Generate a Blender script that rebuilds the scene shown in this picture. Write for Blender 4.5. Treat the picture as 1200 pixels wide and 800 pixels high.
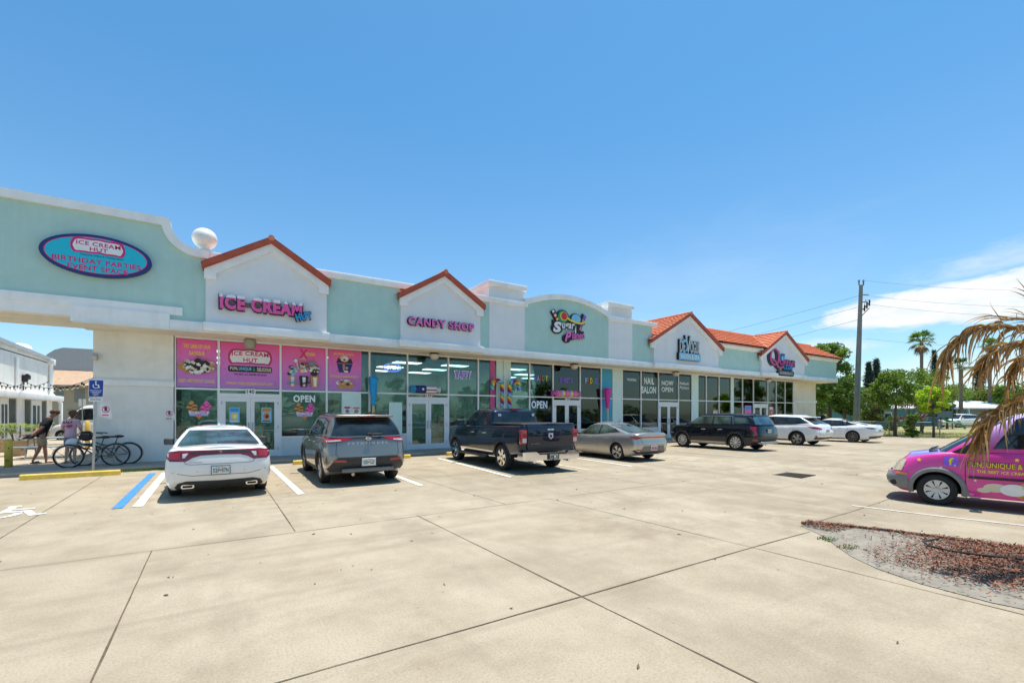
import bpy, bmesh, math, random
import numpy as np
from math import sin, cos, pi, radians, sqrt, atan2, exp
from mathutils import Vector, Matrix, Euler
for o in list(bpy.data.objects):
 bpy.data.objects.remove(o)
SC = bpy.context.scene
COL = SC.collection
rng = random.Random(7)
CAMH = 1.65
YAW = radians(32.95)
cd = bpy.data.cameras.new('camera')
cam = bpy.data.objects.new('camera', cd)
COL.objects.link(cam)
cam.location = (0, 0, CAMH)
cam.rotation_euler = (radians(90), 0, -YAW)
cd.sensor_width = 36
cd.sensor_fit = 'HORIZONTAL'
cd.lens = 36 * 540 / 1200
cd.shift_y = 0.07
cd.clip_start = 0.05
cd.clip_end = 3000
SC.camera = cam
SUNV = Vector((0.16, 0.04, 1)).normalized()
sl = bpy.data.lights.new('sun', 'SUN')
sl.energy = 3.7
sl.angle = radians(0.53)
sl.color = (1.0, 0.93, 0.82)
sun = bpy.data.objects.new('sun', sl)
COL.objects.link(sun)
sun.rotation_euler = SUNV.to_track_quat('Z', 'Y').to_euler()
sun.location = (0, 0, 60)
SC.view_settings.view_transform = 'Standard'
SC.view_settings.look = 'None'
SC.view_settings.exposure = 0.80
SC.view_settings.gamma = 1
SC.view_settings.use_curve_mapping = False
SC.render.engine = 'CYCLES'
SC.cycles.max_bounces = 8
SC.cycles.transparent_max_bounces = 12
SC.cycles.caustics_reflective = False
SC.cycles.caustics_refractive = False
class NT:
 """tiny node helper"""
 def __init__(s, tree):
  s.t = tree
  s.n = tree.nodes
  s.l = tree.links
 def node(s, typ, **kw):
  nd = s.n.new(typ)
  for k, v in kw.items():
   if k.startswith('i_'):
    key = k[2:]
    key = int(key) if key.isdigit() else key
    s.put(nd.inputs[key], v)
   else:
    setattr(nd, k, v)
  return nd
 def put(s, sock, v):
  if isinstance(v, bpy.types.NodeSocket):
   s.l.new(v, sock)
  elif isinstance(v, bpy.types.Node):
   s.l.new(v.outputs[0], sock)
  else:
   try:
    sock.default_value = v
   except Exception:
    sock.default_value = (v[0], v[1], v[2], 1) if len(v) == 3 else v
 def math(s, op, a, b=None, c=None, clamp=False):
  nd = s.n.new('ShaderNodeMath')
  nd.operation = op
  nd.use_clamp = clamp
  s.put(nd.inputs[0], a)
  if b is not None:
   s.put(nd.inputs[1], b)
  if c is not None:
   s.put(nd.inputs[2], c)
  return nd.outputs[0]
 def noise(s, vec, scale, detail=4, rough=0.55, lac=2.0, dist=0.0):
  nd = s.n.new('ShaderNodeTexNoise')
  if vec is not None:
   s.l.new(vec, nd.inputs['Vector'])
  nd.inputs['Scale'].default_value = scale
  nd.inputs['Detail'].default_value = detail
  nd.inputs['Roughness'].default_value = rough
  nd.inputs['Lacunarity'].default_value = lac
  nd.inputs['Distortion'].default_value = dist
  return nd.outputs['Fac']
 def ramp(s, fac, stops, interp='LINEAR'):
  nd = s.n.new('ShaderNodeValToRGB')
  cr = nd.color_ramp
  cr.interpolation = interp
  while len(cr.elements) < len(stops):
   cr.elements.new(0.5)
  for e, (p, c) in zip(cr.elements, stops):
   e.position = p
   e.color = (c, c, c, 1) if not hasattr(c, '__len__') else (c[0], c[1], c[2], 1)
  s.l.new(fac, nd.inputs[0])
  return nd.outputs[0]
 def mix(s, fac, a, b, typ='MIX'):
  nd = s.n.new('ShaderNodeMix')
  nd.data_type = 'RGBA'
  nd.blend_type = typ
  s.put(nd.inputs[0], fac)
  s.put(nd.inputs[6], a)
  s.put(nd.inputs[7], b)
  return nd.outputs[2]
 def mapping(s, vec, scale=(1, 1, 1), loc=(0, 0, 0), rot=(0, 0, 0)):
  nd = s.n.new('ShaderNodeMapping')
  s.l.new(vec, nd.inputs[0])
  nd.inputs['Location'].default_value = loc
  nd.inputs['Rotation'].default_value = rot
  nd.inputs['Scale'].default_value = scale
  return nd.outputs[0]
world = bpy.data.worlds.new('World')
SC.world = world
world.use_nodes = True
W = NT(world.node_tree)
W.n.clear()
sky = W.node('ShaderNodeTexSky', sky_type='NISHITA', sun_disc=False)
sky.sun_elevation = math.asin(SUNV.z)
sky.sun_rotation = atan2(SUNV.x, SUNV.y)
sky.air_density = 1.0
sky.dust_density = 0.6
sky.ozone_density = 2.2
sky.altitude = 0
tc = W.node('ShaderNodeTexCoord')
sep = W.node('ShaderNodeSeparateXYZ', i_0=tc.outputs['Generated'])
az = W.math('MULTIPLY', W.math('ARCTAN2', sep.outputs[0], sep.outputs[1]), 57.29578)
el = W.math('MULTIPLY', W.math('ARCSINE', sep.outputs[2]), 57.29578)
azel = W.node('ShaderNodeCombineXYZ', i_0=az, i_1=el).outputs[0]
def blob(ca, ce, ra, re_, soft, nscale, namp, seed, tilt=0.0):
 e2 = W.math('SUBTRACT', el, W.math('MULTIPLY', W.math('SUBTRACT', az, ca), tilt))
 a = W.math('DIVIDE', W.math('SUBTRACT', az, ca), ra)
 b = W.math('DIVIDE', W.math('SUBTRACT', e2, ce), re_)
 r = W.math('SQRT', W.math('ADD', W.math('MULTIPLY', a, a), W.math('MULTIPLY', b, b)))
 mp = W.mapping(azel, scale=(nscale * 0.5, nscale * 1.6, 1), loc=(seed, seed * 1.7, 0))
 n = W.math('MULTIPLY', W.math('SUBTRACT', W.noise(mp, 1.0, 8, 0.62, dist=0.6), 0.5), namp)
 v = W.math('ADD', W.math('SUBTRACT', 1.0, r), n)
 nd = W.node('ShaderNodeMapRange', interpolation_type='SMOOTHSTEP')
 W.put(nd.inputs[0], v)
 nd.inputs[1].default_value = 0.0
 nd.inputs[2].default_value = soft
 return nd.outputs[0]
c1 = blob(80.0, 10.0, 14.5, 2.3, 0.30, 0.42, 0.95, 3.0, 0.05)
c2 = W.math('MULTIPLY', blob(67.5, 6.7, 5.0, 1.2, 0.8, 0.6, 1.3, 9.0), 0.55)
c3 = W.math('MULTIPLY', blob(79.0, 3.6, 16.0, 2.6, 1.0, 0.35, 1.3, 14.0), 0.55)
c4 = W.math('MULTIPLY', blob(86.0, 13.6, 16.0, 1.7, 1.0, 0.5, 1.4, 21.0, 0.1), 0.5)
c5 = W.math('MULTIPLY', blob(55.0, 15.0, 22.0, 8.0, 1.4, 0.12, 1.6, 31.0, 0.12), 0.16)
c6 = W.math('MULTIPLY', blob(20.0, 9.0, 40.0, 5.0, 1.4, 0.14, 1.5, 41.0, 0.05), 0.10)
cl = c1
for c in (c2, c3, c4, c5, c6):
 cl = W.math('MAXIMUM', cl, c)
shade = W.noise(W.mapping(azel, scale=(0.3, 0.9, 1), loc=(4, 2, 0)), 1.0, 6, 0.6)
ccol = W.mix(W.ramp(shade, [(0.35, 0.0), (0.7, 1.0)]), (4.6, 5.0, 5.3, 1), (5.9, 5.95, 5.9, 1))
tint = W.mix(W.ramp(W.math('DIVIDE', el, 60.0), [(0.05, 0.0), (0.55, 1.0)]), (0.74, 0.90, 0.94, 1), (0.44, 0.86, 0.99, 1))
skyc = W.mix(1.0, sky.outputs[0], tint, 'MULTIPLY')
skymix = W.mix(cl, skyc, ccol)
bg = W.node('ShaderNodeBackground', i_0=skymix, i_1=0.108)
wo = W.node('ShaderNodeOutputWorld', i_0=bg.outputs[0])
def ray(px):
 xc = (px - 600) / 540
 return (sin(YAW) + xc * cos(YAW), cos(YAW) - xc * sin(YAW))
def wx(px, Y):
 a, b = ray(px)
 return a / b * Y
def wz(px, py, Y):
 a, b = ray(px)
 return CAMH + (484 - py) * (Y / b) / 540
def at(px, py, d):
 a, b = ray(px)
 return Vector((a * d, b * d, CAMH + (484 - py) * d / 540))
def zg(x, y):
 return -0.15 * exp(-(((x - 13) / 4.6) ** 2 + ((y - 2.5) / 4.2) ** 2))
MATS = {}
def pbsdf(name):
 m = bpy.data.materials.new(name)
 m.use_nodes = True
 t = NT(m.node_tree)
 b = [n for n in t.n if n.type == 'BSDF_PRINCIPLED'][0]
 return m, t, b
def mat(name, col, rough=0.6, metal=0.0, var=0.08, vscale=6.0, spec=0.5, coat=0.0, bump=0.0, bscale=60.0, dirt=None, dscale=1.2, damt=0.5, streak=0.0):
 """plain procedural material with a little noise in its colour and relief"""
 if name in MATS:
  return MATS[name]
 m, t, b = pbsdf(name)
 tcn = t.node('ShaderNodeTexCoord')
 v = tcn.outputs['Object']
 n = t.noise(v, vscale, 5, 0.6)
 lo = tuple(max(0, c * (1 - var)) for c in col)
 hi = tuple(min(1, c * (1 + var)) for c in col)
 c = t.ramp(n, [(0.3, lo), (0.7, hi)])
 if dirt:
  dn = t.noise(v, dscale, 7, 0.65)
  c = t.mix(t.math('MULTIPLY', t.ramp(dn, [(0.48, 0.0), (0.72, 1.0)]), damt), c, dirt)
 if streak:
  sn = t.noise(t.mapping(v, scale=(2.6, 2.6, 0.16)), 1.0, 6, 0.7)
  c = t.mix(t.math('MULTIPLY', t.ramp(sn, [(0.50, 0.0), (0.74, 1.0)]), streak), c, (col[0] * .55, col[1] * .53, col[2] * .48, 1))
 t.put(b.inputs['Base Color'], c)
 b.inputs['Roughness'].default_value = rough
 b.inputs['Metallic'].default_value = metal
 b.inputs['Specular IOR Level'].default_value = spec
 if coat:
  b.inputs['Coat Weight'].default_value = coat
  b.inputs['Coat Roughness'].default_value = 0.03
 if bump:
  bn = t.node('ShaderNodeBump')
  bn.inputs['Strength'].default_value = bump
  bn.inputs['Distance'].default_value = 0.02
  t.put(bn.inputs['Height'], t.noise(v, bscale, 4, 0.6))
  t.put(b.inputs['Normal'], bn.outputs[0])
 MATS[name] = m
 return m
def emis(name, col, s):
 if name in MATS:
  return MATS[name]
 m, t, b = pbsdf(name)
 b.inputs['Base Color'].default_value = (*col, 1)
 b.inputs['Emission Color'].default_value = (*col, 1)
 b.inputs['Emission Strength'].default_value = s
 MATS[name] = m
 return m
def paint(name, col, metal=0.0, rough=0.32, flake=0.0):
 if name in MATS:
  return MATS[name]
 m, t, b = pbsdf(name)
 tcn = t.node('ShaderNodeTexCoord')
 n = t.noise(tcn.outputs['Object'], 350.0 if flake else 2.0, 2, 0.5)
 a = 0.12 if flake else 0.03
 c = t.ramp(n, [(0.3, tuple(x * (1 - a) for x in col)), (0.7, tuple(min(1, x * (1 + a)) for x in col))])
 dn = t.noise(tcn.outputs['Object'], 3.0, 6, 0.65)
 sp = t.node('ShaderNodeSeparateXYZ', i_0=tcn.outputs['Object'])
 low = t.ramp(sp.outputs[2], [(0.2, 1.0), (0.75, 0.0)])
 c = t.mix(t.math('MULTIPLY', t.math('MULTIPLY', dn, low), 0.30 if max(col) > 0.3 else 0.07), c, (0.35, 0.31, 0.25, 1))
 t.put(b.inputs['Base Color'], c)
 b.inputs['Metallic'].default_value = metal
 t.put(b.inputs['Roughness'], t.math('ADD', t.math('MULTIPLY', t.math('MULTIPLY', dn, low), 0.3), rough))
 b.inputs['Coat Weight'].default_value = 1.0
 b.inputs['Specular IOR Level'].default_value = 0.12
 b.inputs['Coat Roughness'].default_value = 0.03
 MATS[name] = m
 return m
def car_glass(name='car_glass', col=(0.012, 0.016, 0.018)):
 if name in MATS:
  return MATS[name]
 m, t, b = pbsdf(name)
 tcn = t.node('ShaderNodeTexCoord')
 n = t.noise(tcn.outputs['Object'], 2.2, 3, 0.5)
 c = t.ramp(n, [(0.35, tuple(x * 0.5 for x in col)), (0.65, tuple(x * 2.0 for x in col))])
 t.put(b.inputs['Base Color'], c)
 b.inputs['Roughness'].default_value = 0.03
 b.inputs['Specular IOR Level'].default_value = 0.75
 MATS[name] = m
 return m
def clear_glass(name='shop_glass', tint=(0.50, 0.64, 0.62), ior=1.7):
 if name in MATS:
  return MATS[name]
 m = bpy.data.materials.new(name)
 m.use_nodes = True
 t = NT(m.node_tree)
 t.n.clear()
 out = t.node('ShaderNodeOutputMaterial')
 fr = t.node('ShaderNodeFresnel')
 fr.inputs[0].default_value = ior
 tr = t.node('ShaderNodeBsdfTransparent')
 tr.inputs[0].default_value = (*tint, 1)
 gl = t.node('ShaderNodeBsdfGlossy')
 gl.inputs[0].default_value = (0.86, 0.97, 0.95, 1)
 gl.inputs[1].default_value = 0.01
 tcn = t.node('ShaderNodeTexCoord')
 bn = t.node('ShaderNodeBump')
 bn.inputs['Strength'].default_value = 0.06
 bn.inputs['Distance'].default_value = 0.02
 t.put(bn.inputs['Height'], t.noise(tcn.outputs['Object'], 0.9, 2, 0.4))
 t.put(gl.inputs['Normal'], bn.outputs[0])
 mx = t.node('ShaderNodeMixShader', i_0=fr.outputs[0], i_1=tr.outputs[0], i_2=gl.outputs[0])
 t.l.new(mx.outputs[0], out.inputs[0])
 MATS[name] = m
 return m
def leaf_mat(name, lo, hi, transl=0.35, rough=0.55):
 if name in MATS:
  return MATS[name]
 m = bpy.data.materials.new(name)
 m.use_nodes = True
 t = NT(m.node_tree)
 t.n.clear()
 out = t.node('ShaderNodeOutputMaterial')
 geo = t.node('ShaderNodeNewGeometry')
 tcn = t.node('ShaderNodeTexCoord')
 n = t.noise(tcn.outputs['Object'], 0.8, 3, 0.6)
 f = t.math('ADD', t.math('MULTIPLY', geo.outputs['Random Per Island'], 0.6), t.math('MULTIPLY', n, 0.4))
 c = t.ramp(f, [(0.1, lo), (0.85, hi)])
 b = t.node('ShaderNodeBsdfPrincipled')
 t.put(b.inputs['Base Color'], c)
 b.inputs['Roughness'].default_value = rough
 tl = t.node('ShaderNodeBsdfTranslucent')
 t.put(tl.inputs[0], t.mix(1.0, c, (1.0, 1.15, 0.6, 1), 'MULTIPLY'))
 mx = t.node('ShaderNodeMixShader', i_0=transl, i_1=b.outputs[0], i_2=tl.outputs[0])
 t.l.new(mx.outputs[0], out.inputs[0])
 MATS[name] = m
 return m
class MB:
 """collects geometry; build() links it as ONE mesh object"""
 def __init__(s):
  s.v = []
  s.f = []
  s.m = []
  s.sm = []
  s.mats = []
  s.cur = 0
 def use(s, m):
  if m not in s.mats:
   s.mats.append(m)
  s.cur = s.mats.index(m)
  return s
 def add(s, verts, faces, smooth=False, M=None):
  o = len(s.v)
  for p in verts:
   p = Vector(p)
   if M is not None:
    p = M @ p
   s.v.append(tuple(p))
  for f in faces:
   s.f.append(tuple(i + o for i in f))
   s.m.append(s.cur)
   s.sm.append(smooth)
  return s
 def box(s, a, b, M=None):
  x0, y0, z0 = (min(a[i], b[i]) for i in range(3))
  x1, y1, z1 = (max(a[i], b[i]) for i in range(3))
  vs = [(x0, y0, z0), (x1, y0, z0), (x1, y1, z0), (x0, y1, z0), (x0, y0, z1), (x1, y0, z1), (x1, y1, z1), (x0, y1, z1)]
  return s.add(vs, [(3, 2, 1, 0), (4, 5, 6, 7), (0, 1, 5, 4), (1, 2, 6, 5), (2, 3, 7, 6), (3, 0, 4, 7)], False, M)
 def bbox(s, a, b, bev=0.02, M=None, seg=2):
  """box with rounded edges"""
  bm = bmesh.new()
  bmesh.ops.create_cube(bm, size=1)
  c = [(a[i] + b[i]) / 2 for i in range(3)]
  d = [abs(b[i] - a[i]) for i in range(3)]
  for v in bm.verts:
   v.co = Vector((v.co[i] * d[i] + c[i] for i in range(3)))
  bev = min(bev, min(d) * 0.45)
  bmesh.ops.bevel(bm, geom=list(bm.edges), offset=bev, segments=seg, affect='EDGES', profile=0.6)
  return s.bm(bm, True, M)
 def bm(s, bm, smooth=False, M=None):
  bm.verts.index_update()
  s.add([v.co for v in bm.verts], [[v.index for v in f.verts] for f in bm.faces], smooth, M)
  bm.free()
  return s
 def quad(s, *p):
  return s.add(p, [tuple(range(len(p)))])
 def prism(s, poly, axis, lo, hi, M=None):
  """2D polygon extruded along axis. axis 'y': poly is (x,z); 'x': (y,z); 'z': (x,y)"""
  n = len(poly)
  def P(p, k):
   if axis == 'y':
    return (p[0], k, p[1])
   if axis == 'x':
    return (k, p[0], p[1])
   return (p[0], p[1], k)
  vs = [P(p, lo) for p in poly] + [P(p, hi) for p in poly]
  fs = [tuple(range(n)), tuple(range(2 * n - 1, n - 1, -1))]
  for i in range(n):
   j = (i + 1) % n
   fs.append((i, j, j + n, i + n))
  bm = bmesh.new()
  bv = [bm.verts.new(v) for v in vs]
  for f in fs:
   try:
    bm.faces.new([bv[i] for i in f])
   except Exception:
    pass
  bmesh.ops.recalc_face_normals(bm, faces=bm.faces)
  bmesh.ops.triangulate(bm, faces=[f for f in bm.faces if len(f.verts) > 4])
  return s.bm(bm, False, M)
 def tube(s, pts, r, n=8, cap=True, smooth=True, M=None):
  pts = [Vector(p) for p in pts]
  rs = r if hasattr(r, '__len__') else [r] * len(pts)
  vs, fs = [], []
  up = None
  for i, p in enumerate(pts):
   d = (pts[min(i + 1, len(pts) - 1)] - pts[max(i - 1, 0)])
   if d.length < 1e-9:
    d = Vector((0, 0, 1))
   d.normalize()
   if up is None:
    up = d.orthogonal().normalized()
   a = (up - d * up.dot(d))
   a = a.normalized() if a.length > 1e-6 else d.orthogonal().normalized()
   up = a
   b = d.cross(a)
   for k in range(n):
    t = 2 * pi * k / n
    vs.append(p + (a * cos(t) + b * sin(t)) * rs[i])
  for i in range(len(pts) - 1):
   for k in range(n):
    k2 = (k + 1) % n
    fs.append((i * n + k, i * n + k2, (i + 1) * n + k2, (i + 1) * n + k))
  s.add(vs, fs, smooth, M)
  if cap:
   o = (len(pts) - 1) * n
   s.add(vs[:n], [tuple(range(n - 1, -1, -1))], False, M)
   s.add(vs[o:o + n], [tuple(range(n))], False, M)
  return s
 def lathe(s, prof, n=24, axis='z', c=(0, 0, 0), smooth=True, M=None):
  """profile (r, h) spun round an axis"""
  vs, fs = [], []
  for r, h in prof:
   for k in range(n):
    t = 2 * pi * k / n
    a, b = r * cos(t), r * sin(t)
    p = (a, b, h) if axis == 'z' else ((h, a, b) if axis == 'x' else (a, h, b))
    vs.append((p[0] + c[0], p[1] + c[1], p[2] + c[2]))
  for i in range(len(prof) - 1):
   for k in range(n):
    k2 = (k + 1) % n
    fs.append((i * n + k, i * n + k2, (i + 1) * n + k2, (i + 1) * n + k))
  return s.add(vs, fs, smooth, M)
 def sphere(s, c, r, n=12, sc=(1, 1, 1), M=None):
  prof = [(max(1e-4, sin(pi * i / n)) * r, -cos(pi * i / n) * r) for i in range(n + 1)]
  vs, fs = [], []
  m = n * 2
  for pr, h in prof:
   for k in range(m):
    t = 2 * pi * k / m
    vs.append((c[0] + pr * cos(t) * sc[0], c[1] + pr * sin(t) * sc[1], c[2] + h * sc[2]))
  for i in range(n):
   for k in range(m):
    k2 = (k + 1) % m
    fs.append((i * m + k, i * m + k2, (i + 1) * m + k2, (i + 1) * m + k))
  return s.add(vs, fs, True, M)
 def build(s, name, m=None, parent=None, loc=None, sharp=None):
  me = bpy.data.meshes.new(name)
  me.from_pydata(s.v, [], s.f)
  mats = s.mats if s.mats else [m]
  for x in mats:
   me.materials.append(x)
  me.polygons.foreach_set('material_index', s.m if s.mats else [0] * len(s.m))
  me.polygons.foreach_set('use_smooth', s.sm)
  me.update()
  if sharp is not None:
   me.set_sharp_from_angle(angle=radians(sharp))
  o = bpy.data.objects.new(name, me)
  COL.objects.link(o)
  if parent is not None:
   o.parent = parent
  if loc is not None:
   o.location = loc
  return o
def tag(o, label=None, cat=None, group=None, kind=None):
 if label:
  o['label'] = label
 if cat:
  o['category'] = cat
 if group:
  o['group'] = group
 if kind:
  o['kind'] = kind
 return o
def empty(name, loc=(0, 0, 0), rz=0.0, label=None, cat=None, group=None):
 o = bpy.data.objects.new(name, None)
 COL.objects.link(o)
 o.location = loc
 o.rotation_euler = (0, 0, rz)
 o.empty_display_size = 0.2
 return tag(o, label, cat, group)
def copy_tree(o, parent=None):
 c = o.copy()
 COL.objects.link(c)
 c.parent = parent
 for ch in list(o.children):
  copy_tree(ch, c)
 return c
def text_mb(body, bold=0.0, extrude=0.0, shear=0.0, spacing=1.0, bevel=0.0, line=1.0):
 """lettering as flat XY geometry (verts, faces), centred on nothing yet"""
 cu = bpy.data.curves.new('lettering', 'FONT')
 cu.body = body
 cu.align_x = 'CENTER'
 cu.offset = bold
 cu.extrude = extrude
 cu.shear = shear
 cu.space_character = spacing
 cu.space_line = line
 cu.bevel_depth = bevel
 cu.resolution_u = 3
 ob = bpy.data.objects.new('lettering', cu)
 COL.objects.link(ob)
 dg = bpy.context.evaluated_depsgraph_get()
 me = bpy.data.meshes.new_from_object(ob.evaluated_get(dg))
 vs = [tuple(v.co) for v in me.vertices]
 fs = [tuple(p.vertices) for p in me.polygons]
 bpy.data.objects.remove(ob)
 bpy.data.curves.remove(cu)
 bpy.data.meshes.remove(me)
 return vs, fs
def lettering(mb, body, cx, cz, w, h, y, depth=0.0, bold=0.01, shear=0.0, spacing=1.0, line=1.0, rot=0.0, arc=0.0, M=None, taper=0.0):
 spacing += bold * 2.6
 """put lettering on a wall facing -Y: centre (cx,cz), fitted into w x h, front face at y"""
 vs, fs = text_mb(body, bold, 0.5 if depth else 0.0, shear, spacing, 0, line)
 if not vs:
  return
 xs = [v[0] for v in vs]
 ys = [v[1] for v in vs]
 x0, x1, y0, y1 = min(xs), max(xs), min(ys), max(ys)
 out = []
 for v in vs:
  a = (v[0] - (x0 + x1) / 2) / max(1e-6, x1 - x0) * w
  b = (v[1] - (y0 + y1) / 2) / max(1e-6, y1 - y0) * h
  if arc:
   b += arc * (1 - (2 * a / w) ** 2)
  if taper:
   b *= 1 + taper * (2 * a / w)
  if rot:
   a, b = a * cos(rot) - b * sin(rot), a * sin(rot) + b * cos(rot)
  out.append((cx + a, y + (0.5 - v[2]) * depth if depth else y, cz + b))
 mb.add(out, fs, False, M)
def ellipse(cx, cz, a, b, n=40, rot=0.0):
 r = []
 for i in range(n):
  t = 2 * pi * i / n
  x, z = a * cos(t), b * sin(t)
  r.append((cx + x * cos(rot) - z * sin(rot), cz + x * sin(rot) + z * cos(rot)))
 return r
def rrect(x0, z0, x1, z1, r, n=5):
 p = []
 for cx, cz, a0 in ((x1 - r, z1 - r, 0), (x0 + r, z1 - r, 90), (x0 + r, z0 + r, 180), (x1 - r, z0 + r, 270)):
  for i in range(n + 1):
   a = radians(a0 + 90 * i / n)
   p.append((cx + r * cos(a), cz + r * sin(a)))
 return p
M_teal = mat('teal_stucco', (0.455, 0.655, 0.60), 0.85, var=0.05, vscale=1.5, bump=0.35, bscale=90, streak=0.16, dirt=(0.38, 0.55, 0.51), dscale=0.7, damt=0.35)
M_grey = mat('pale_grey_stucco', (0.78, 0.79, 0.80), 0.85, var=0.04, vscale=1.2, bump=0.4, bscale=80, streak=0.1, dirt=(0.68, 0.70, 0.71), dscale=0.8, damt=0.35)
M_white = mat('white_trim', (0.87, 0.87, 0.85), 0.6, streak=0.2, var=0.04, vscale=2.0, dirt=(0.60, 0.58, 0.52), dscale=1.1, damt=0.35)
M_cream = mat('cream_stucco', (0.84, 0.79, 0.67), 0.85, var=0.05, streak=0.25, vscale=1.0, bump=0.3, bscale=90, dirt=(0.55, 0.48, 0.38), dscale=0.9, damt=0.4)
M_wallw = mat('offwhite_stucco', (0.84, 0.83, 0.77), 0.85, var=0.05, streak=0.25, vscale=1.0, bump=0.35, bscale=90, dirt=(0.56, 0.53, 0.46), dscale=0.8, damt=0.4)
M_alu = mat('white_aluminium', (0.78, 0.79, 0.78), 0.4, var=0.03, spec=0.5)
M_tile = mat('orange_roof_tile', (0.66, 0.215, 0.105), 0.75, var=0.2, vscale=5.0, dirt=(0.48, 0.15, 0.08), dscale=2.2, damt=0.5)
M_tilee = mat('red_tile_edge', (0.42, 0.085, 0.045), 0.7, var=0.15, vscale=4.0)
M_paleteal = mat('pale_teal_panel', (0.62, 0.80, 0.74), 0.6, var=0.04)
M_black = mat('black_plastic', (0.012, 0.012, 0.013), 0.5, var=0.2)
M_rubber = mat('tyre_rubber', (0.018, 0.018, 0.018), 0.8, var=0.25, vscale=20)
M_steel = mat('galvanised_steel', (0.42, 0.44, 0.44), 0.45, metal=0.6, var=0.12, vscale=12)
M_chrome = mat('chrome', (0.75, 0.76, 0.78), 0.08, metal=1.0, var=0.02)
M_yellow = mat('yellow_paint', (0.72, 0.50, 0.07), 0.65, var=0.12, vscale=9, dirt=(0.40, 0.30, 0.12), dscale=6, damt=0.6)
# ================================================================== GROUND
def ground_material():
 m, t, b = pbsdf('concrete_paving')
 tcn = t.node('ShaderNodeTexCoord')
 v = tcn.outputs['Object']
 big = t.noise(v, 0.16, 6, 0.6)
 mid = t.noise(v, 1.1, 7, 0.68)
 st = t.noise(t.mapping(v, scale=(0.5, 0.12, 1)), 1.0, 6, 0.7, dist=0.8)
 fine = t.noise(v, 55.0, 3, 0.7)
 c = t.ramp(big, [(0.3, (0.335, 0.283, 0.204)), (0.7, (0.470, 0.405, 0.300))])
 c = t.mix(t.math('MULTIPLY', t.ramp(mid, [(0.42, 0.0), (0.70, 1.0)]), 0.75), c, (0.262, 0.212, 0.145, 1))
 c = t.mix(t.math('MULTIPLY', t.ramp(st, [(0.48, 0.0), (0.72, 1.0)]), 0.55), c, (0.215, 0.180, 0.130, 1))
 c = t.mix(t.math('MULTIPLY', t.ramp(fine, [(0.3, 1.0), (0.52, 0.0)]), 0.42), c, (0.15, 0.125, 0.095, 1))
 c = t.mix(t.math('MULTIPLY', t.ramp(fine, [(0.58, 0.0), (0.76, 1.0)]), 0.30), c, (0.56, 0.51, 0.42, 1))
 vo = t.node('ShaderNodeTexVoronoi', feature='F1')
 t.l.new(v, vo.inputs['Vector'])
 vo.inputs['Scale'].default_value = 1.05
 sp = t.math('MULTIPLY', t.ramp(vo.outputs['Distance'], [(0.022, 1.0), (0.042, 0.0)]), t.ramp(t.noise(v, 0.7, 2), [(0.46, 0.0), (0.56, 1.0)]))
 vo2 = t.node('ShaderNodeTexVoronoi', feature='F1')
 t.l.new(v, vo2.inputs['Vector'])
 vo2.inputs['Scale'].default_value = 4.5
 sp2 = t.math('MULTIPLY', t.ramp(vo2.outputs['Distance'], [(0.04, 1.0), (0.10, 0.0)]), t.ramp(t.noise(v, 1.9, 3), [(0.52, 0.0), (0.62, 1.0)]))
 c = t.mix(t.math('MULTIPLY', sp, 0.75), c, (0.10, 0.085, 0.065, 1))
 c = t.mix(t.math('MULTIPLY', sp2, 0.40), c, (0.17, 0.14, 0.10, 1))
 vo3 = t.node('ShaderNodeTexVoronoi', feature='SMOOTH_F1')
 t.l.new(t.mapping(v, scale=(.9, .55, 1)), vo3.inputs['Vector'])
 vo3.inputs['Scale'].default_value = 0.42
 s3 = t.math('MULTIPLY', t.ramp(vo3.outputs['Distance'], [(0.10, 1.0), (0.42, 0.0)]), t.ramp(t.noise(v, 2.4, 6, 0.7), [(0.40, 0.0), (0.66, 1.0)]))
 c = t.mix(t.math('MULTIPLY', s3, 0.62), c, (0.20, 0.155, 0.10, 1))
 tw = t.noise(t.mapping(v, scale=(0.12, 2.2, 1), rot=(0, 0, 0.12)), 1.0, 4, 0.6, dist=0.4)
 c = t.mix(t.math('MULTIPLY', t.ramp(tw, [(0.54, 0.0), (0.70, 1.0)]), 0.32), c, (0.20, 0.165, 0.115, 1))
 t.put(b.inputs['Base Color'], c)
 b.inputs['Roughness'].default_value = 0.85
 b.inputs['Specular IOR Level'].default_value = 0.3
 bn = t.node('ShaderNodeBump')
 bn.inputs['Strength'].default_value = 0.35
 bn.inputs['Distance'].default_value = 0.006
 t.put(bn.inputs['Height'], t.math('ADD', fine, t.math('MULTIPLY', mid, 1.5)))
 t.put(b.inputs['Normal'], bn.outputs[0])
 return m
M_conc = ground_material()
M_walk = mat('sidewalk_concrete', (0.34, 0.305, 0.25), 0.9, var=0.12, vscale=2.0, bump=0.2, bscale=80, dirt=(0.30, 0.26, 0.21), dscale=1.5, damt=0.4)
M_soil = mat('far_ground_soil', (0.17, 0.16, 0.09), 0.95, var=0.25, vscale=0.3)
M_lawn = mat('lawn_soil', (0.32, 0.29, 0.12), 0.95, var=0.25, vscale=1.5, dirt=(0.42, 0.37, 0.20), dscale=0.8)
def sheet(name, x0, x1, y0, y1, z, m, step=1.0, label=None):
 mb = MB()
 nx = max(1, int(round((x1 - x0) / step)))
 ny = max(1, int(round((y1 - y0) / step)))
 vs = []
 for j in range(ny + 1):
  for i in range(nx + 1):
   x = x0 + (x1 - x0) * i / nx
   y = y0 + (y1 - y0) * j / ny
   vs.append((x, y, z + zg(x, y)))
 fs = [(j * (nx + 1) + i, j * (nx + 1) + i + 1, (j + 1) * (nx + 1) + i + 1, (j + 1) * (nx + 1) + i) for j in range(ny) for i in range(nx)]
 mb.add(vs, fs, True)
 o = mb.build(name, m)
 return tag(o, label, None, None, 'structure')
mb = MB()
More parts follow.
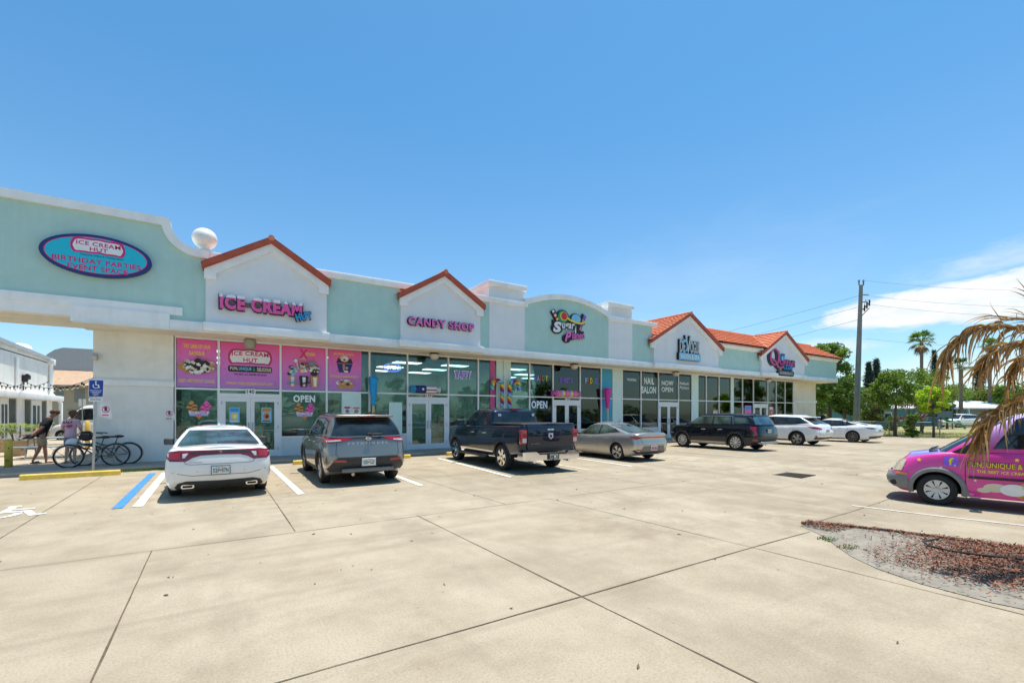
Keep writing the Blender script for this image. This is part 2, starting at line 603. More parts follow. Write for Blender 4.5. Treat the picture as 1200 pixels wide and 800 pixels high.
mb.quad((-900, -900, -0.35), (900, -900, -0.35), (900, 900, -0.35), (-900, 900, -0.35))
tag(mb.build('ground', M_soil), kind='structure')
sheet('parking_lot', -30, 41.4, -34, 60, 0.0, M_conc, 1.0)
mb = MB()
mb.bbox((-30, 16.95, -0.05), (42.3, 18.62, 0.12), 0.02)
tag(mb.build('sidewalk', M_walk), kind='structure')
mb = MB()
mb.box((-30, 18.62, -0.05), (-3.03, 46, 0.118))
tag(mb.build('courtyard_path', mat('courtyard_concrete', (0.40, 0.345, 0.27), 0.9, var=0.08, vscale=1.2, dirt=(0.40, 0.34, 0.27), dscale=1.4, damt=0.4)), kind='structure')
def strip(mb, pts, w, z=0.004, wob=0.0):
 """flat strip along ground points, following the paving"""
 pts = [Vector((p[0], p[1])) for p in pts]
 dense = []
 for a, b in zip(pts[:-1], pts[1:]):
  n = max(1, int((b - a).length / 0.35))
  for i in range(n):
   dense.append(a.lerp(b, i / n))
 dense.append(pts[-1])
 vs, fs = [], []
 for i, p in enumerate(dense):
  d = (dense[min(i + 1, len(dense) - 1)] - dense[max(0, i - 1)]).normalized()
  nrm = Vector((-d.y, d.x))
  ww = w * (1 + wob * rng.uniform(-1, 1)) / 2
  off = nrm * (wob * 0.004 * rng.uniform(-1, 1))
  for sgn in (-1, 1):
   q = p + nrm * ww * sgn * (.78 if w < .03 else 1) + off
   vs.append((q.x, q.y, z + zg(q.x, q.y)))
 for i in range(len(dense) - 1):
  fs.append((2 * i, 2 * i + 2, 2 * i + 3, 2 * i + 1))
 mb.add(vs, fs, False)
 return mb
M_joint = mat('joint_sealant', (0.12, 0.088, 0.055), 0.95, var=0.35, vscale=9)
M_hair = mat('hairline_crack', (0.22, 0.175, 0.12), 0.95, var=0.3, vscale=9)
mb = MB()
strip(mb, [(2.76, 7.08), (2.85, -6)], 0.018, 0.004, 0.5)
strip(mb, [(-0.62, 7.0), (-0.66, -6)], 0.018, 0.004, 0.4)
strip(mb, [(0.97, 11.6), (0.96, 7.05)], 0.018, 0.004, 0.5)
strip(mb, [(4.2, 16.7), (4.45, 7.1)], 0.011, 0.004, 0.4)
strip(mb, [(5.45, 7.1), (5.60, 3.2), (5.62, -6)], 0.015, 0.004, 0.4)
strip(mb, [(-2.45, 16.7), (-2.36, 8.8), (-2.34, 7.05)], 0.018, 0.004, 0.4)
strip(mb, [(-12, 7.0), (0.96, 6.98), (5.5, 7.08), (10.0, 7.22)], 0.013, 0.0055, 0.5)
strip(mb, [(-12, 3.20), (2.8, 3.14), (7.1, 3.18)], 0.016, 0.0055, 0.5)
strip(mb, [(7.9, 16.0), (8.6, 7.4)], 0.010, 0.004, 0.4)
strip(mb, [(9.7, 7.2), (9.5, 3.1)], 0.012, 0.004, 0.4)
strip(mb, [(7.6, 3.42), (9.5, 3.55), (13.2, 3.9)], 0.014, 0.0055, 0.4)
strip(mb, [(12.2, 16.5), (12.6, 8.0), (12.4, 7.1)], 0.010, 0.004, 0.4)
strip(mb, [(16.5, 16.5), (16.7, 5.0)], 0.012, 0.004, 0.4)
strip(mb, [(21.5, 16.5), (21.9, -4)], 0.012, 0.004, 0.4)
strip(mb, [(27, 16.5), (27.3, -4)], 0.012, 0.004, 0.4)
strip(mb, [(12.6, 8.0), (41, 8.4)], 0.013, 0.0055, 0.4)
tag(mb.build('pavement_joints', M_joint), 'thin dark joints between the concrete slabs of the lot', None, None, 'structure')
mb = MB()
strip(mb, [(-12, 11.1), (-1.4, 11.05)], 0.007, 0.0042, 0.6)
strip(mb, [(1.0, 10.9), (4.3, 10.95), (8.6, 11.0)], 0.007, 0.0042, 0.6)
strip(mb, [(5.0, 15.2), (5.6, 13.0), (5.2, 11.0)], 0.006, 0.0048, 0.8)
strip(mb, [(9.8, 5.4), (12.6, 5.7), (17, 5.5)], 0.007, 0.0042, 0.6)
tag(mb.build('pavement_cracks', M_hair), 'fine hairline cracks across the pale concrete lot', None, None, 'structure')
M_pw = mat('white_road_paint', (0.78, 0.76, 0.72), 0.7, var=0.08, vscale=14, dirt=(0.55, 0.50, 0.41), dscale=9, damt=0.8)
M_pw2 = mat('worn_white_road_paint', (0.62, 0.57, 0.48), 0.8, var=0.1, vscale=14, dirt=(0.40, 0.35, 0.26), dscale=7, damt=1.0)
M_pb = mat('blue_road_paint', (0.035, 0.22, 0.56), 0.7, var=0.12, vscale=14, dirt=(0.15, 0.25, 0.42), dscale=8, damt=0.5)
for i, (a, b, w, mm) in enumerate([
  ((-1.12, 16.0), (-1.12, 10.4), 0.15, M_pw), ((1.50, 16.1), (1.50, 10.2), 0.13, M_pw),
  ((4.12, 15.6), (3.98, 9.95), 0.12, M_pw), ((6.90, 15.6), (6.45, 10.0), 0.11, M_pw),
  ((9.55, 15.6), (9.15, 10.0), 0.11, M_pw2), ((11.35, 15.6), (10.95, 10.0), 0.11, M_pw), ((14.3, 15.4), (14.0, 9.9), 0.11, M_pw2),
  ((17.1, 15.4), (16.9, 9.9), 0.11, M_pw2), ((24.0, 15.4), (23.8, 9.9), 0.11, M_pw2)]):
 o = strip(MB(), [a, b], w, 0.0085).build('stall_line', mm)
 tag(o, None, None, 'painted stall lines', 'structure')
o = strip(MB(), [(-1.40, 16.0), (-1.40, 10.4)], 0.15, 0.0085).build('blue_stall_line', M_pb)
tag(o, None, None, 'painted stall lines', 'structure')
o = strip(MB(), [(10.1, 3.80), (10.95, 0.6), (11.6, -3.5)], 0.09, 0.0085).build('stall_line', M_pw2)
tag(o, None, None, 'painted stall lines', 'structure')
mb = MB()
hc = Vector((-2.95, 10.95))
def hpoly(p):
 return [(hc.x + a * 1.0, hc.y + b, 0.0085) for a, b in p]
def arc_band(cx, cy, r0, r1, a0, a1, n=18):
 vs, fs = [], []
 for i in range(n + 1):
  a = radians(a0 + (a1 - a0) * i / n)
  for r in (r0, r1):
   vs.append((hc.x + cx + r * cos(a), hc.y + cy + r * sin(a), 0.0085))
 for i in range(n):
  fs.append((2 * i, 2 * i + 1, 2 * i + 3, 2 * i + 2))
 mb.add(vs, fs)
arc_band(-0.05, -0.22, 0.26, 0.36, 150, 380)
arc_band(0.02, 0.62, 0.0, 0.09, 0, 360)
mb.add(hpoly([(-0.03, 0.5), (0.07, 0.5), (0.10, -0.02), (-0.02, -0.02)]), [(0, 1, 2, 3)])
mb.add(hpoly([(0.10, 0.30), (0.36, 0.30), (0.36, 0.22), (0.10, 0.22)]), [(0, 1, 2, 3)])
mb.add(hpoly([(0.101, 0.08), (0.36, 0.05), (0.52, -0.40), (0.62, -0.36), (0.66, -0.45), (0.46, -0.52), (0.28, -0.03), (0.101, -0.02)]), [(0, 1, 6, 7), (1, 2, 5, 6), (2, 3, 4, 5)])
tag(mb.build('wheelchair_marking', M_pw), 'white wheelchair symbol painted on the concrete stall', None, None, 'structure')
mb = MB()
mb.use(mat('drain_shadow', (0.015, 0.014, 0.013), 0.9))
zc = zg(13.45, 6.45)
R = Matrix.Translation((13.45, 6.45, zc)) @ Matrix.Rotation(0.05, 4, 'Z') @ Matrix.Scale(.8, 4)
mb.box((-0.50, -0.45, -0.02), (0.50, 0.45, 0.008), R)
mb.use(mat('rusty_iron', (0.09, 0.07, 0.055), 0.8, metal=0.4, var=0.3))
for i in range(13):
 y = -0.43 + i * 0.07
 mb.box((-0.48, y, 0.0082), (0.48, y + 0.026, 0.022), R)
mb.box((-0.52, -0.48, -0.02), (-0.48, 0.48, 0.024), R)
mb.box((0.48, -0.48, -0.02), (0.52, 0.48, 0.024), R)
tag(mb.build('drain_grate'), 'dark iron storm drain grate set in the concrete drive', 'drain')
ws0 = MB()
prof = [(-0.09, 0.0), (0.09, 0.0), (0.075, 0.11), (0.05, 0.13), (-0.05, 0.13), (-0.075, 0.11)]
ws0.prism(prof, 'x', -0.95, 0.95)
WL = [(-3.05, 16.15, 0.0, 'yellow concrete wheel stop beside the blue and white disabled parking sign'),
      (3.1, 16.25, 0.0, 'yellow wheel stop in front of the grey people carrier, by the candy store doors'),
      (5.15, 16.35, 0.0, 'yellow wheel stop left of the pickup truck, in the empty stall'),
      (0.2, 16.2, 0.0, 'yellow wheel stop hidden ahead of the white sedan'),
      (8.6, 16.5, 0.0, 'yellow wheel stop ahead of the dark pickup truck'),
      (17.6, 16.4, 0.0, 'yellow wheel stop beyond the tail of the silver sedan')]
first = None
for x, y, rz, lab in WL:
 if first is None:
  first = ws0.build('wheel_stop', M_yellow, sharp=30)
  o = first
 else:
  o = first.copy()
  COL.objects.link(o)
 o.location = (x, y, 0.002)
 tag(o, lab, 'wheel stop', 'yellow wheel stops along the shop front')
M_grass = leaf_mat('grass_blade', (0.06, 0.13, 0.02), (0.16, 0.24, 0.05), 0.4)
M_dry = leaf_mat('dry_grass_blade', (0.26, 0.26, 0.08), (0.46, 0.41, 0.18), 0.3)
def grass_patch(name, spots, h, m, label, n_each):
 mb = MB()
 vs, fs = [], []
 for (x0, x1, y0, y1) in spots:
  for k in range(n_each):
   x, y = rng.uniform(x0, x1), rng.uniform(y0, y1)
   a = rng.uniform(0, 2 * pi)
   hh = h * rng.uniform(0.4, 1.1)
   w = hh * 0.09 + 0.004
   dx, dy = cos(a) * w, sin(a) * w
   lx, ly = rng.uniform(-.5, .5) * hh, rng.uniform(-.5, .5) * hh
   z = zg(x, y)
   o = len(vs)
   vs += [(x - dx, y - dy, z), (x + dx, y + dy, z), (x + lx, y + ly, z + hh)]
   fs.append((o, o + 1, o + 2))
 mb.add(vs, fs)
 return tag(mb.build(name, m), label, None, None, 'stuff')
grass_patch('grass_edge', [(-2.3, -1.5, 16.72, 16.92), (-1.9, -0.9, 16.78, 16.94)], 0.07, M_grass, 'thin fringe of green grass along the kerb by the pale wall', 500)
sheet('lawn', 41.4, 75, -30, 50, -0.02, M_lawn, 4.0)
grass_patch('lawn_grass', [(41.4, 44, 4, 17), (44, 52, 2, 20)], 0.10, M_dry, 'short dry lawn grass beyond the edge of the lot', 9000)
M_sand = mat('grey_sand', (0.25, 0.225, 0.185), 0.95, var=0.3, vscale=5, bump=0.5, bscale=25, dirt=(0.24, 0.205, 0.165), dscale=2.5, damt=0.6)
isl = [(7.62, 3.45), (7.35, 3.42), (7.20, 3.22), (6.95, 2.95), (6.62, 2.68), (6.22, 2.35), (5.95, 2.0), (5.78, 1.6), (5.72, 1.1), (5.9, 0.2), (6.0, -1.5), (9.2, -1.5), (8.75, 0.2), (8.45, 1.4), (8.15, 2.55)]
mb = MB()
c0 = (7.3, 1.2)
vs = [(c0[0], c0[1], 0.035 + zg(*c0))]
N = len(isl)
dense = []
for i in range(N):
 a, b = Vector(isl[i]), Vector(isl[(i + 1) % N])
 for k in range(4):
  dense.append(a.lerp(b, k / 4))
rings = 10
for r in range(1, rings + 1):
 for p in dense:
  x = c0[0] + (p.x - c0[0]) * r / rings
  y = c0[1] + (p.y - c0[1]) * r / rings
  z = 0.006 + zg(x, y) + (0.03 * (1 - (r / rings) ** 2) + (rng.uniform(-.006, .006) if r < rings else 0))
  vs.append((x, y, z))
K = len(dense)
fs = [(0, 1 + k, 1 + (k + 1) % K) for k in range(K)]
for r in range(rings - 1):
 for k in range(K):
  a, b = 1 + r * K + k, 1 + r * K + (k + 1) % K
  fs.append((a, a + K, b + K, b))
mb.add(vs, fs, True)
tag(mb.build('planter_island', M_sand), 'sandy planter island cut into the concrete lot', None, None, 'structure')
def in_poly(x, y, poly):
 c = False
 j = len(poly) - 1
 for i in range(len(poly)):
  if (poly[i][1] > y) != (poly[j][1] > y) and x < (poly[j][0] - poly[i][0]) * (y - poly[i][1]) / (poly[j][1] - poly[i][1]) + poly[i][0]:
   c = not c
  j = i
 return c
mb = MB()
kl = [(7.50, 3.47), (7.72, 3.40), (8.15, 2.58), (8.47, 1.42), (8.78, 0.2), (9.2, -1.5)]
for a, b in zip(kl[:-1], kl[1:]):
 for k in range(3):
  p, q = Vector(a).lerp(Vector(b), k / 3), Vector(a).lerp(Vector(b), (k + 1) / 3)
  d = (q - p).normalized()
  nn = Vector((-d.y, d.x)) * 0.025
  z0 = zg(p.x, p.y)
  mb.add([(p.x - nn.x, p.y - nn.y, z0), (p.x + nn.x, p.y + nn.y, z0), (q.x + nn.x, q.y + nn.y, z0), (q.x - nn.x, q.y - nn.y, z0),
    (p.x - nn.x, p.y - nn.y, z0 + .035), (p.x + nn.x, p.y + nn.y, z0 + .035), (q.x + nn.x, q.y + nn.y, z0 + .035), (q.x - nn.x, q.y - nn.y, z0 + .035)],
               [(4, 5, 6, 7), (0, 1, 5, 4), (1, 2, 6, 5), (2, 3, 7, 6), (3, 0, 4, 7)])
tag(mb.build('island_edge', mat('island_edge_shade', (0.10, 0.065, 0.045), 0.9, var=0.3, vscale=8)), 'low kerb on the far side of the planter island, its shadow painted in', None, None, 'structure')  # low kerb given the dark colour of its shadow line
M_mulch = leaf_mat('red_bark_chip', (0.085, 0.034, 0.02), (0.36, 0.15, 0.09), 0.0, 0.9)
vs, fs = [], []
cnt = 0
while cnt < 26000:
 x, y = rng.uniform(5.7, 9.0), rng.uniform(-1.2, 3.45)
 if not in_poly(x, y, isl):
  continue
 d = 0.0
 if y < 1.95 + rng.gauss(0, .25):
  d = 0.97 if x > 6.30 + rng.gauss(0, .18) else 0.03
 elif y > 2.95 and x > 7.35 - (3.4 - y) * 0.2:
  d = 0.75
 elif x > 7.85 + rng.gauss(0, .08) - (2.6 - y) * 0.2:
  d = 0.3
 else:
  d = 0.02
 if rng.random() > d:
  continue
 cnt += 1
 a = rng.uniform(0, pi)
 l, w = rng.uniform(.008, .028), rng.uniform(.003, .008)
 z = 0.045 + zg(x, y) + rng.uniform(0, .03) * d
 R = Euler((rng.gauss(0, .35), rng.gauss(0, .35), a)).to_matrix()
 o = len(vs)
 for p in ((-l, -w, 0), (l, -w * .5, 0), (l * .9, w, 0), (-l, w, .004)):
  q = R @ Vector(p)
  vs.append((x + q.x, y + q.y, z + q.z))
 fs.append((o, o + 1, o + 2, o + 3))
mb = MB()
mb.add(vs, fs)
tag(mb.build('bark_mulch', M_mulch), 'scattered red bark mulch over the sandy planter island', None, None, 'stuff')
grass_patch('weed_tufts', [(6.72, 6.95, 2.75, 2.95), (6.5, 6.75, 2.45, 2.62), (7.35, 7.6, 2.95, 3.25), (6.35, 6.6, 1.95, 2.1)], 0.035, M_grass, 'low green weed tufts in the grey sand of the island', 170)
vs, fs = [], []
for k in range(170):
 x, y = rng.uniform(-4, 16), rng.uniform(1.2, 15)
 if in_poly(x, y, isl):
  continue
 a, l = rng.uniform(0, 6.28), rng.uniform(.012, .034)
 w = l * rng.uniform(.3, .6)
 z = zg(x, y) + .004
 o = len(vs)
 for p, h in (((-l, 0), .004), ((0, -w), .0), ((l, 0), .012), ((0, w), .006)):
  vs.append((x + p[0] * cos(a) - p[1] * sin(a), y + p[0] * sin(a) + p[1] * cos(a), z + h))
 fs.append((o, o + 1, o + 2, o + 3))
mb = MB()
mb.add(vs, fs)
tag(mb.build('leaf_litter', leaf_mat('dry_leaf_bit', (.045, .03, .018), (.16, .10, .05), 0.0, .9)), 'small dry leaf bits scattered over the concrete lot', None, None, 'stuff')
mb = MB()
pts = [(7.85, 2.0), (7.5, 2.05), (7.3, 1.95), (7.22, 1.75), (7.3, 1.5), (7.5, 1.2), (7.62, 0.9), (7.7, 0.4)]
mb.tube([(x, y, 0.075 + zg(x, y)) for x, y in pts], 0.014, 6)
tag(mb.build('drip_hose', mat('dark_hose', (0.035, 0.028, 0.022), 0.85)), 'dark drip hose curling over the red mulch', 'hose')
# ================================================================== THE SHOPPING STRIP
G = 18.5      # glass line
P = 17.30     # parapet face
GP = 17.16    # gable face
bld = empty('shopping_strip', (20, 17.3, 0), 0, 'long teal and white shopping strip with gabled signs and orange tile roof ends', 'building')
BL = Vector((20, 17.3, 0))
def kid(mb, name, m=None, parent=None, sharp=None):
 o = mb.build(name, m, None, None, sharp)
 par = parent or bld
 o.parent = par
 top = par
 loc = Vector((0, 0, 0))
 while top is not None:
  loc += Vector(top.location)
  top = top.parent
 o.location = -loc
 return o
ZT = 6.70
CAPH = 0.24
def cap(mb, x0, x1, z=ZT, y0=17.22, y1=17.66):
 mb.bbox((x0, y0, z - CAPH), (x1, y1, z), 0.015)
mb = MB()
curve = [(-1.14, 7.48)]
for i in range(0, 13):
 a = pi + (pi / 2) * i / 12
 curve.append((-0.36 + 0.72 * cos(a), 7.42 + 0.72 * sin(a)))
curve[1] = (-1.08, 7.40)
outer = [(-14, 7.48)] + curve + [(-0.2, 6.70)]
mb.prism([(-14, 4.45), (-0.2, 4.45)] + [(x, z - 0.03) for x, z in reversed(outer)], 'y', P, 17.58)
kid(mb, 'parapet_wall', M_teal)
for x0, x1 in ((3.35, 6.04), (9.52, 10.04), (18.93, 20.52), ):
 mb = MB()
 mb.box((x0, P, 4.45), (x1, 17.58, ZT - 0.05))
 kid(mb, 'parapet_wall', M_teal)
for x0, x1 in ((26.52, 31.46), (37.42, 43.0)):
 mb = MB()
 mb.box((x0, P, 4.45), (x1, 17.58, 5.9))
 if x1 == 43.0:
  mb.box((42.72, 17.58, 4.45), (43.0, 30, 5.9))
 kid(mb, 'parapet_wall', M_teal)
mb = MB()
arch = []
for i in range(33):
 t = -1 + 2 * i / 32
 arch.append((14.53 + 2.57 * t, 6.83 + 0.50 * (1 - t * t)))
mb.prism([(11.9, 4.45), (17.16, 4.45), (17.16, 6.6), ] + [(x, z - .02) for x, z in reversed(arch)] + [(11.9, 6.6)], 'y', P - 0.005, 17.58)
kid(mb, 'parapet_wall', M_teal)
for x0, x1 in ((10.04, 11.9), (17.16, 18.93)):
 mb = MB()
 mb.box((x0, P - 0.008, 4.45), (x1, 17.58, ZT - .05))
 mb.box((x0 + .02, P + 0.06, ZT - .04), (x1 + .03, 20.2, 7.30))
 kid(mb, 'pier', M_grey)
 mb = MB()
 mb.bbox((x0 - .06, P - 0.06, 7.20), (x1 + .10, 20.3, 7.43), 0.015)
 kid(mb, 'pier_cap', M_white)
mb = MB()
poly_o = [(-14, 7.50)] + [(-1.16, 7.50)] + curve[1:] + [(-0.2, 6.72)]
inner = [(-14, 7.27), (-1.24, 7.27)]
for i in range(0, 13):
 a = pi + (pi / 2) * i / 12
 inner.append((-0.36 + 0.93 * cos(a), 7.42 + 0.93 * sin(a)))
inner[2] = (-1.29, 7.27)
inner.append((-0.2, 6.49))
n = min(len(poly_o), len(inner))
def resample(pl, n):
 pl = [Vector(p) for p in pl]
 L = [0]
 for a, b in zip(pl[:-1], pl[1:]):
  L.append(L[-1] + (b - a).length)
 out = []
 for k in range(n):
  s = L[-1] * k / (n - 1)
  j = max(i for i in range(len(L)) if L[i] <= s + 1e-9)
  j = min(j, len(pl) - 2)
  f = (s - L[j]) / max(1e-9, L[j + 1] - L[j])
  out.append(pl[j].lerp(pl[j + 1], f))
 return out
def ribbon(mb, a, b, y0, y1):
 n = len(a)
 vs = []
 for p, q in zip(a, b):
  vs += [(p[0], y0, p[1]), (q[0], y0, q[1]), (q[0], y1, q[1]), (p[0], y1, p[1])]
 fs = []
 for i in range(n - 1):
  o, e = 4 * i, 4 * i + 4
  fs += [(o, o + 1, e + 1, e), (o + 1, o + 2, e + 2, e + 1), (o + 2, o + 3, e + 3, e + 2), (o + 3, o, e, e + 3)]
 fs += [(3, 2, 1, 0), (4 * n - 4, 4 * n - 3, 4 * n - 2, 4 * n - 1)]
 mb.add(vs, fs)
co = [(-14, 7.50), (-1.12, 7.50)] + [(-0.36 + 0.72 * cos(pi + (pi / 2) * i / 14), 7.42 + 0.72 * sin(pi + (pi / 2) * i / 14)) for i in range(15)] + [(-0.1, 6.70)]
ci = [(-14, 7.27), (-1.33, 7.27)] + [(-0.36 + 0.95 * cos(radians(189 + 81 * i / 14)), 7.42 + 0.95 * sin(radians(189 + 81 * i / 14))) for i in range(15)] + [(-0.1, 6.46)]
ribbon(mb, co, ci, 17.195, 17.685)
kid(mb, 'coping', M_white)
for x0, x1 in ((-0.1, 6.6), (9.3, 11.93), (17.1, 20.9)):
 mb = MB()
 cap(mb, x0, x1)
 kid(mb, 'coping', M_white)
mb = MB()
ribbon(mb, [(11.86, 6.47), (11.86, 6.86)] + [(x, z + .02) for x, z in arch] + [(17.2, 6.86), (17.2, 6.47)],
       [(12.02, 6.47), (12.02, 6.66)] + [(14.53 + (x - 14.53) * 0.965, z - .22) for x, z in arch] + [(17.04, 6.66), (17.04, 6.47)], 17.19, 17.70)
kid(mb, 'coping', M_white)
for x0, x1 in ((26.4, 31.6), (37.3, 43.05)):
 mb = MB()
 mb.box((x0, 17.2, 5.80), (x1, 17.6, 6.03))
 mb.bbox((x0, 17.08, 5.93), (x1, 17.72, 6.08), 0.015)
 if x1 > 43:
  mb.box((42.70, 17.6, 5.80), (43.05, 30, 6.06))
 kid(mb, 'coping', M_white)
def tile_slope(mb, x0, z0, x1, z1, y0, y1, along, val=None):
 """waved clay tile slope. along='gable': slope runs in x, tiles laid in rows up the slope; 'main': slope in y."""
 if along == 'gable':
  L = sqrt((x1 - x0) ** 2 + (z1 - z0) ** 2)
  rows = max(1, int(round(L / 0.33)))
  ncol = max(2, int(round((y1 - y0) / 0.05)))
  nx, nz = -(z1 - z0) / L, abs(x1 - x0) / L
  if x1 < x0:
   nx = (z1 - z0) / L
  vs, fs = [], []
  for r in range(rows):
   for q, lift in ((0.0, 0.06), (1.0, 0.0)):
    f = (r + q) / rows
    for c in range(ncol + 1):
     y = y0 + (y1 - y0) * c / ncol
     h = lift + 0.016 * (0.5 + 0.5 * sin(2 * pi * y / 0.26)) + 0.0
     vs.append((x0 + (x1 - x0) * f + nx * h, y, z0 + (z1 - z0) * f + nz * h))
  w = ncol + 1
  for r in range(2 * rows - 1):
   for c in range(ncol):
    fs.append((r * w + c, r * w + c + 1, (r + 1) * w + c + 1, (r + 1) * w + c))
  mb.add(vs, fs, True)
 else:
  L = sqrt((y1 - y0) ** 2 + (z1 - z0) ** 2)
  rows = max(1, int(round(L / 0.38)))
  ncol = int(round((x1 - x0) / 0.05))
  ny, nz = -(z1 - z0) / L, (y1 - y0) / L
  vs, fs = [], []
  for r in range(rows):
   for q, lift in ((0.0, 0.075), (1.0, 0.0)):
    f = (r + q) / rows
    for c in range(ncol + 1):
     x = x0 + (x1 - x0) * c / ncol
     h = lift + 0.016 * (0.5 + 0.5 * sin(2 * pi * x / 0.26))
     ff = f if val is None else max(f, min(1, (val(x) - y0) / (y1 - y0)))
     vs.append((x, y0 + (y1 - y0) * ff + ny * h, z0 + (z1 - z0) * ff + nz * h))
  w = ncol + 1
  for r in range(2 * rows - 1):
   for c in range(ncol):
    fs.append((r * w + c, r * w + c + 1, (r + 1) * w + c + 1, (r + 1) * w + c))
  mb.add(vs, fs, True)
def gable(wx0, wx1, ex0, ex1, ze, ax, za, back, yf=GP, small=True):
 g = MB()
 zs0 = ze - 0.05
 g.prism([(wx0, 4.45), (wx1, 4.45), (wx1, zs0 - .1), (ax, za - 0.16), (wx0, zs0 - .1)], 'y', yf, 17.9)
 gw = kid(g, 'gable_wall', M_grey)
 t = MB()
 k = 0.27
 for s, ex, w in ((-1, ex0, wx0), (1, ex1, wx1)):
  sl_ = (za - ze) / abs(ax - ex)
  t.prism([(ex, ze - 0.11), (ax, za - 0.11), (ax, za - 0.11 - k * 1.05), (ex - s * 0.32, ze - 0.11 - k + 0.32 * sl_ - 0.02), (ex - s * 0.32, ze - 0.11 - k - 0.02), (ex, ze - 0.11 - k - 0.02)], 'y', yf - 0.10, yf + 0.02)
 kid(t, 'rake_trim', M_white, gw)
 r = MB().use(M_tilee)
 for s, ex in ((-1, ex0), (1, ex1)):
  r.prism([(ex + s * .04, ze - 0.14), (ex + s * .04, ze + 0.005), (ax, za + 0.005), (ax, za - 0.13)], 'y', yf - 0.16, back)
  r.prism([(ex + s * .06, ze - 0.12), (ex + s * .06, ze + 0.085), (ax, za + 0.085), (ax, za - 0.12)], 'y', yf - 0.20, yf - 0.162)
 r.use(M_tile)
 for s, ex in ((-1, ex0), (1, ex1)):
  tile_slope(r, ex + s * .05, ze + 0.012, ax, za + 0.012, yf - 0.165, back, 'gable')
 n = int((back - yf + .2) / 0.36)
 for i in range(n):
  y = yf - 0.215 + i * 0.36
  r.tube([(ax, y, za + 0.03), (ax, y + 0.38, za + 0.042)], [0.095, 0.085], 10)
 kid(r, 'tile_roof', None, gw, 40)
 return gw
gable(-0.20, 3.35, -0.24, 3.40, 6.22, 1.60, 7.36, 18.6)
gable(6.04, 9.52, 5.98, 9.62, 6.16, 7.84, 7.30, 18.6)
gable(20.52, 26.52, 20.20, 26.80, 5.66, 23.55, 7.50, 22.6)
gable(31.46, 37.42, 31.20, 37.66, 5.66, 34.46, 7.45, 22.6)
r = MB().use(M_tile)
def valley(x):
 zgb = 0
 for e0, ax_, e1, ze_, za_ in ((20.20, 23.55, 26.80, 5.66, 7.50), (31.20, 34.46, 37.66, 5.66, 7.45)):
  if e0 < x < ax_:
   zgb = ze_ + (za_ - ze_) * (x - e0) / (ax_ - e0)
  elif ax_ <= x < e1:
   zgb = ze_ + (za_ - ze_) * (e1 - x) / (e1 - ax_)
 return 17.0 + max(0, (zgb - 6.06) / .5617)
tile_slope(r, 23.8, 6.10, 43.2, 7.42, 17.0, 19.35, 'main', valley)
vs_back = [(23.8, 21.7, 6.1), (43.2, 21.7, 6.1), (43.2, 19.35, 7.42), (23.8, 19.35, 7.42)]
r.add(vs_back, [(3, 2, 1, 0)])
for i in range(52):
 x = 23.9 + i * 0.37
 r.tube([(x, 19.35, 7.44), (x + .39, 19.35, 7.452)], [0.09, 0.098], 8)
r.use(M_tilee)
for xa_, xb_ in ((26.70, 31.30), (37.56, 43.2)):
 r.box((xa_, 16.985, 6.03), (xb_, 17.05, 6.10))
r.prism([(17.0, 5.98), (19.35, 7.32), (21.7, 5.98), (21.7, 6.10), (19.35, 7.43), (17.0, 6.10)], 'x', 43.16, 43.24)
kid(r, 'tile_roof', None, None, 40)
g = MB()
g.prism([(17.3, 5.9), (21.4, 5.9), (19.35, 7.3)], 'x', 42.9, 43.1)
kid(g, 'gable_end', M_grey)
mb = MB()
mb.box((-3.02, 17.58, 5.95), (42.72, 30, 6.05))
kid(mb, 'flat_roof', mat('roof_felt', (0.5, 0.5, 0.48), 0.9))
mb = MB()
mb.box((-3.02, 30.0, 0), (42.2, 30.25, 6.0))
mb.box((-3.04, 18.52, 0), (-2.80, 30, 6.0))
mb.box((42.0, 18.52, 0), (42.22, 30, 5.9))
kid(mb, 'side_wall', M_wallw)
for x0, x1 in ((-3.03, -1.08), (38.47, 42.21)):
 mb = MB()
 mb.box((x0, G - 0.01, 0.0), (x1, G + 0.2, 4.22))
 if x0 > 0:
  mb.use(M_cream)
  mb.m = [0] * len(mb.f)
 w = kid(mb, 'front_wall', M_cream if x0 > 0 else M_wallw)
 mb = MB()
 mb.bbox((x0 - (0.10 if x0 < 0 else 0.0), G - 0.07, 2.50), (x1 + (0.1 if x0 > 0 else 0.02), G - 0.005, 2.66), 0.012)
 mb.box((x0 - (0.11 if x0 < 0 else 0.0), G - 0.085, 2.64), (x1 + (0.11 if x0 > 0 else 0.02), G - 0.005, 2.68))
 kid(mb, 'wall_band', M_white, w)
mb = MB()
mb.box((-14, 17.28, 4.34), (-3.3, 17.6, 4.62))
mb.box((-14, 17.24, 4.62), (-0.79, 17.55, 4.86))
mb.box((-3.3, 17.20, 4.19), (-1.10, 17.6, 4.63))
kid(mb, 'white_beam', M_white)
mb = MB()
mb.box((-14, 17.60, 4.33), (-3.03, 19.60, 4.60))
mb.box((-14, 19.35, 4.60), (-3.03, 19.60, 7.2))
kid(mb, 'beam_soffit', M_cream)
for x0, x1, y0 in ((-1.10, -0.27, 17.20), (-0.27, 3.43, 17.02), (3.43, 5.95, 17.20), (5.95, 9.62, 17.02), (9.62, 20.42, 17.20), (20.42, 26.62, 17.02), (26.62, 31.36, 17.20), (31.36, 37.52, 17.02), (37.52, 43.06, 17.20)):
 mb = MB()
 mb.bbox((x0 + .002, y0, 4.20), (x1 - .002, 17.6, 4.47), 0.012)
 kid(mb, 'fascia', M_white)
mb = MB()
mb.box((42.72, 17.6, 4.2), (43.06, 30, 4.47))
kid(mb, 'fascia', M_white)
mb = MB()
mb.box((-3.2, 17.18, 4.155), (43.0, 18.60, 4.198))
mb.box((42.22, 18.6, 4.155), (43.0, 30, 4.198))
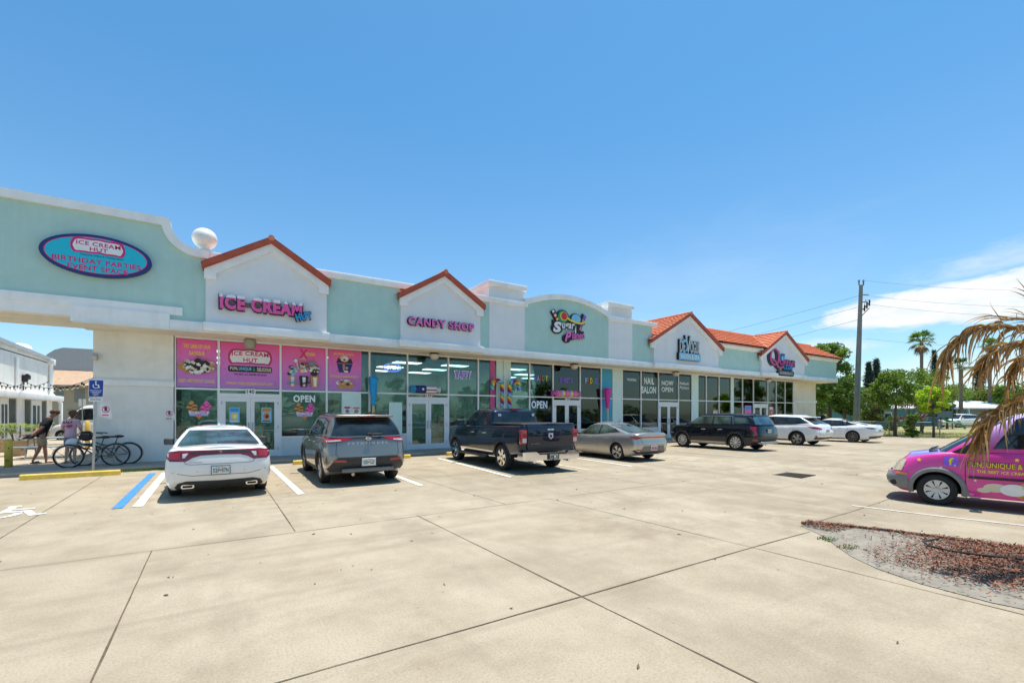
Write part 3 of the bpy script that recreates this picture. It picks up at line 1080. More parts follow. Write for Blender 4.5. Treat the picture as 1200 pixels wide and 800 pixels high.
kid(mb, 'soffit', M_cream)
M_glass = clear_glass()
M_knee = mat('painted_kick_panel', (0.66, 0.70, 0.68), 0.5, var=0.05)
MX = [-1.05, .15, 2.03, 3.6, 5.21, 6.78, 8.64, 10.13, 11.50, 12.99, 14.44, 16.25, 17.77, 19.38, 20.93, 22.46, 24.33, 25.65, 27.17, 28.58, 29.97, 31.38, 32.77, 34.68, 35.89, 37.19, 38.44]
DOORS = [1, 5, 10, 15, 22]
TZ0, TZ1 = 2.43, 2.49
def pane(x0, x1, z0, z1, par, y=G):
 p = MB()
 p.box((x0, y - .004, z0), (x1, y + .004, z1))
 return kid(p, 'pane', M_glass, par)
for i in range(len(MX) - 1):
 x0, x1 = MX[i], MX[i + 1]
 h = 0.034
 f = MB()
 y0, y1 = G - 0.06, G + 0.06
 f.box((x0, y0, 0.12), (x0 + h, y1, 4.155))
 f.box((x1 - h, y0, 0.12), (x1, y1, 4.155))
 f.box((x0 + h, y0 + .002, 4.095), (x1 - h, y1, 4.155))
 f.box((x0 + h, y0 + .002, TZ0), (x1 - h, y1, TZ1))
 isd = i in DOORS
 if not isd:
  f.box((x0 + h, y0 + .004, 0.76), (x1 - h, y1, 0.82))
  f.use(M_alu)
  f.m = [0] * len(f.f)
  f.use(M_knee)
  f.box((x0 + h, G - 0.035, 0.12), (x1 - h, G + .04, 0.76))
 w = kid(f, 'window', M_alu)
 pane(x0 + h, x1 - h, TZ1, 4.095, w)
 if not isd:
  pane(x0 + h, x1 - h, 0.82, TZ0, w)
 else:
  f = MB()
  f.box((x0 + h, y0 + .003, 2.20), (x1 - h, y1, 2.33))
  d0, d1 = x0 + h, x1 - h
  kid(f, 'door_head', M_alu, w)
  pane(d0, d1, 2.33, TZ0, w)
  xm = (d0 + d1) / 2
  for a, b, hs in ((d0 + .05, xm - .005, 1), (xm + .005, d1 - .05, -1)):
   dm = MB()
   s = 0.115
   ya, yb = G - 0.05, G + 0.0
   dm.box((a, ya, 0.13), (a + s, yb, 2.195))
   dm.box((b - s, ya, 0.13), (b, yb, 2.195))
   dm.box((a + s, ya + .002, 2.05), (b - s, yb, 2.195))
   dm.box((a + s, ya + .002, 0.13), (b - s, yb, 0.36))
   dd = kid(dm, 'door', M_alu)
   pane(a + s, b - s, 0.36, 2.05, dd, G - 0.025)
   hm = MB()
   hx = b - s / 2 if hs == 1 else a + s / 2
   hm.tube([(hx, ya - .005, 1.02), (hx, ya - .07, 1.02), (hx, ya - .07, 1.32), (hx, ya - .005, 1.32)], 0.013, 8)
   hm.tube([(a + s, ya - .02, 1.05), (b - s, ya - .02, 1.05)], 0.012, 8)
   kid(hm, 'handle', M_steel, dd)
   hm = MB()
   ox = a if hs == 1 else b
   for z in (0.35, 1.1, 1.95):
    hm.tube([(ox, ya - .012, z), (ox, ya - .012, z + .11)], 0.012, 8)
   kid(hm, 'hinge', M_steel, dd)
  f = MB()
  f.box((d0, y0 + .01, 0.12), (d0 + .05, y1, 2.20))
  f.box((d1 - .05, y0 + .01, 0.12), (d1, y1, 2.20))
  kid(f, 'door_jamb', M_alu, w)
for x0, x1, z0, z1 in ((11.10, 11.90, 0.12, 4.15), (18.62, 19.36, 0.12, 4.15), (25.68, 26.34, .12, 4.15), (29.99, 30.30, .12, 4.15), (4.15, 4.88, .82, 2.43), (6.0, 6.55, .82, 2.1)):
 mb = MB()
 mb.box((x0, G - 0.045, z0), (x1, G + 0.05, z1))
 kid(mb, 'partition', M_paleteal)
mb = MB()
mb.box((10.78, G - .02, .82), (11.02, G + .1, 4.09))
kid(mb, 'partition', mat('magenta_panel', (0.60, 0.09, 0.27), 0.6))
mb = MB()
mb.box((17.82, G - .02, .82), (18.6, G + .1, 4.09))
kid(mb, 'partition', mat('blue_panel', (0.05, 0.36, 0.56), 0.6))
mb = MB()
mb.tube([(11.50, G - .10, 0.12), (11.50, G - .10, 4.16)], 0.03, 8)
mb.sphere((11.55, G - .16, 3.45), 0.05, 6)
kid(mb, 'conduit', M_white)
M_in = mat('interior_wall', (0.42, 0.56, 0.54), 0.8, var=0.1)
M_inf = mat('interior_floor', (0.22, 0.20, 0.17), 0.5, var=0.15)
M_inc = mat('interior_ceiling', (0.6, 0.63, 0.62), 0.9)
mb = MB()
mb.box((-1.0, G + .3, 0.02), (38.4, 29, 0.11))
kid(mb, 'interior_floor', M_inf)
mb = MB()
mb.box((-1.0, G + .2, 3.95), (38.4, 29, 4.12))
kid(mb, 'interior_ceiling', M_inc)
for xa in (-1.0, 5.4, 11.45, 19.0, 26.0, 30.1, 38.3):
 mb = MB()
 mb.box((xa, G + .2, .11), (xa + .12, 26.0, 3.95))
 kid(mb, 'interior_wall', M_in)
mb = MB()
mb.box((-1.0, 26.0, .11), (38.4, 26.2, 3.95))
kid(mb, 'interior_wall', M_in)
M_lamp = emis('ceiling_lamp', (0.92, 1.0, 0.97), 3.2)
for xc in (0.6, 3.4, 7.4, 9.8, 13.2, 15.6, 17.6, 21.0, 23.6, 28.2, 32.5, 36.0):
 for yc in (20.2, 22.6, 24.8):  # deeper row and end-shop panels added to brighten the interiors
  mb = MB()
  mb.box((xc - .6, yc - .3, 3.925), (xc + .6, yc + .3, 3.948))
  kid(mb, 'ceiling_light', M_lamp)
pal = [(0.5, 0.06, 0.10), (0.05, 0.2, 0.5), (0.6, 0.42, 0.05), (0.1, 0.4, 0.12), (0.55, 0.12, 0.4), (0.6, 0.55, 0.5), (0.35, 0.08, 0.03)]
M_goods = [mat('goods_%s' % n, c, 0.5) for n, c in zip(('red', 'blue', 'gold', 'green', 'pink', 'cream', 'brown'), pal)]
M_shelf = mat('white_shelf', (0.55, 0.56, 0.55), 0.5)
def shelf(x, y, w, hgt, label):
 e = empty('display_shelf', (x, y, 0.11), 0, label, 'shelf', 'display shelves inside the shops')
 mb = MB()
 mb.box((-w / 2, 0, 0), (-w / 2 + .03, .4, hgt))
 mb.box((w / 2 - .03, 0, 0), (w / 2, .4, hgt))
 lev = int(hgt / 0.4)
 for k in range(lev + 1):
  mb.box((-w / 2 + .03, 0.002, k * hgt / lev - (0.03 if k else 0)), (w / 2 - .03, .4, k * hgt / lev + (0 if k else .03)))
 mb.build('rack', M_shelf, e)
 mb = MB()
 for k in range(lev):
  xx = -w / 2 + .06
  while xx < w / 2 - .2:
   bw = rng.uniform(.09, .2)
   mb.use(rng.choice(M_goods))
   z0 = k * hgt / lev + (.032 if k == 0 else .002)
   mb.bbox((xx, .05, z0), (xx + bw, .3, z0 + rng.uniform(.14, .3)), 0.01)
   xx += bw + rng.uniform(.01, .06)
 mb.build('goods', None, e)
shelf(-0.4, 19.6, 1.1, 1.3, 'display shelf of bright boxes behind the leftmost ice cream window')
shelf(2.8, 19.9, 1.3, 1.0, 'low shelf of boxes behind the window marked open, right of door 140')
shelf(7.2, 20.3, 0.8, 1.9, 'tall candy shelf behind the left leaf of door 130')
shelf(9.4, 19.7, 1.3, 1.4, 'candy shelf behind the window right of door 130')
shelf(12.4, 19.5, 1.0, 1.2, 'candy shelf behind the window over the pickup roof')
shelf(13.7, 19.8, 1.3, 1.5, 'candy shelf behind the lettered window left of door 120')
shelf(17.0, 19.7, 1.3, 1.3, 'candy shelf behind the window right of door 120')
shelf(27.9, 19.6, 1.2, 1.5, 'shelf of goods behind the window over the black people carrier')
shelf(31.4, 19.6, 1.5, 1.5, 'shelf of goods left of the farthest shop doors')
shelf(36.5, 19.7, 1.6, 1.4, 'shelf of goods behind the two farthest windows')
M_frost = mat('frosted_globe', (0.62, 0.55, 0.44), 0.4, var=0.1)
M_bronze = mat('bronze_lamp', (0.10, 0.085, 0.06), 0.5, metal=0.4)
M_hood = mat('tan_lamp_hood', (0.34, 0.30, 0.23), 0.5, metal=0.2)
for i, (px, lab) in enumerate(((293, 'round bronze soffit lamp above the ice cream poster and door 140'), (509, 'round frosted soffit lamp above candy shop door 130'),
                               (673, 'round frosted soffit lamp above door 120, right of the rainbow canes'), (792, 'round frosted soffit lamp above the nail salon door'), (900.6, 'round frosted soffit lamp above the farthest shop doors'))):
 e = empty('soffit_lamp', (wx(px, 17.8), 17.8, 4.155), 0, lab, 'lamp', 'round lamps under the soffit')
 mb = MB()
 if i == 0:
  mb.lathe([(0.0, 0), (0.15, 0), (0.17, -.05), (0.20, -.12), (0.185, -.14)], 20)
 else:
  mb.lathe([(0.0, 0), (0.15, 0), (0.20, -.04), (0.21, -.07), (0.19, -.075)], 20)
 mb.build('lamp_base', M_bronze if i else M_hood, e)
 mb = MB()
 if i == 0:
  mb.lathe([(0.185, -.14), (0.19, -.22), (0.15, -.32), (0.13, -.34), (0.0, -.34)], 20)
 else:
  mb.lathe([(0.19, -.07), (0.20, -.14), (0.17, -.22), (0.10, -.28), (0.0, -.30)], 20)
 mb.build('globe', M_hood if i == 0 else M_frost, e)
gx, gz = wx(240, 17.45), wz(240, 280, 17.45)
e = empty('globe_finial', (gx, 17.45, 6.70), 0, 'white ball on the parapet left of the ice cream gable', 'ball finial')
mb = MB()
mb.sphere((0, 0, gz - 6.70), 0.345, 14, (1, 1, .94))
mb.build('ball', mat('white_ball', (0.78, 0.77, 0.74), 0.4, var=0.05, dirt=(0.55, .52, .45), dscale=2, damt=.4), e)
mb = MB()
mb.lathe([(0.0, 0), (0.24, 0.0), (0.24, .04), (0.14, .10), (0.16, .16)], 20)
mb.build('base', M_white, e)
for px, Y, z, lab in ((111.5, 18.45, 3.35, 'small grey wall lamp at the corner of the pale passage wall'), (958, 18.3, 3.72, 'small round flood lamp under the eaves at the far end of the strip')):
 e = empty('wall_lamp', (wx(px, Y), Y, z), 0, lab, 'lamp', 'small lamps at the ends of the strip')
 mb = MB()
 mb.bbox((-.06, -.06, -.10), (.06, .06, .10), .02)
 mb.build('housing', M_steel, e)
 mb = MB()
 mb.sphere((0, -.09, -.04), .07, 8)
 mb.build('globe', M_frost, e)
# ================================================================== SIGNS AND WINDOW GRAPHICS
def flat(name, col, rough=0.5, var=0.04):
 return mat(name, col, rough, var=var, vscale=8)
C_pink = flat('sign_pink', (0.78, 0.10, 0.36))
C_hot = flat('sign_hot_pink', (0.80, 0.16, 0.50))
C_mag = flat('sign_magenta', (0.62, 0.02, 0.17))
C_navy = flat('sign_navy', (0.015, 0.03, 0.17))
C_cyan = flat('sign_cyan', (0.01, 0.50, 0.66))
C_blue = flat('sign_blue', (0.03, 0.32, 0.66))
C_lblue = flat('sign_light_blue', (0.22, 0.55, 0.78))
C_white = flat('sign_white', (0.80, 0.80, 0.80))
C_black = flat('sign_black', (0.012, 0.012, 0.018))
C_yel = flat('sign_yellow', (0.90, 0.66, 0.03))
C_purple = flat('sign_purple', (0.27, 0.12, 0.75))
C_red = flat('sign_red', (0.55, 0.03, 0.03))
C_green = flat('sign_green', (0.02, 0.30, 0.12))
C_orange = flat('sign_orange', (0.75, 0.22, 0.03))
C_choc = flat('print_chocolate', (0.035, 0.015, 0.01))
C_vanil = flat('print_vanilla', (0.70, 0.62, 0.46))
C_gold = flat('print_golden', (0.55, 0.28, 0.08))
C_rose = flat('print_rose', (0.66, 0.25, 0.22))
C_teal = flat('print_teal', (0.03, 0.38, 0.42))
C_grey = flat('print_grey', (0.20, 0.22, 0.24))
def lpx(mb, body, cx, cy, wpx, hpx, Y, **k):
 """lettering measured on the photograph, laid on the wall plane Y"""
 x0, x1 = wx(cx - wpx / 2, Y), wx(cx + wpx / 2, Y)
 d = Y / ray(cx)[1]
 lettering(mb, body, (x0 + x1) / 2, wz(cx, cy, Y), x1 - x0, hpx * d / 540, Y, **k)
def sign_root(name, x, y, z, label, cat='sign', group=None):
 return empty(name, (x, y, z), 0, label, cat, group)
def pp(mb, poly, y0, y1):
 mb.prism(poly, 'y', y0, y1)
e = sign_root('oval_sign', -2.715, 17.28, 6.05, 'blue oval sign reading Birthday Parties Event Space on the teal parapet')
mb = MB().use(C_navy)
pp(mb, ellipse(-2.715, 6.05, 1.19, 0.575, 56), 17.14, 17.29)
mb.use(C_mag)
pp(mb, ellipse(-2.715, 6.05, 1.10, 0.505, 56), 17.136, 17.15)
mb.use(C_cyan)
pp(mb, ellipse(-2.715, 6.05, 1.075, 0.485, 56), 17.132, 17.15)
kid(mb, 'sign_face', None, e)
def banner(mb, cx, cz, w, h, y, arc=0.05, mrim=C_mag):
 for g, m, yy in ((0.055 * w / 1.2, mrim, y), (0.0, C_white, y - .004)):
  top, bot = [], []
  for i in range(25):
   t = -1 + 2 * i / 24
   x = cx + t * (w / 2 + g)
   wave = arc * (1 - t * t) + 0.25 * arc * cos(3 * pi * t)
   cut = .42 * h * max(0, (abs(t) - .86) / .14) ** 2
   top.append((x, cz + h / 2 + g + wave - cut))
   bot.append((x, cz - h / 2 - g + wave * 0.9 + cut))
  mb.use(m)
  pp(mb, bot + top[::-1], yy, y + 0.006)
mb = MB()
banner(mb, -2.70, 6.275, 1.06, 0.31, 17.126, 0.03)
mb.use(C_mag)
lettering(mb, 'ICE CREAM', -2.69, 6.355, 0.94, 0.115, 17.119, bold=0.02)
lettering(mb, 'HUT', -2.69, 6.21, 0.38, 0.11, 17.119, bold=0.02)
kid(mb, 'name_banner', None, e)
mb = MB().use(C_mag)
lettering(mb, 'BIRTHDAY PARTIES', -2.71, 5.87, 1.88, 0.145, 17.129, bold=0.025)
lettering(mb, 'EVENT SPACE', -2.70, 5.68, 1.28, 0.145, 17.129, bold=0.025)
mb.use(C_black)
lettering(mb, 'Corporate Offices & Training Center', -2.62, 6.035, 0.92, 0.07, 17.129, bold=0.0)
kid(mb, 'lettering', None, e)
e = sign_root('channel_letter_sign', 1.35, 17.1, 5.15, 'pink snow-capped Ice Cream channel letters with blue Hut on the first gable')
mb = MB().use(flat('raceway_brown', (0.16, 0.12, 0.10)))
mb.box((0.25, 17.09, 5.06), (2.45, 17.16, 5.20))
kid(mb, 'raceway', None, e)
snow = MB().use(C_white)
pk = MB().use(C_pink)
bk = MB().use(C_black)
lettering(bk, 'ICE CREAM', 1.35, 5.135, 2.44, 0.50, 17.03, depth=0.06, bold=0.075)
lettering(pk, 'ICE CREAM', 1.35, 5.14, 2.36, 0.44, 17.00, depth=0.09, bold=0.055)
kid(bk, 'letter_back', None, e)
kid(pk, 'letters', None, e)
tmp = MB()
lettering(tmp, 'ICE CREAM', 1.35, 5.155, 2.39, 0.46, 16.985, depth=0.11, bold=0.06)
bm = bmesh.new()
bv = [bm.verts.new(v) for v in tmp.v]
for f in tmp.f:
 try:
  bm.faces.new([bv[i] for i in f])
 except Exception:
  pass
bmesh.ops.triangulate(bm, faces=bm.faces)
bmesh.ops.bisect_plane(bm, geom=list(bm.verts) + list(bm.edges) + list(bm.faces), plane_co=(0, 0, 5.285), plane_no=(0, 0, -1), clear_outer=True)
snow.bm(bm)
kid(snow, 'snow_caps', None, e)
for w, m, y, d, b in ((0.55, C_black, 17.0, 0.05, .09), (0.50, C_blue, 16.965, 0.07, .05)):
 q = MB().use(m)
 lettering(q, 'HUT', 2.57, 4.93, w, 0.25 + (w - .5), y, depth=d, bold=b, rot=radians(14))
 kid(q, 'letters' if m is C_blue else 'letter_back', None, e)
e = sign_root('channel_letter_sign', 7.72, 17.1, 5.22, 'pink Candy Shop channel letters on the second small gable')
for w, h, m, y, d, b, n in ((2.90, 0.35, C_black, 17.06, 0.09, 0.045, 'letter_back'), (2.84, 0.31, C_hot, 17.03, 0.03, 0.03, 'letters')):
 q = MB().use(m)
 lettering(q, 'CANDY SHOP', 7.72, 5.22, w, h, y, depth=d, bold=b, spacing=1.08)
 kid(q, n, None, e)
def sp(zx, zy, Y=17.22):
 return wx(640 + zx / 16, Y), wz(640 + zx / 16, 355 + zy / 16, Y)
def spe(zx, zy, rx, ry, n=28, rot=0):
 c = sp(zx, zy)
 ex = sp(zx + rx, zy)[0] - c[0]
 ez = c[1] - sp(zx, zy + ry)[1]
 return ellipse(c[0], c[1], ex, ez, n, rot)
def band(pts, w):
 """polyline in wall coordinates with thickness -> polygon"""
 a, b = [], []
 for i, p in enumerate(pts):
  q, r_ = Vector(pts[max(0, i - 1)]), Vector(pts[min(len(pts) - 1, i + 1)])
  d = (r_ - q).normalized()
  nn = Vector((-d.y, d.x)) * (w if not hasattr(w, '__len__') else w[i]) / 2
  a.append((p[0] + nn.x, p[1] + nn.y))
  b.append((p[0] - nn.x, p[1] - nn.y))
 return a + b[::-1]
cxy = sp(420, 400)
e = sign_root('planet_sign', cxy[0], 17.28, cxy[1], 'Sugar Planet logo sign with candies and a ringed planet on the arched teal wall')
bkm = MB().use(C_black)
yb0, yb1 = 17.20, 17.29
pp(bkm, band([sp(118, 135), sp(220, 335)], 0.26), yb0, yb1)
pp(bkm, spe(312, 262, 112, 135), yb0 + .003, yb1)
pp(bkm, spe(555, 310, 105, 112), yb0 + .006, yb1)
pp(bkm, band([sp(390, 280), sp(470, 345), sp(590, 388), sp(720, 368)], 0.20), yb0 + .009, yb1)
pp(bkm, band([sp(715, 225), sp(640, 430), sp(600, 560)], 0.26), yb0 + .012, yb1)
pp(bkm, band([sp(120, 380), sp(250, 380), sp(400, 430), sp(545, 440)], 0.34), yb0 + .015, yb1)
pp(bkm, spe(205, 470, 105, 105), yb0 + .018, yb1)
pp(bkm, band([sp(400, 640), sp(560, 605), sp(715, 600)], 0.36), yb0 + .021, yb1)
pp(bkm, spe(385, 665, 75, 80), yb0 + .024, yb1)
kid(bkm, 'sign_back', None, e)
f = MB()
yf = 17.185
f.use(C_green)
pp(f, spe(310, 258, 92, 112), yf, yf + .02)
f.use(C_yel)
pp(f, spe(325, 250, 68, 84), yf - .004, yf + .02)
f.use(C_red)
pp(f, spe(328, 248, 55, 72), yf - .008, yf + .02)
f.use(C_lblue)
pp(f, spe(555, 300, 84, 88), yf, yf + .02)
f.use(C_yel)
pp(f, band([sp(392, 280), sp(440, 320), sp(520, 360), sp(620, 385), sp(690, 378), sp(716, 350)], 0.085), yf - .012, yf + .02)
cols = [C_white, C_red, C_white, C_red, C_yel]
for i, c in enumerate(cols):
 a, b = Vector(sp(118, 140)), Vector(sp(215, 325))
 f.use(c)
 pp(f, band([a.lerp(b, i / 5), a.lerp(b, (i + 1) / 5 - .02)], 0.13), yf, yf + .02)
for i, c in enumerate((C_purple, C_rose, C_purple, C_rose)):
 a, b = Vector(sp(718, 235)), Vector(sp(625, 520))
 f.use(c)
 pp(f, band([a.lerp(b, i / 4), a.lerp(b, (i + 1) / 4 - .03)], 0.11), yf + .002, yf + .02)
f.use(C_white)
pp(f, band([sp(545, 470), sp(545, 575)], 0.07), yf + .004, yf + .02)
kid(f, 'candy_art', None, e)
f = MB().use(C_white)
c = sp(200, 450)
lettering(f, 'S', c[0], c[1], 0.50, 0.52, 17.17, depth=.02, bold=0.05, shear=0.15)
c = sp(410, 455)
lettering(f, 'ugar', c[0], c[1], 0.80, 0.38, 17.17, depth=.02, bold=0.02, shear=0.25, rot=radians(2))
kid(f, 'lettering', None, e)
f = MB().use(C_hot)
c = sp(400, 630)
lettering(f, 'P', c[0], c[1], 0.40, 0.50, 17.17, depth=.02, bold=0.035, shear=0.3)
c = sp(580, 605)
lettering(f, 'lanet', c[0] + .03, c[1], 0.80, 0.36, 17.17, depth=.02, bold=0.02, shear=0.25, rot=radians(5))
kid(f, 'lettering', None, e)
def vg(zx, zy, Y=17.08):
 return wx(790 + zx / 33.33, Y), wz(790 + zx / 33.33, 395 + zy / 33.33, Y)
a, b = vg(135, 560), vg(1000, 750)
e = sign_root('salon_sign', (a[0] + b[0]) / 2, 17.15, b[1], 'black and white Vogue salon sign with a blue lower box on the third gable')
mb = MB().use(C_black)
mb.box((a[0], 17.0, a[1] - .46), (b[0] - .02, 17.16, a[1] - .04))
mb.use(C_lblue)
mb.box((a[0] + .05, 16.995, a[1] - .45), (b[0] - .03, 17.05, a[1] - .05))
kid(mb, 'lower_box', None, e)
mb = MB().use(C_white)
lettering(mb, 'SALON & SPA', (a[0] + b[0]) / 2, a[1] - .25, 1.75, 0.24, 16.988, bold=.02)
kid(mb, 'lettering', None, e)
for m, bo, y, dd, k in ((C_black, .035, 17.06, .09, 1.0), (flat('brushed_letter', (0.55, 0.58, 0.58), 0.3), .015, 17.03, .05, 1.0)):
 mb = MB().use(m)
 for s, zx, zy, w, h in (('DE', 310, 360, 0.52, 0.82), ('Y', 530, 320, 0.58, 1.18), ('OGUE', 800, 430, 1.0, 0.80)):
  c = vg(zx, zy)
  lettering(mb, s if s != 'Y' else 'V', c[0] - (.04 if m is C_black else 0), c[1] + .02, w * .92 + (.06 if m is C_black else 0), h * .88 + (.06 if m is C_black else 0), y, depth=dd, bold=bo)
 kid(mb, 'letters' if m is not C_black else 'letter_back', None, e)
mb = MB().use(C_lblue)
pp(mb, band([vg(300, 190), vg(380, 110), vg(460, 180), vg(500, 330), vg(480, 460), vg(440, 550)], 0.10), 17.02, 17.06)
kid(mb, 'swoosh', None, e)
def qs(zx, zy, Y=17.08):
 return wx(898 + zx / 22.2, Y), wz(898 + zx / 22.2, 404 + zy / 22.2, Y)
c = qs(400, 400)
e = sign_root('queen_sign', c[0], 17.15, c[1], 'pink and black sign with a huge Q and blue crown on the last gable')
C_qp = flat('sign_deep_pink', (0.60, 0.07, 0.28))
for m, dx, wk, y, dd in ((C_black, -28, 0.24, 17.09, .07), (C_qp, 12, 0.15, 17.05, .09)):
 mb = MB().use(m)
 pts = []
 for i in range(33):
  t = 2 * pi * i / 32 + 0.5
  pts.append(qs(205 + dx + 105 * cos(t), 310 - 205 * sin(t)))
 pp(mb, band(pts, [wk * (0.55 + 0.6 * abs(cos(2 * pi * i / 32 + 0.5))) for i in range(33)]), y, y + dd)
 pp(mb, band([qs(150 + dx, 370), qs(225 + dx, 430), qs(280 + dx, 560), qs(340 + dx, 605), qs(420 + dx, 570)], wk * 0.9), y - .004, y + dd)
 pp(mb, band([qs(310 + dx, 150), qs(330 + dx, 300), qs(330 + dx, 460)], wk * 0.7), y + .004, y + dd)
 kid(mb, 'letter_q' if m is C_qp else 'letter_back', None, e)
mb = MB().use(C_blue)
pp(mb, [qs(370, 255), qs(395, 300), qs(420, 245), qs(445, 300), qs(472, 250), qs(455, 400), qs(385, 400)], 17.04, 17.12)
mb.use(C_black)
pp(mb, [qs(385, 240), qs(465, 232), qs(460, 262), qs(390, 268)], 17.03, 17.12)
mb.use(C_lblue)
pp(mb, spe(0, 0, 1, 1) and ellipse(*qs(405, 350), 0.10, 0.16, 16), 17.03, 17.12)
kid(mb, 'crown', None, e)
for txt, zx, zy, w, h, m1 in (('UEENS', 545, 478, 2.15, 0.40, C_qp), ('CLUB', 550, 578, 1.35, 0.40, C_blue)):
 c = qs(zx, zy)
 for m, bo, y, k in ((C_black, .07, 17.07, .10), (m1, .02, 17.03, -.06)):
  mb = MB().use(m)
  lettering(mb, txt, c[0], c[1], w + k, h + k, y, depth=.06, bold=bo)
  kid(mb, 'letters' if m is m1 else 'letter_back', None, e)
a, b = qs(285, 640), qs(700, 720)
mb = MB().use(C_black)
pp(mb, rrect(a[0], a[1] - .42, b[0], a[1] - .02, .19), 17.02, 17.15)
mb.use(flat('pill_letter', (0.55, 0.57, 0.56)))
lettering(mb, 'EXPERIENCE', (a[0] + b[0]) / 2, a[1] - .22, (b[0] - a[0]) * .8, .20, 17.012, bold=.02)
kid(mb, 'name_plate', None, e)
def poster_mat():
 m, t, b = pbsdf('pink_poster_print')
 tcn = t.node('ShaderNodeTexCoord')
 s = t.node('ShaderNodeSeparateXYZ', i_0=tcn.outputs['Object'])
 c = t.ramp(t.math('DIVIDE', t.math('SUBTRACT', s.outputs[2], 2.5), 1.6), [(0.0, (0.46, 0.20, 0.56)), (0.5, (0.74, 0.18, 0.55)), (1.0, (0.86, 0.10, 0.36))])
 t.put(b.inputs['Base Color'], c)
 b.inputs['Roughness'].default_value = 0.35
 return m
M_post = poster_mat()
YP = G - 0.012
PZ0, PZ1 = 2.52, 4.08
def poster(x0, x1, label):
 e = empty('window_poster', ((x0 + x1) / 2, YP, PZ0), 0, label, 'poster', 'pink window posters over the ice cream shop')
 mb = MB().use(M_post)
 mb.box((x0, YP, PZ0), (x1, YP + .006, PZ1))
 for k in range(int((x1 - x0) * 22)):
  mb.use(rng.choice((C_mag, C_purple, C_rose)))
  x, z, a = rng.uniform(x0 + .08, x1 - .08), rng.uniform(PZ0 + .08, PZ1 - .08), rng.uniform(0, pi)
  pp(mb, band([(x - .035 * cos(a), z - .035 * sin(a)), (x + .035 * cos(a), z + .035 * sin(a))], 0.014), YP - .0015, YP)
 kid(mb, 'sheet', None, e)
 return e
def art(e, items, name='picture', y=YP - .003):
 mb = MB()
 for k, (m, poly) in enumerate(items):
  mb.use(m)
  pp(mb, poly, y - 0.0012 * (k + 1), y + .002)
 kid(mb, name, None, e)
def words(e, lst, y=YP - .004):
 mb = MB()
 for txt, cx, cz, w, h, m, bold in lst:
  mb.use(m)
  lettering(mb, txt, cx, cz, w, h, y, bold=bold)
 kid(mb, 'lettering', None, e)
def blobs(cx, cz, rx, rz, cols, n, r0, r1, seed):
 rr = random.Random(seed)
 out = []
 for k in range(n):
  a, q = rr.uniform(0, 2 * pi), sqrt(rr.random())
  r = rr.uniform(r0, r1)
  pts = []
  for i in range(10):
   t = 2 * pi * i / 10
   s = r * rr.uniform(.7, 1.25)
   pts.append((cx + rx * q * cos(a) + s * cos(t), cz + rz * q * sin(a) + s * .8 * sin(t)))
  out.append((rr.choice(cols), pts))
 return out
e = poster(-1.0, .10, 'pink poster Try One of Our Famous above the leftmost shop window')
words(e, [('TRY ONE OF OUR', -.45, 3.86, .74, .12, C_yel, .03), ('FAMOUS', -.45, 3.63, .42, .13, C_yel, .03), ('KRISPY KREME DONUT SUNDAES', -.45, 2.72, .98, .11, C_yel, .02)])
it = blobs(-.74, 3.20, .17, .20, [C_gold, C_vanil, C_rose, C_gold], 34, .03, .08, 1) + blobs(-.14, 3.22, .17, .19, [C_gold, C_vanil, C_rose, C_gold], 34, .03, .08, 2)
it += [(C_choc, ellipse(-.45, 3.16, .30, .22, 24))] + blobs(-.45, 3.19, .33, .24, [C_choc, C_vanil, C_white, C_choc, C_vanil], 60, .03, .085, 3)
art(e, it)
e = poster(.19, 1.99, 'pink poster with the white shop name banner above door 140')
words(e, [('THE BEST ICE CREAM AROUND!', 1.09, 3.00, 1.0, .07, C_black, .02), ('WWW.THEICECREAMHUT.COM', 1.09, 2.68, 1.45, .085, C_yel, .02)])
mb = MB()
banner(mb, 1.09, 3.58, 1.22, 0.40, YP - .006, 0.04, flat('banner_rim', (0.50, 0.04, 0.16)))
mb.use(C_mag)
lettering(mb, 'ICE CREAM', 1.09, 3.70, 1.12, 0.15, YP - .013, bold=.03, arc=.03)
lettering(mb, 'HUT', 1.09, 3.50, .44, 0.14, YP - .013, bold=.03)
kid(mb, 'name_banner', None, e)
mb = MB().use(C_black)
pp(mb, rrect(.42, 3.08, 1.76, 3.29, .06), YP - .006, YP)
for i, (tx, cx, w, m) in enumerate((('FUN,', .60, .24, C_vanil), ('UNIQUE', .93, .38, C_lblue), ('&', 1.20, .09, C_green), ('DELICIOUS', 1.51, .44, C_vanil))):
 mb.use(m)
 lettering(mb, tx, cx, 3.185, w, .13, YP - .009, bold=.04)
kid(mb, 'slogan', None, e)
e = poster(2.07, 3.56, 'pink poster of three tall loaded milkshakes above the open sign')
words(e, [('X', 2.80, 3.84, .30, .34, C_mag, .02), ('treme', 3.03, 3.85, .32, .13, C_yel, .02), ('MONSTER', 2.72, 3.66, .26, .07, C_yel, .02), ('SHAKES', 3.03, 3.62, .34, .07, C_orange, .02)])
it = []
for cx, cup, tops, h in ((2.42, C_rose, [C_teal, C_lblue, C_choc, C_vanil], .95), (2.80, C_choc, [C_vanil, C_rose, C_white, C_choc, C_gold], 1.0), (3.17, C_gold, [C_choc, C_vanil, C_choc, C_white], .97)):
 it.append((cup, [(cx - .10, 2.62), (cx + .10, 2.62), (cx + .15, 3.02), (cx - .15, 3.02)]))
 it.append((C_white, [(cx - .03, 2.64), (cx + .05, 2.64), (cx + .07, 2.98), (cx - .05, 2.98)]))
 it += blobs(cx, 3.18 * h + .16, .15, .17, tops, 34, .025, .07, int(cx * 100))
it.append((C_grey, [(2.95, 3.40), (3.20, 3.37), (3.18, 3.52), (2.93, 3.55)]))
it.append((C_vanil, band([(2.62, 3.25), (2.55, 3.52)], .03)))
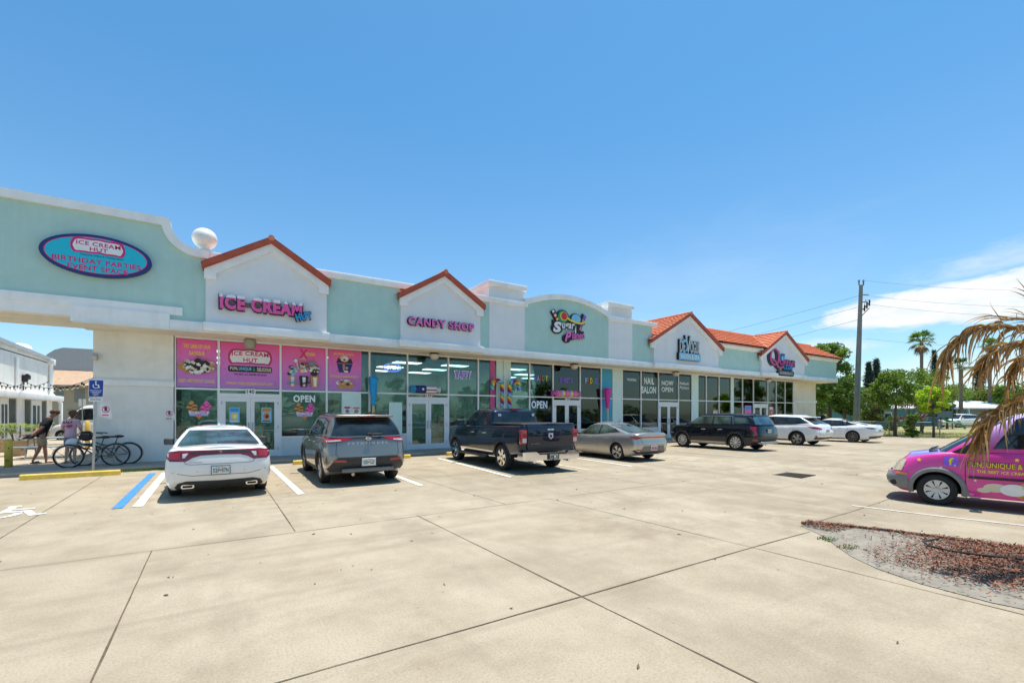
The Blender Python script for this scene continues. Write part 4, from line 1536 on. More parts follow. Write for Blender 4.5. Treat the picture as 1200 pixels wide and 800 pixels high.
it.append((C_white, ellipse(2.52, 3.56, .06, .06, 12)))
it.append((C_teal, band([(2.28, 2.74), (2.62, 2.80)], .04)))
it.append((C_choc, band([(2.68, 2.72), (3.0, 2.79)], .05)))
art(e, it)
e = poster(3.66, 4.90, 'pink poster of a brownie sundae and a banana split, rightmost of the row')
words(e, [('BROWNIE SUNDAE', 4.24, 3.93, .74, .085, C_yel, .02), ("CITY'S BEST BANANA SPLIT", 4.26, 3.07, 1.08, .085, C_yel, .02)])
it = [(C_choc, [(3.95, 3.58), (4.58, 3.58), (4.50, 3.78), (4.34, 3.70), (4.18, 3.70), (4.02, 3.78)]), (C_navy, [(4.06, 3.22), (4.46, 3.22), (4.56, 3.56), (3.97, 3.56)]),
      (C_white, [(4.24, 3.23), (4.40, 3.23), (4.38, 3.30), (4.26, 3.30)]), (C_rose, ellipse(4.34, 3.40, .06, .05, 12)), (C_gold, [(4.20, 3.28), (4.26, 3.28), (4.27, 3.54), (4.19, 3.54)]), (C_vanil, ellipse(4.26, 3.75, .15, .12, 16))]
it += blobs(4.26, 3.76, .12, .10, [C_vanil, C_white, C_choc], 10, .03, .06, 5)
it += [(C_gold, [(3.92, 2.80), (4.64, 2.80), (4.52, 2.60), (4.06, 2.60)])] + blobs(4.28, 2.84, .34, .08, [C_gold, C_vanil, C_white, C_rose, C_choc], 24, .04, .09, 6)
art(e, it)
def cones(cx, cz, label):
 e = empty('cone_decal', (cx, G - .012, cz - .3), 0, label, 'window decal', 'twin cone decals on the ice cream windows')
 it = []
 for dx, c1, c2 in ((-.17, flat('print_cone_gold', (.62, .33, .08)), flat('print_caramel', (0.22, 0.07, 0.02))), (.17, C_hot, C_mag)):
  for k in range(5):
   w = (.13, .17, .155, .115, .07)[k]
   it.append((c1 if k % 2 == 0 else c2, ellipse(cx + dx - .01 * k * (1 if dx < 0 else -1), cz + .01 + .056 * k, w, .052, 16, .2)))
   it.append((c2 if k % 2 == 0 else c1, ellipse(cx + dx + .04, cz - .005 + .056 * k, w * .5, .022, 10, .25)))
  it.append((c1, [(cx + dx - .05, cz + .26), (cx + dx + .05, cz + .26), (cx + dx - .06 * (1 if dx < 0 else -1), cz + .33)]))
 it.append((C_orange, [(cx - .12, cz - .16), (cx + .12, cz - .16), (cx, cz - .30)]))
 it.append((flat('print_lilac', (0.42, 0.42, 0.70)), [(cx - .29, cz - .04), (cx + .29, cz - .04), (cx + .25, cz - .19), (cx - .25, cz - .19)]))
 it.append((C_white, [(cx - .28, cz - .035), (cx + .28, cz - .035), (cx + .255, cz - .12), (cx - .255, cz - .12)]))
 art(e, it, 'print', G - .012)
 mb = MB().use(C_mag)
 lettering(mb, 'ICE CREAM', cx, cz - .075, .44, .06, G - .045, bold=.02)
 lettering(mb, 'HUT', cx, cz - .15, .16, .05, G - .045, bold=.02)
 kid(mb, 'lettering', None, e)
cones(-.40, 1.75, 'twin swirl cone decal in the lower window left of door 140')
cones(2.83, 1.72, 'twin swirl cone decal under the white Open sign')
def window_sign(name, label, body, cx, cy, w, h, m, back=None, bold=.02, cat='window sign', group=None, Y=G - .012, lines=None, glow=None):
 x, z = wx(cx, Y), wz(cx, cy, Y)
 e = empty(name, (x, Y, z), 0, label, cat, group)
 if back:
  mb = MB().use(back)
  lpx(mb, body, cx, cy, w * 1.10, h * 1.22, Y - .002, bold=bold + .05)
  kid(mb, 'outline', None, e)
 mb = MB().use(m)
 lpx(mb, body, cx, cy, w, h, Y - .006, bold=bold)
 kid(mb, 'lettering', None, e)
 return e
C_wglow = mat('white_window_letter', (0.80, 0.88, 0.86), 0.5)
window_sign('open_sign', 'white OPEN letters on the window left of the grey people carrier', 'OPEN', 356.5, 467, 25.5, 8.2, C_wglow, bold=.04)
window_sign('open_sign', 'white OPEN letters in the window behind the pickup cab', 'OPEN', 632, 474, 18.5, 8.8, C_wglow, C_navy, bold=.03)
window_sign('taffy_sign', 'purple TAFFY letters with white outline in an upper window', 'TAFFY', 542.5, 439.2, 19, 8.2, C_purple, C_white, bold=.03)
for t, cx, cy, w, h, cols, lab in (('CANDY', 634, 443, 16.5, 6.5, (C_purple, C_lblue, C_red, C_green, C_yel), 'rainbow CANDY letters on the window above the white Open sign by the pickup'),
                                   ('SWEETS', 663.6, 445.5, 15, 5.3, (C_purple,) * 6, 'purple SWEETS letters above door 120'),
                                   ('FUDGE', 693, 446, 14.5, 6.5, (C_lblue, C_red, C_yel, C_green, C_purple), 'rainbow FUDGE letters on the window right of door 120')):
 Y = G - .012
 e = empty('letter_sign', (wx(cx, Y), Y, wz(cx, cy, Y)), 0, lab, 'window sign', 'letter signs in the candy store windows')
 n = len(t)
 for i, ch in enumerate(t):
  px = cx - w / 2 + (i + .5) * w / n
  for k, (m, b, s) in enumerate(((C_lblue if cols[0] is not C_purple or n == 5 else C_lblue, .06, 1.1), (cols[i], .03, .95))):
   if k == 0:
    continue
   mb = MB().use(m)
   lpx(mb, ch, px, cy + (px - cx) * .03, w / n * .92, h, Y - .004 * (k + 1), bold=b)
   kid(mb, 'letter', None, e)
for t, cx, cy, w, h, lab, b in (('WAXING', 740, 444.7, 11, 3.4, 'small white Waxing lettering on the window left of the nail salon sign', .02),
        ('NAIL\nSALON', 760.3, 451.5, 17, 18.5, 'large white NAIL SALON lettering on a dark upper window', .035),
        ('NOW\nOPEN', 782.2, 452.5, 14, 13.2, 'white NOW OPEN lettering above the nail salon door', .025),
        ('Pedicure\nManicure', 802, 451.5, 10.5, 8.5, 'small white Pedicure Manicure lettering right of Now Open', .02)):
 window_sign('salon_lettering', lab, t, cx, cy, w, h, C_wglow, None, b, 'window sign', 'nail salon window lettering')
for cx, lab in ((761, 'red lit strip sign under Nail Salon'), (778.5, 'red lit strip sign at the left under Now Open'), (786, 'red lit strip sign at the right under Now Open')):
 Y = G + .05
 x, z = wx(cx, Y), 2.60
 mb = MB().use(emis('red_led', (0.55, 0.05, 0.02), 0.6))
 pp(mb, rrect(x - .24, z - .05, x + .24, z + .05, .04), Y, Y + .02)
 o = mb.build('red_led_sign')
 tag(o, lab, 'window sign', 'red strip signs in the nail salon windows')
Y = G - .03
cx, cz = wx(460, Y), wz(460, 430.5, Y)
e = empty('neon_open_sign', (cx, Y, cz), 0, 'oval neon OPEN sign, white letters in a blue ring, upper window', 'neon sign')
mb = MB().use(emis('blue_neon', (0.10, 0.25, 0.95), 0.7))
mb.tube([(cx + .37 * cos(t), Y, cz + .16 * sin(t)) for t in [2 * pi * i / 40 for i in range(41)]], 0.018, 6, cap=False)
kid(mb, 'neon_ring', None, e)
mb = MB().use(emis('white_neon', (0.85, 0.95, 1.0), 0.9))
lettering(mb, 'OPEN', cx, cz, .50, .16, Y - .02, depth=.02, bold=0.0, shear=.2)
kid(mb, 'neon_letters', None, e)
for t, x, lab in (('140', 1.09, 'white plate with number 140 over the ice cream shop doors'), ('130', 7.71, 'white plate with number 130 over the candy shop doors'), ('120', 15.35, 'white plate with number 120 over the doors behind the pickup tailgate')):
 e = empty('number_plate', (x, G - .07, 2.32), 0, lab, 'number sign', 'door numbers')
 mb = MB().use(C_white)
 mb.box((x - .15, G - .08, 2.30), (x + .15, G - .066, 2.50))
 mb.use(C_black)
 lettering(mb, t, x, 2.40, .23, .13, G - .083, bold=.02)
 kid(mb, 'plate', None, e)
for x0, x1, z0, z1, cols, lab in ((.46, .76, 1.33, 1.85, (C_lblue, C_blue, C_yel, C_white), 'blue advert sheet on the left leaf of door 140'),
                                  (1.42, 1.74, 1.33, 1.85, (C_lblue, C_gold, C_orange, C_choc), 'orange food advert sheet on the right leaf of door 140'),
                                  (4.22, 4.48, 1.60, 1.92, (C_white, C_red, C_blue, C_red), 'red and white notice on the teal panel, left of the pair'),
                                  (4.55, 4.84, 1.60, 1.90, (C_white, C_orange, C_grey, C_rose), 'orange and grey notice on the teal panel, right of the pair'),
                                  (15.0, 15.26, 0.98, 1.32, (C_yel, C_yel, C_choc, C_yel), 'yellow notice on the left leaf of door 120'),
                                  (28.0, 28.45, 1.45, 1.85, (C_white, C_rose, C_vanil, C_white), 'white notice in the window above the black people carrier'),
                                  (31.72, 32.55, 1.2, 2.2, (C_hot, C_blue, C_hot, C_pink), 'big pink and blue poster left of the farthest doors'),
                                  (34.95, 35.5, 1.4, 2.15, (C_rose, C_white, C_red, C_vanil), 'red and white poster right of the farthest doors')):
 y = G - (.065 if (x0 < 5 or 15 < x0 < 15.3) else .012)
 e = empty('notice', ((x0 + x1) / 2, y, z0), 0, lab, 'notice', 'paper notices on the shop glass')
 mb = MB().use(cols[0])
 mb.box((x0, y, z0), (x1, y + .004, z1))
 w, h = x1 - x0, z1 - z0
 mb.use(cols[1])
 mb.box((x0 + .08 * w, y - .002, z0 + .72 * h), (x1 - .08 * w, y, z1 - .05 * h))
 mb.use(cols[2])
 pp(mb, ellipse((x0 + x1) / 2, z0 + .42 * h, .32 * w, .24 * h, 16), y - .003, y)
 mb.use(cols[3])
 pp(mb, ellipse((x0 + x1) / 2 + .05 * w, z0 + .40 * h, .16 * w, .13 * h, 12), y - .005, y)
 mb.box((x0 + .1 * w, y - .002, z0 + .06 * h), (x1 - .1 * w, y, z0 + .13 * h))
 kid(mb, 'sheet', None, e)
for x0, x1, lab in ((-.95, .08, 'purple strip advert along the sill of the leftmost window'), (2.1, 3.5, 'purple strip advert along the sill under the Open sign')):
 mb = MB().use(flat('strip_print', (0.34, 0.06, 0.24)))
 mb.box((x0, G + .02, .84), (x1, G + .026, 1.05))
 mb.use(C_lblue)
 lettering(mb, 'FUN, UNIQUE & DELICIOUS', (x0 + x1) / 2, .945, (x1 - x0) * .9, .10, G + .016, bold=.03)
 tag(mb.build('strip_advert'), lab, 'poster', 'strip adverts on the window sills')
def flyer(px, py, Y, rot, label, pts):
 x, z = wx(px, Y), wz(px, py, Y)
 mb = MB().use(flat('paper_white', (0.80, 0.79, 0.78)))
 P_ = [(x + a * cos(rot) - b * sin(rot), z + a * sin(rot) + b * cos(rot)) for a, b in pts]
 pp(mb, P_, Y - .006, Y)
 mb.use(C_mag)
 r0 = .085
 pp(mb, ellipse(x, z + .05, r0, r0 * 1.15, 20), Y - .008, Y)
 mb.use(flat('paper_white', (0.80, 0.79, 0.78)))
 pp(mb, ellipse(x, z + .05, r0 * .8, r0 * .92, 20), Y - .010, Y)
 mb.use(C_black)
 pp(mb, rrect(x - .03, z + .0, x + .03, z + .12, .02), Y - .012, Y)
 mb.use(C_mag)
 pp(mb, band([(x - .06, z + .11), (x + .06, z - .01)], .018), Y - .014, Y)
 mb.box((x - .08, Y - .008, z - .13), (x + .06, Y, z - .10))
 return tag(mb.build('paper_flyer'), label, 'flyer', 'white paper flyers with a red ring')
flyer(124, 481.5, 17.5, -.2, 'white flyer with a red ring fluttering from the signpost', [(-.16, .20), (.03, .22), (.14, -.02), (.17, -.20), (-.09, -.17), (-.15, .02)])
flyer(198.5, 486, G - .03, .15, 'white flyer on the pale wall left of the shop window', [(-.15, .08), (.06, .24), (.12, .18), (.14, -.20), (-.02, -.14), (-.14, -.02)])
def giant_pop(cx, ytop, ymid, ybot, Yp, col, rad, label):
 x = wx(cx, Yp)
 zt, zm = wz(cx, ytop, Yp), wz(cx, ymid, Yp)
 e = empty('giant_ice_pop', (x, Yp, 0.12), 0, label, 'candy prop', 'giant ice pops outside the candy store')
 mb = MB()
 n = 14
 prof = [(0.0, zm - .12)]
 for i in range(n + 1):
  f = i / n
  r = rad * (0.42 + 0.58 * f) * (1 + .05 * (i % 2))
  prof.append((r, zm - .12 + (zt - zm) * f))
 prof += [(rad * .85, zt - .07), (rad * .45, zt - .055), (0, zt - .05)]
 mb.lathe(prof, 12)
 mb.build('ice', col, e)
 mb = MB()
 mb.tube([(0, 0, 0), (0, 0, zm - .12)], [.05, .055], 10)
 mb.build('stick', flat('pale_yellow_stick', (0.62, 0.50, 0.20)), e)
giant_pop(437.5, 443, 475, 485, G - .28, flat('glitter_blue', (0.005, 0.30, 0.62), 0.5, .2), .19, 'giant bright blue ice pop on a pale stick beside the pink posters')
giant_pop(712, 456, 478, 513, G - .30, flat('glitter_pink', (0.70, 0.03, 0.32), 0.5, .2), .20, 'giant hot pink ice pop on a tan stick behind the silver sedan')
def cane(cx, top, side, label):
 Yp = G - .25
 x = wx(cx, Yp)
 zt = wz(cx, top, Yp) - .05
 pts = [Vector((0, 0, 0)), Vector((0, 0, zt - .32))]
 for i in range(1, 13):
  a = pi * i / 12
  pts.append(Vector((side * .27 * (1 - cos(a)), 0, zt - .32 + .30 * sin(a))))
 pts.append(Vector((side * .54, 0, zt - .45)))
 dense = []
 for a, b in zip(pts[:-1], pts[1:]):
  k = max(1, int((b - a).length / .055))
  for i in range(k):
   dense.append(a.lerp(b, i / k))
 dense.append(pts[-1])
 cols = [C_red, C_orange, C_yel, C_green, C_lblue, C_purple, C_black]
 mb = MB()
 n = 12
 vs, fs, mi = [], [], []
 rr = .095
 for i, p in enumerate(dense):
  d = (dense[min(i + 1, len(dense) - 1)] - dense[max(0, i - 1)]).normalized()
  u = Vector((0, 1, 0))
  v = d.cross(u).normalized()
  for k in range(n):
   t = 2 * pi * k / n
   vs.append(p + (u * cos(t) + v * sin(t)) * rr)
 for i in range(len(dense) - 1):
  for k in range(n):
   k2 = (k + 1) % n
   mb.use(cols[int((i + k * 7 / n) / 1.4) % 7])
   mb.add([vs[i * n + k], vs[i * n + k2], vs[(i + 1) * n + k2], vs[(i + 1) * n + k]], [(0, 1, 2, 3)], False)
 o = mb.build('rainbow_candy_cane', None, None, (x, Yp, 0.12))
 tag(o, label, 'candy prop', 'rainbow candy canes outside the candy store')
cane(588.5, 447, -1, 'rainbow striped candy cane curling left on the pale pier')
cane(597, 447, 1, 'rainbow striped candy cane curling right on the pale pier')
def wrapped(cx, cy, wpx, cols, label, flag=False):
 Yp = G - .19
 x0, x1 = wx(cx - wpx / 2, Yp), wx(cx + wpx / 2, Yp)
 L = x1 - x0
 x = (x0 + x1) / 2
 r = .165
 mb = MB()
 n = 18
 nb = 14
 for i in range(nb):
  a, b = -L * .36 + L * .72 * i / nb, -L * .36 + L * .72 * (i + 1) / nb
  if flag:
   for k in range(n):
    t0, t1 = 2 * pi * k / n, 2 * pi * (k + 1) / n
    mb.use(C_navy if i < nb * .5 else (C_red if k % 3 == 0 else C_white))
    mb.add([(a, r * cos(t0), r * sin(t0)), (b, r * cos(t0), r * sin(t0)), (b, r * cos(t1), r * sin(t1)), (a, r * cos(t1), r * sin(t1))], [(0, 1, 2, 3)], True)
  else:
   mb.use(cols[i % len(cols)])
   mb.lathe([(r, a), (r, b)], n, 'x')
 for s in (-1, 1):
  mb.use(C_blue if (flag and s < 0) else (C_white if flag else cols[0]))
  mb.lathe([(r, s * L * .36), (r * .35, s * L * .40), (r * .95, s * L * .5), (r * .5, s * L * .49), (0, s * L * .45)], n, 'x')
 if flag:
  mb.use(C_white)
  mb.add([(-L * .12 + .05 * cos(t), -r - .006, .05 * sin(t)) for t in [2 * pi * i / 10 for i in range(10)]], [tuple(range(10))])
 o = mb.build('giant_wrapped_candy', None, None, (x, Yp, 2.49 + r))
 tag(o, label, 'candy prop', 'giant wrapped candies on the window transom')
wrapped(498, 454.5, 34, [C_red, C_white], 'giant wrapped candy in red, white and blue above door 130', True)
wrapped(663, 460.5, 31, [C_hot, C_rose, C_hot, C_lblue, C_yel, C_pink], 'giant pink striped wrapped candy above door 120')
# ================================================================== VEHICLES
CS = 0.94
def chaikin(pts, n=2):
 for _ in range(n):
  q = [pts[0]]
  for a, b in zip(pts[:-1], pts[1:]):
   q.append((a[0] * .75 + b[0] * .25, a[1] * .75 + b[1] * .25))
   q.append((a[0] * .25 + b[0] * .75, a[1] * .25 + b[1] * .75))
  q.append(pts[-1])
  pts = q
 return pts
OL_LOW = [(-1, 0), (-1, .4), (-.992, .68), (-.975, .84), (-.945, .94), (-.89, .985), (-.78, 1), (-.5, 1), (-.2, 1), (.2, 1), (.5, 1), (.74, .995), (.85, .97), (.925, .90), (.968, .76), (.992, .5), (1, .25), (1, 0)]
OL_BOX = [(-1, 0), (-1, .5), (-.998, .82), (-.99, .93), (-.972, .98), (-.94, 1), (-.7, 1), (-.3, 1), (0, 1), (.4, 1), (.7, 1), (.84, .98), (.92, .92), (.965, .80), (.99, .55), (1, .25), (1, 0)]
OL_GH = [(-1, 0), (-1, .45), (-.985, .75), (-.955, .92), (-.9, .98), (-.8, 1), (-.4, 1), (0, 1), (.4, 1), (.72, 1), (.84, .98), (.92, .92), (.965, .78), (.99, .5), (1, .2), (1, 0)]
M_under = mat('wheel_arch_dark', (0.008, 0.008, 0.008), 0.9)
M_red_lamp = mat('red_lamp_lens', (0.36, 0.008, 0.012), 0.12, var=0.15, vscale=40, coat=1.0)
M_dred_lamp = mat('dark_red_lamp_lens', (0.16, 0.006, 0.010), 0.12, coat=1.0)
M_clear_lamp = mat('clear_lamp_lens', (0.55, 0.55, 0.55), 0.12, var=0.2, vscale=30, coat=1.0)
M_amber = mat('amber_lens', (0.75, 0.16, 0.01), 0.2, coat=1.0)
M_glassd = car_glass()
M_glassb = car_glass('car_glass_blue', (0.022, 0.055, 0.075))
M_glassg = car_glass('car_glass_green', (0.045, 0.070, 0.058))
M_plate = mat('plate_white', (0.72, 0.74, 0.72), 0.4, var=0.05)
M_pgreen = mat('plate_green_print', (0.01, 0.10, 0.06), 0.5)
M_porange = mat('plate_orange_print', (0.75, 0.20, 0.02), 0.5)
M_clad = mat('grey_black_cladding', (0.03, 0.03, 0.032), 0.6, var=0.15)
M_rimd = mat('dark_rim_back', (0.02, 0.02, 0.022), 0.5)
def boolean_cut(mesh, cutters):
 a = bpy.data.objects.new('tmp_body', mesh)
 COL.objects.link(a)
 cs = []
 for cm in cutters:
  c = bpy.data.objects.new('tmp_cut', cm)
  COL.objects.link(c)
  cs.append(c)
  md = a.modifiers.new('b', 'BOOLEAN')
  md.operation = 'DIFFERENCE'
  md.solver = 'EXACT'
  md.object = c
  md.material_mode = 'TRANSFER'
 dg = bpy.context.evaluated_depsgraph_get()
 dg.update()
 out = bpy.data.meshes.new_from_object(a.evaluated_get(dg))
 for o in [a] + cs:
  bpy.data.objects.remove(o)
 return out
class Car:
 def __init__(s, name, label, x, ycen, rz, L, W, low_tail, low_front, zb, zt, wp, gt, gf, wg, zr, axles, R, pm, group=None, crown=.045, roofcrown=.05, olow=OL_LOW, ogh=OL_GH, cat='car', arch=1.13):
  s.root = empty(name, (x, ycen, zg(x, ycen)), rz, label, cat, group)
  s.root.scale = (CS, CS, CS)
  s.W, s.L, s.R = W, L, R
  s.lt, s.lf, s.zb_, s.zt_, s.wp_, s.gt_, s.gf_, s.wg_, s.zr_ = low_tail, low_front, zb, zt, wp, gt, gf, wg, zr
  s.ol = chaikin(olow)
  s.og = chaikin(ogh)
  s.crown, s.rc = crown, roofcrown
  s.pm = pm
  s.axles = axles
  s.arch = arch
  s.body()
 def ip(s, tab, v):
  return float(np.interp(v, [p[0] for p in tab], [p[1] for p in tab]))
 def lowpt(s, u, v, t, sd):
  a, b = s.ip(s.lt, t), s.ip(s.lf, t)
  y = a + (b - a) * (u + 1) / 2
  z0, z1 = s.ip(s.zb_, y), s.ip(s.zt_, y)
  return Vector((sd * v * s.W / 2 * s.ip(s.wp_, t), y, z0 + t * (z1 - z0)))
 def ghpt(s, u, v, g, sd):
  a, b = s.ip(s.gt_, g), s.ip(s.gf_, g)
  y = a + (b - a) * (u + 1) / 2
  z0, z1 = s.ip(s.zt_, y) - .02, s.ip(s.zr_, y)
  return Vector((sd * v * s.W / 2 * s.ip(s.wg_, g), y, z0 + g * (z1 - z0)))
 def vu(s, ol, u):
  return float(np.interp(u, [p[0] for p in ol], [p[1] for p in ol]))
 def uv(s, ol, v, rear):
  n = len(ol)
  h = [p for p in ol if (p[0] <= 0 if rear else p[0] >= 0)]
  if not rear:
   h = h[::-1]
  vs, us, last = [], [], -1
  for u, vv in h:
   if vv > last:
    vs.append(vv)
    us.append(u)
    last = vv
  return float(np.interp(min(1, v), vs, us))
 def low_side(s, sd):
  def f(y, z):
   z0, z1 = s.ip(s.zb_, y), s.ip(s.zt_, y)
   t = min(1, max(0, (z - z0) / (z1 - z0)))
   a, b = s.ip(s.lt, t), s.ip(s.lf, t)
   u = 2 * (y - a) / (b - a) - 1
   v = s.vu(s.ol, max(-.999, min(.999, u)))
   return Vector((sd * v * s.W / 2 * s.ip(s.wp_, t), y, z))
  return f, Vector((sd, 0, 0))
 def low_end(s, rear):
  def f(x, z):
   y = -s.L / 2 if rear else s.L / 2
   for _ in range(4):
    z0, z1 = s.ip(s.zb_, y), s.ip(s.zt_, y)
    t = min(1, max(0, (z - z0) / (z1 - z0)))
    a, b = s.ip(s.lt, t), s.ip(s.lf, t)
    v = abs(x) / (s.W / 2 * s.ip(s.wp_, t))
    u = s.uv(s.ol, v, rear)
    y = a + (b - a) * (u + 1) / 2
   return Vector((x, y, z))
  return f, Vector((0, -1 if rear else 1, 0))
 def gh_side(s, sd):
  def f(y, g):
   a, b = s.ip(s.gt_, g), s.ip(s.gf_, g)
   u = 2 * (y - a) / (b - a) - 1
   v = s.vu(s.og, max(-.999, min(.999, u)))
   z0, z1 = s.ip(s.zt_, y) - .02, s.ip(s.zr_, y)
   return Vector((sd * v * s.W / 2 * s.ip(s.wg_, g), y, z0 + g * (z1 - z0)))
  return f, Vector((sd, 0, .2))
 def gh_end(s, rear):
  def f(xn, g):
   a, b = s.ip(s.gt_, g), s.ip(s.gf_, g)
   u = s.uv(s.og, abs(xn), rear)
   y = a + (b - a) * (u + 1) / 2
   z0, z1 = s.ip(s.zt_, y) - .02, s.ip(s.zr_, y)
   return Vector((xn * s.W / 2 * s.ip(s.wg_, g), y, z0 + g * (z1 - z0)))
  return f, Vector((0, -1 if rear else 1, .5))
 def top(s):
  def f(x, y):
   t = 1.0
   a, b = s.ip(s.lt, t), s.ip(s.lf, t)
   u = max(-.999, min(.999, 2 * (y - a) / (b - a) - 1))
   xr = s.vu(s.ol, u) * s.W / 2 * s.ip(s.wp_, t)
   q = min(1, abs(x) / max(.05, xr))
   return Vector((x, y, s.ip(s.zt_, y) + s.crown * (1 - q * q)))
  return f, Vector((0, 0, 1))
 def patch(s, mb, poly, fh, off, cell=.07):
  f, hint = fh
  bm = bmesh.new()
  vs = [bm.verts.new((p[0], p[1], 0)) for p in poly]
  bm.faces.new(vs)
  for ax in (0, 1):
   lo, hi = min(p[ax] for p in poly), max(p[ax] for p in poly)
   n = int((hi - lo) / cell)
   for k in range(1, n + 1):
    c = lo + (hi - lo) * k / (n + 1)
    co, no = [0, 0, 0], [0, 0, 0]
    co[ax], no[ax] = c, 1
    bmesh.ops.bisect_plane(bm, geom=list(bm.verts) + list(bm.edges) + list(bm.faces), plane_co=co, plane_no=no)
  bmesh.ops.triangulate(bm, faces=bm.faces)
  e = .004
  for v in bm.verts:
   a, b = v.co.x, v.co.y
   p = f(a, b)
   n = (f(a + e, b) - f(a - e, b)).cross(f(a, b + e) - f(a, b - e))
   if n.length < 1e-9:
    n = hint.copy()
   n.normalize()
   if n.dot(hint) < 0:
    n = -n
   v.co = p + n * off
  bmesh.ops.recalc_face_normals(bm, faces=bm.faces)
  bm.faces.ensure_lookup_table()
  if len(bm.faces) and sum((fc.normal.dot(hint) for fc in bm.faces)) < 0:
   bmesh.ops.reverse_faces(bm, faces=bm.faces)
  mb.bm(bm, True)
  return mb
 def put(s, name, polys, fh, off, m, parent=None, cell=.07):
  mb = MB()
  for p in polys:
   s.patch(mb, p, fh, off, cell)
  return mb.build(name, m, parent or s.root)
 def body(s):
  ts = [0, .06, .14, .24, .36, .48, .6, .7, .79, .86, .92, .96, .985, 1]
  n = len(s.ol)
  bm = bmesh.new()
  def stack(levels, fn, ol):
   rows = []
   for t in levels:
    r_ = [bm.verts.new(fn(u, v, t, 1)) for u, v in ol]
    l_ = [bm.verts.new(fn(u, v, t, -1)) for u, v in ol]
    rows.append((r_, l_))
   for (r0, l0), (r1, l1) in zip(rows[:-1], rows[1:]):
    for i in range(len(ol) - 1):
     bm.faces.new((r0[i], r0[i + 1], r1[i + 1], r1[i]))
     bm.faces.new((l0[i + 1], l0[i], l1[i], l1[i + 1]))
   return rows
  def capit(row, crown, K, up):
   R_, L_ = row
   lines = []
   for a, b in zip(R_, L_):
    ln = [a]
    for k in range(1, K):
     q = 1 - 2 * k / K
     p = a.co.lerp(b.co, k / K)
     p.z += crown * (1 - q * q) * min(1, (a.co - b.co).length / .9)
     ln.append(bm.verts.new(p))
    ln.append(b)
    lines.append(ln)
   for x0, x1 in zip(lines[:-1], lines[1:]):
    for k in range(K):
     fs = (x0[k], x1[k], x1[k + 1], x0[k + 1])
     bm.faces.new(fs if not up else fs[::-1])
  rows = stack(ts, s.lowpt, s.ol)
  capit(rows[-1], s.crown, 10, True)
  capit(rows[0], 0, 2, False)
  bmesh.ops.remove_doubles(bm, verts=bm.verts, dist=1e-5)
  bmesh.ops.dissolve_degenerate(bm, edges=bm.edges, dist=1e-6)
  bmesh.ops.recalc_face_normals(bm, faces=bm.faces)
  me = bpy.data.meshes.new('low')
  bm.to_mesh(me)
  bm.free()
  me.materials.append(s.pm)
  cut = []
  for ya in s.axles:
   for sd in (-1, 1):
    c = MB()
    ra = s.R * s.arch
    x0, x1 = sd * (s.W / 2 - .34), sd * (s.W / 2 + .3)
    lo, hi = min(x0, x1), max(x0, x1)
    c.lathe([(1e-4, lo), (ra, lo), (ra, hi), (1e-4, hi)], 40, 'x', (0, ya, s.R * 1.02))
    b2 = bmesh.new()
    vv = [b2.verts.new(v) for v in c.v]
    for f in c.f:
     b2.faces.new([vv[i] for i in f])
    bmesh.ops.remove_doubles(b2, verts=b2.verts, dist=1e-3)
    bmesh.ops.dissolve_degenerate(b2, edges=b2.edges, dist=1e-6)
    bmesh.ops.recalc_face_normals(b2, faces=b2.faces)
    cm = bpy.data.meshes.new('cut')
    b2.to_mesh(cm)
    b2.free()
    cm.materials.append(M_under)
    cut.append(cm)
  me = boolean_cut(me, cut)
  mi = [p.material_index for p in me.polygons]
  mb = MB()
  mats = [m for m in me.materials]
  groups = {}
  for p in me.polygons:
   mb.use(mats[p.material_index] if mats and mats[p.material_index] else s.pm)
   mb.f.append(tuple(p.vertices))
   mb.m.append(mb.cur)
   mb.sm.append(True)
  mb.v = [tuple(v.co) for v in me.vertices]
  bm = bmesh.new()
  gl = [0, .12, .25, .4, .55, .7, .8, .88, .94, .975, 1]
  rows = stack_rows = None
  rows = []
  for t in gl:
   rows.append(([bm.verts.new(s.ghpt(u, v, t, 1)) for u, v in s.og], [bm.verts.new(s.ghpt(u, v, t, -1)) for u, v in s.og]))
  for (r0, l0), (r1, l1) in zip(rows[:-1], rows[1:]):
   for i in range(len(s.og) - 1):
    bm.faces.new((r0[i], r0[i + 1], r1[i + 1], r1[i]))
    bm.faces.new((l0[i + 1], l0[i], l1[i], l1[i + 1]))
  R_, L_ = rows[-1]
  lines = []
  K = 10
  for a, b in zip(R_, L_):
   ln = [a]
   for k in range(1, K):
    q = 1 - 2 * k / K
    p = a.co.lerp(b.co, k / K)
    p.z += s.rc * (1 - q * q) * min(1, (a.co - b.co).length / .7)
    ln.append(bm.verts.new(p))
   ln.append(b)
   lines.append(ln)
  for x0, x1 in zip(lines[:-1], lines[1:]):
   for k in range(K):
    bm.faces.new((x0[k + 1], x1[k + 1], x1[k], x0[k]))
  bmesh.ops.remove_doubles(bm, verts=bm.verts, dist=1e-5)
  bmesh.ops.dissolve_degenerate(bm, edges=bm.edges, dist=1e-6)
  bmesh.ops.recalc_face_normals(bm, faces=bm.faces)
  mb.use(s.pm)
  mb.bm(bm, True)
  s.bodyo = mb.build('body', None, s.root, None, 42)
 def box(s, name, a, b, m, bev=.02, parent=None, M=None):
  return MB().bbox(a, b, bev, M).build(name, m, parent or s.root)
 def windows(s, side, rear=None, front=None, m=None, trim=True, trimp=None, rm=None):
  m = m or M_glassd
  for sd in (-1, 1):
   if trimp:
    s.put('window_trim', trimp, s.gh_side(sd), .003, M_black)
   for p in side:
    s.put('side_window', [p], s.gh_side(sd), .007, m)
  if rear:
   s.put('rear_window', [rear], s.gh_end(True), .006, rm or m, None, .12)
  if front:
   s.put('windshield', [front], s.gh_end(False), .006, m, None, .12)
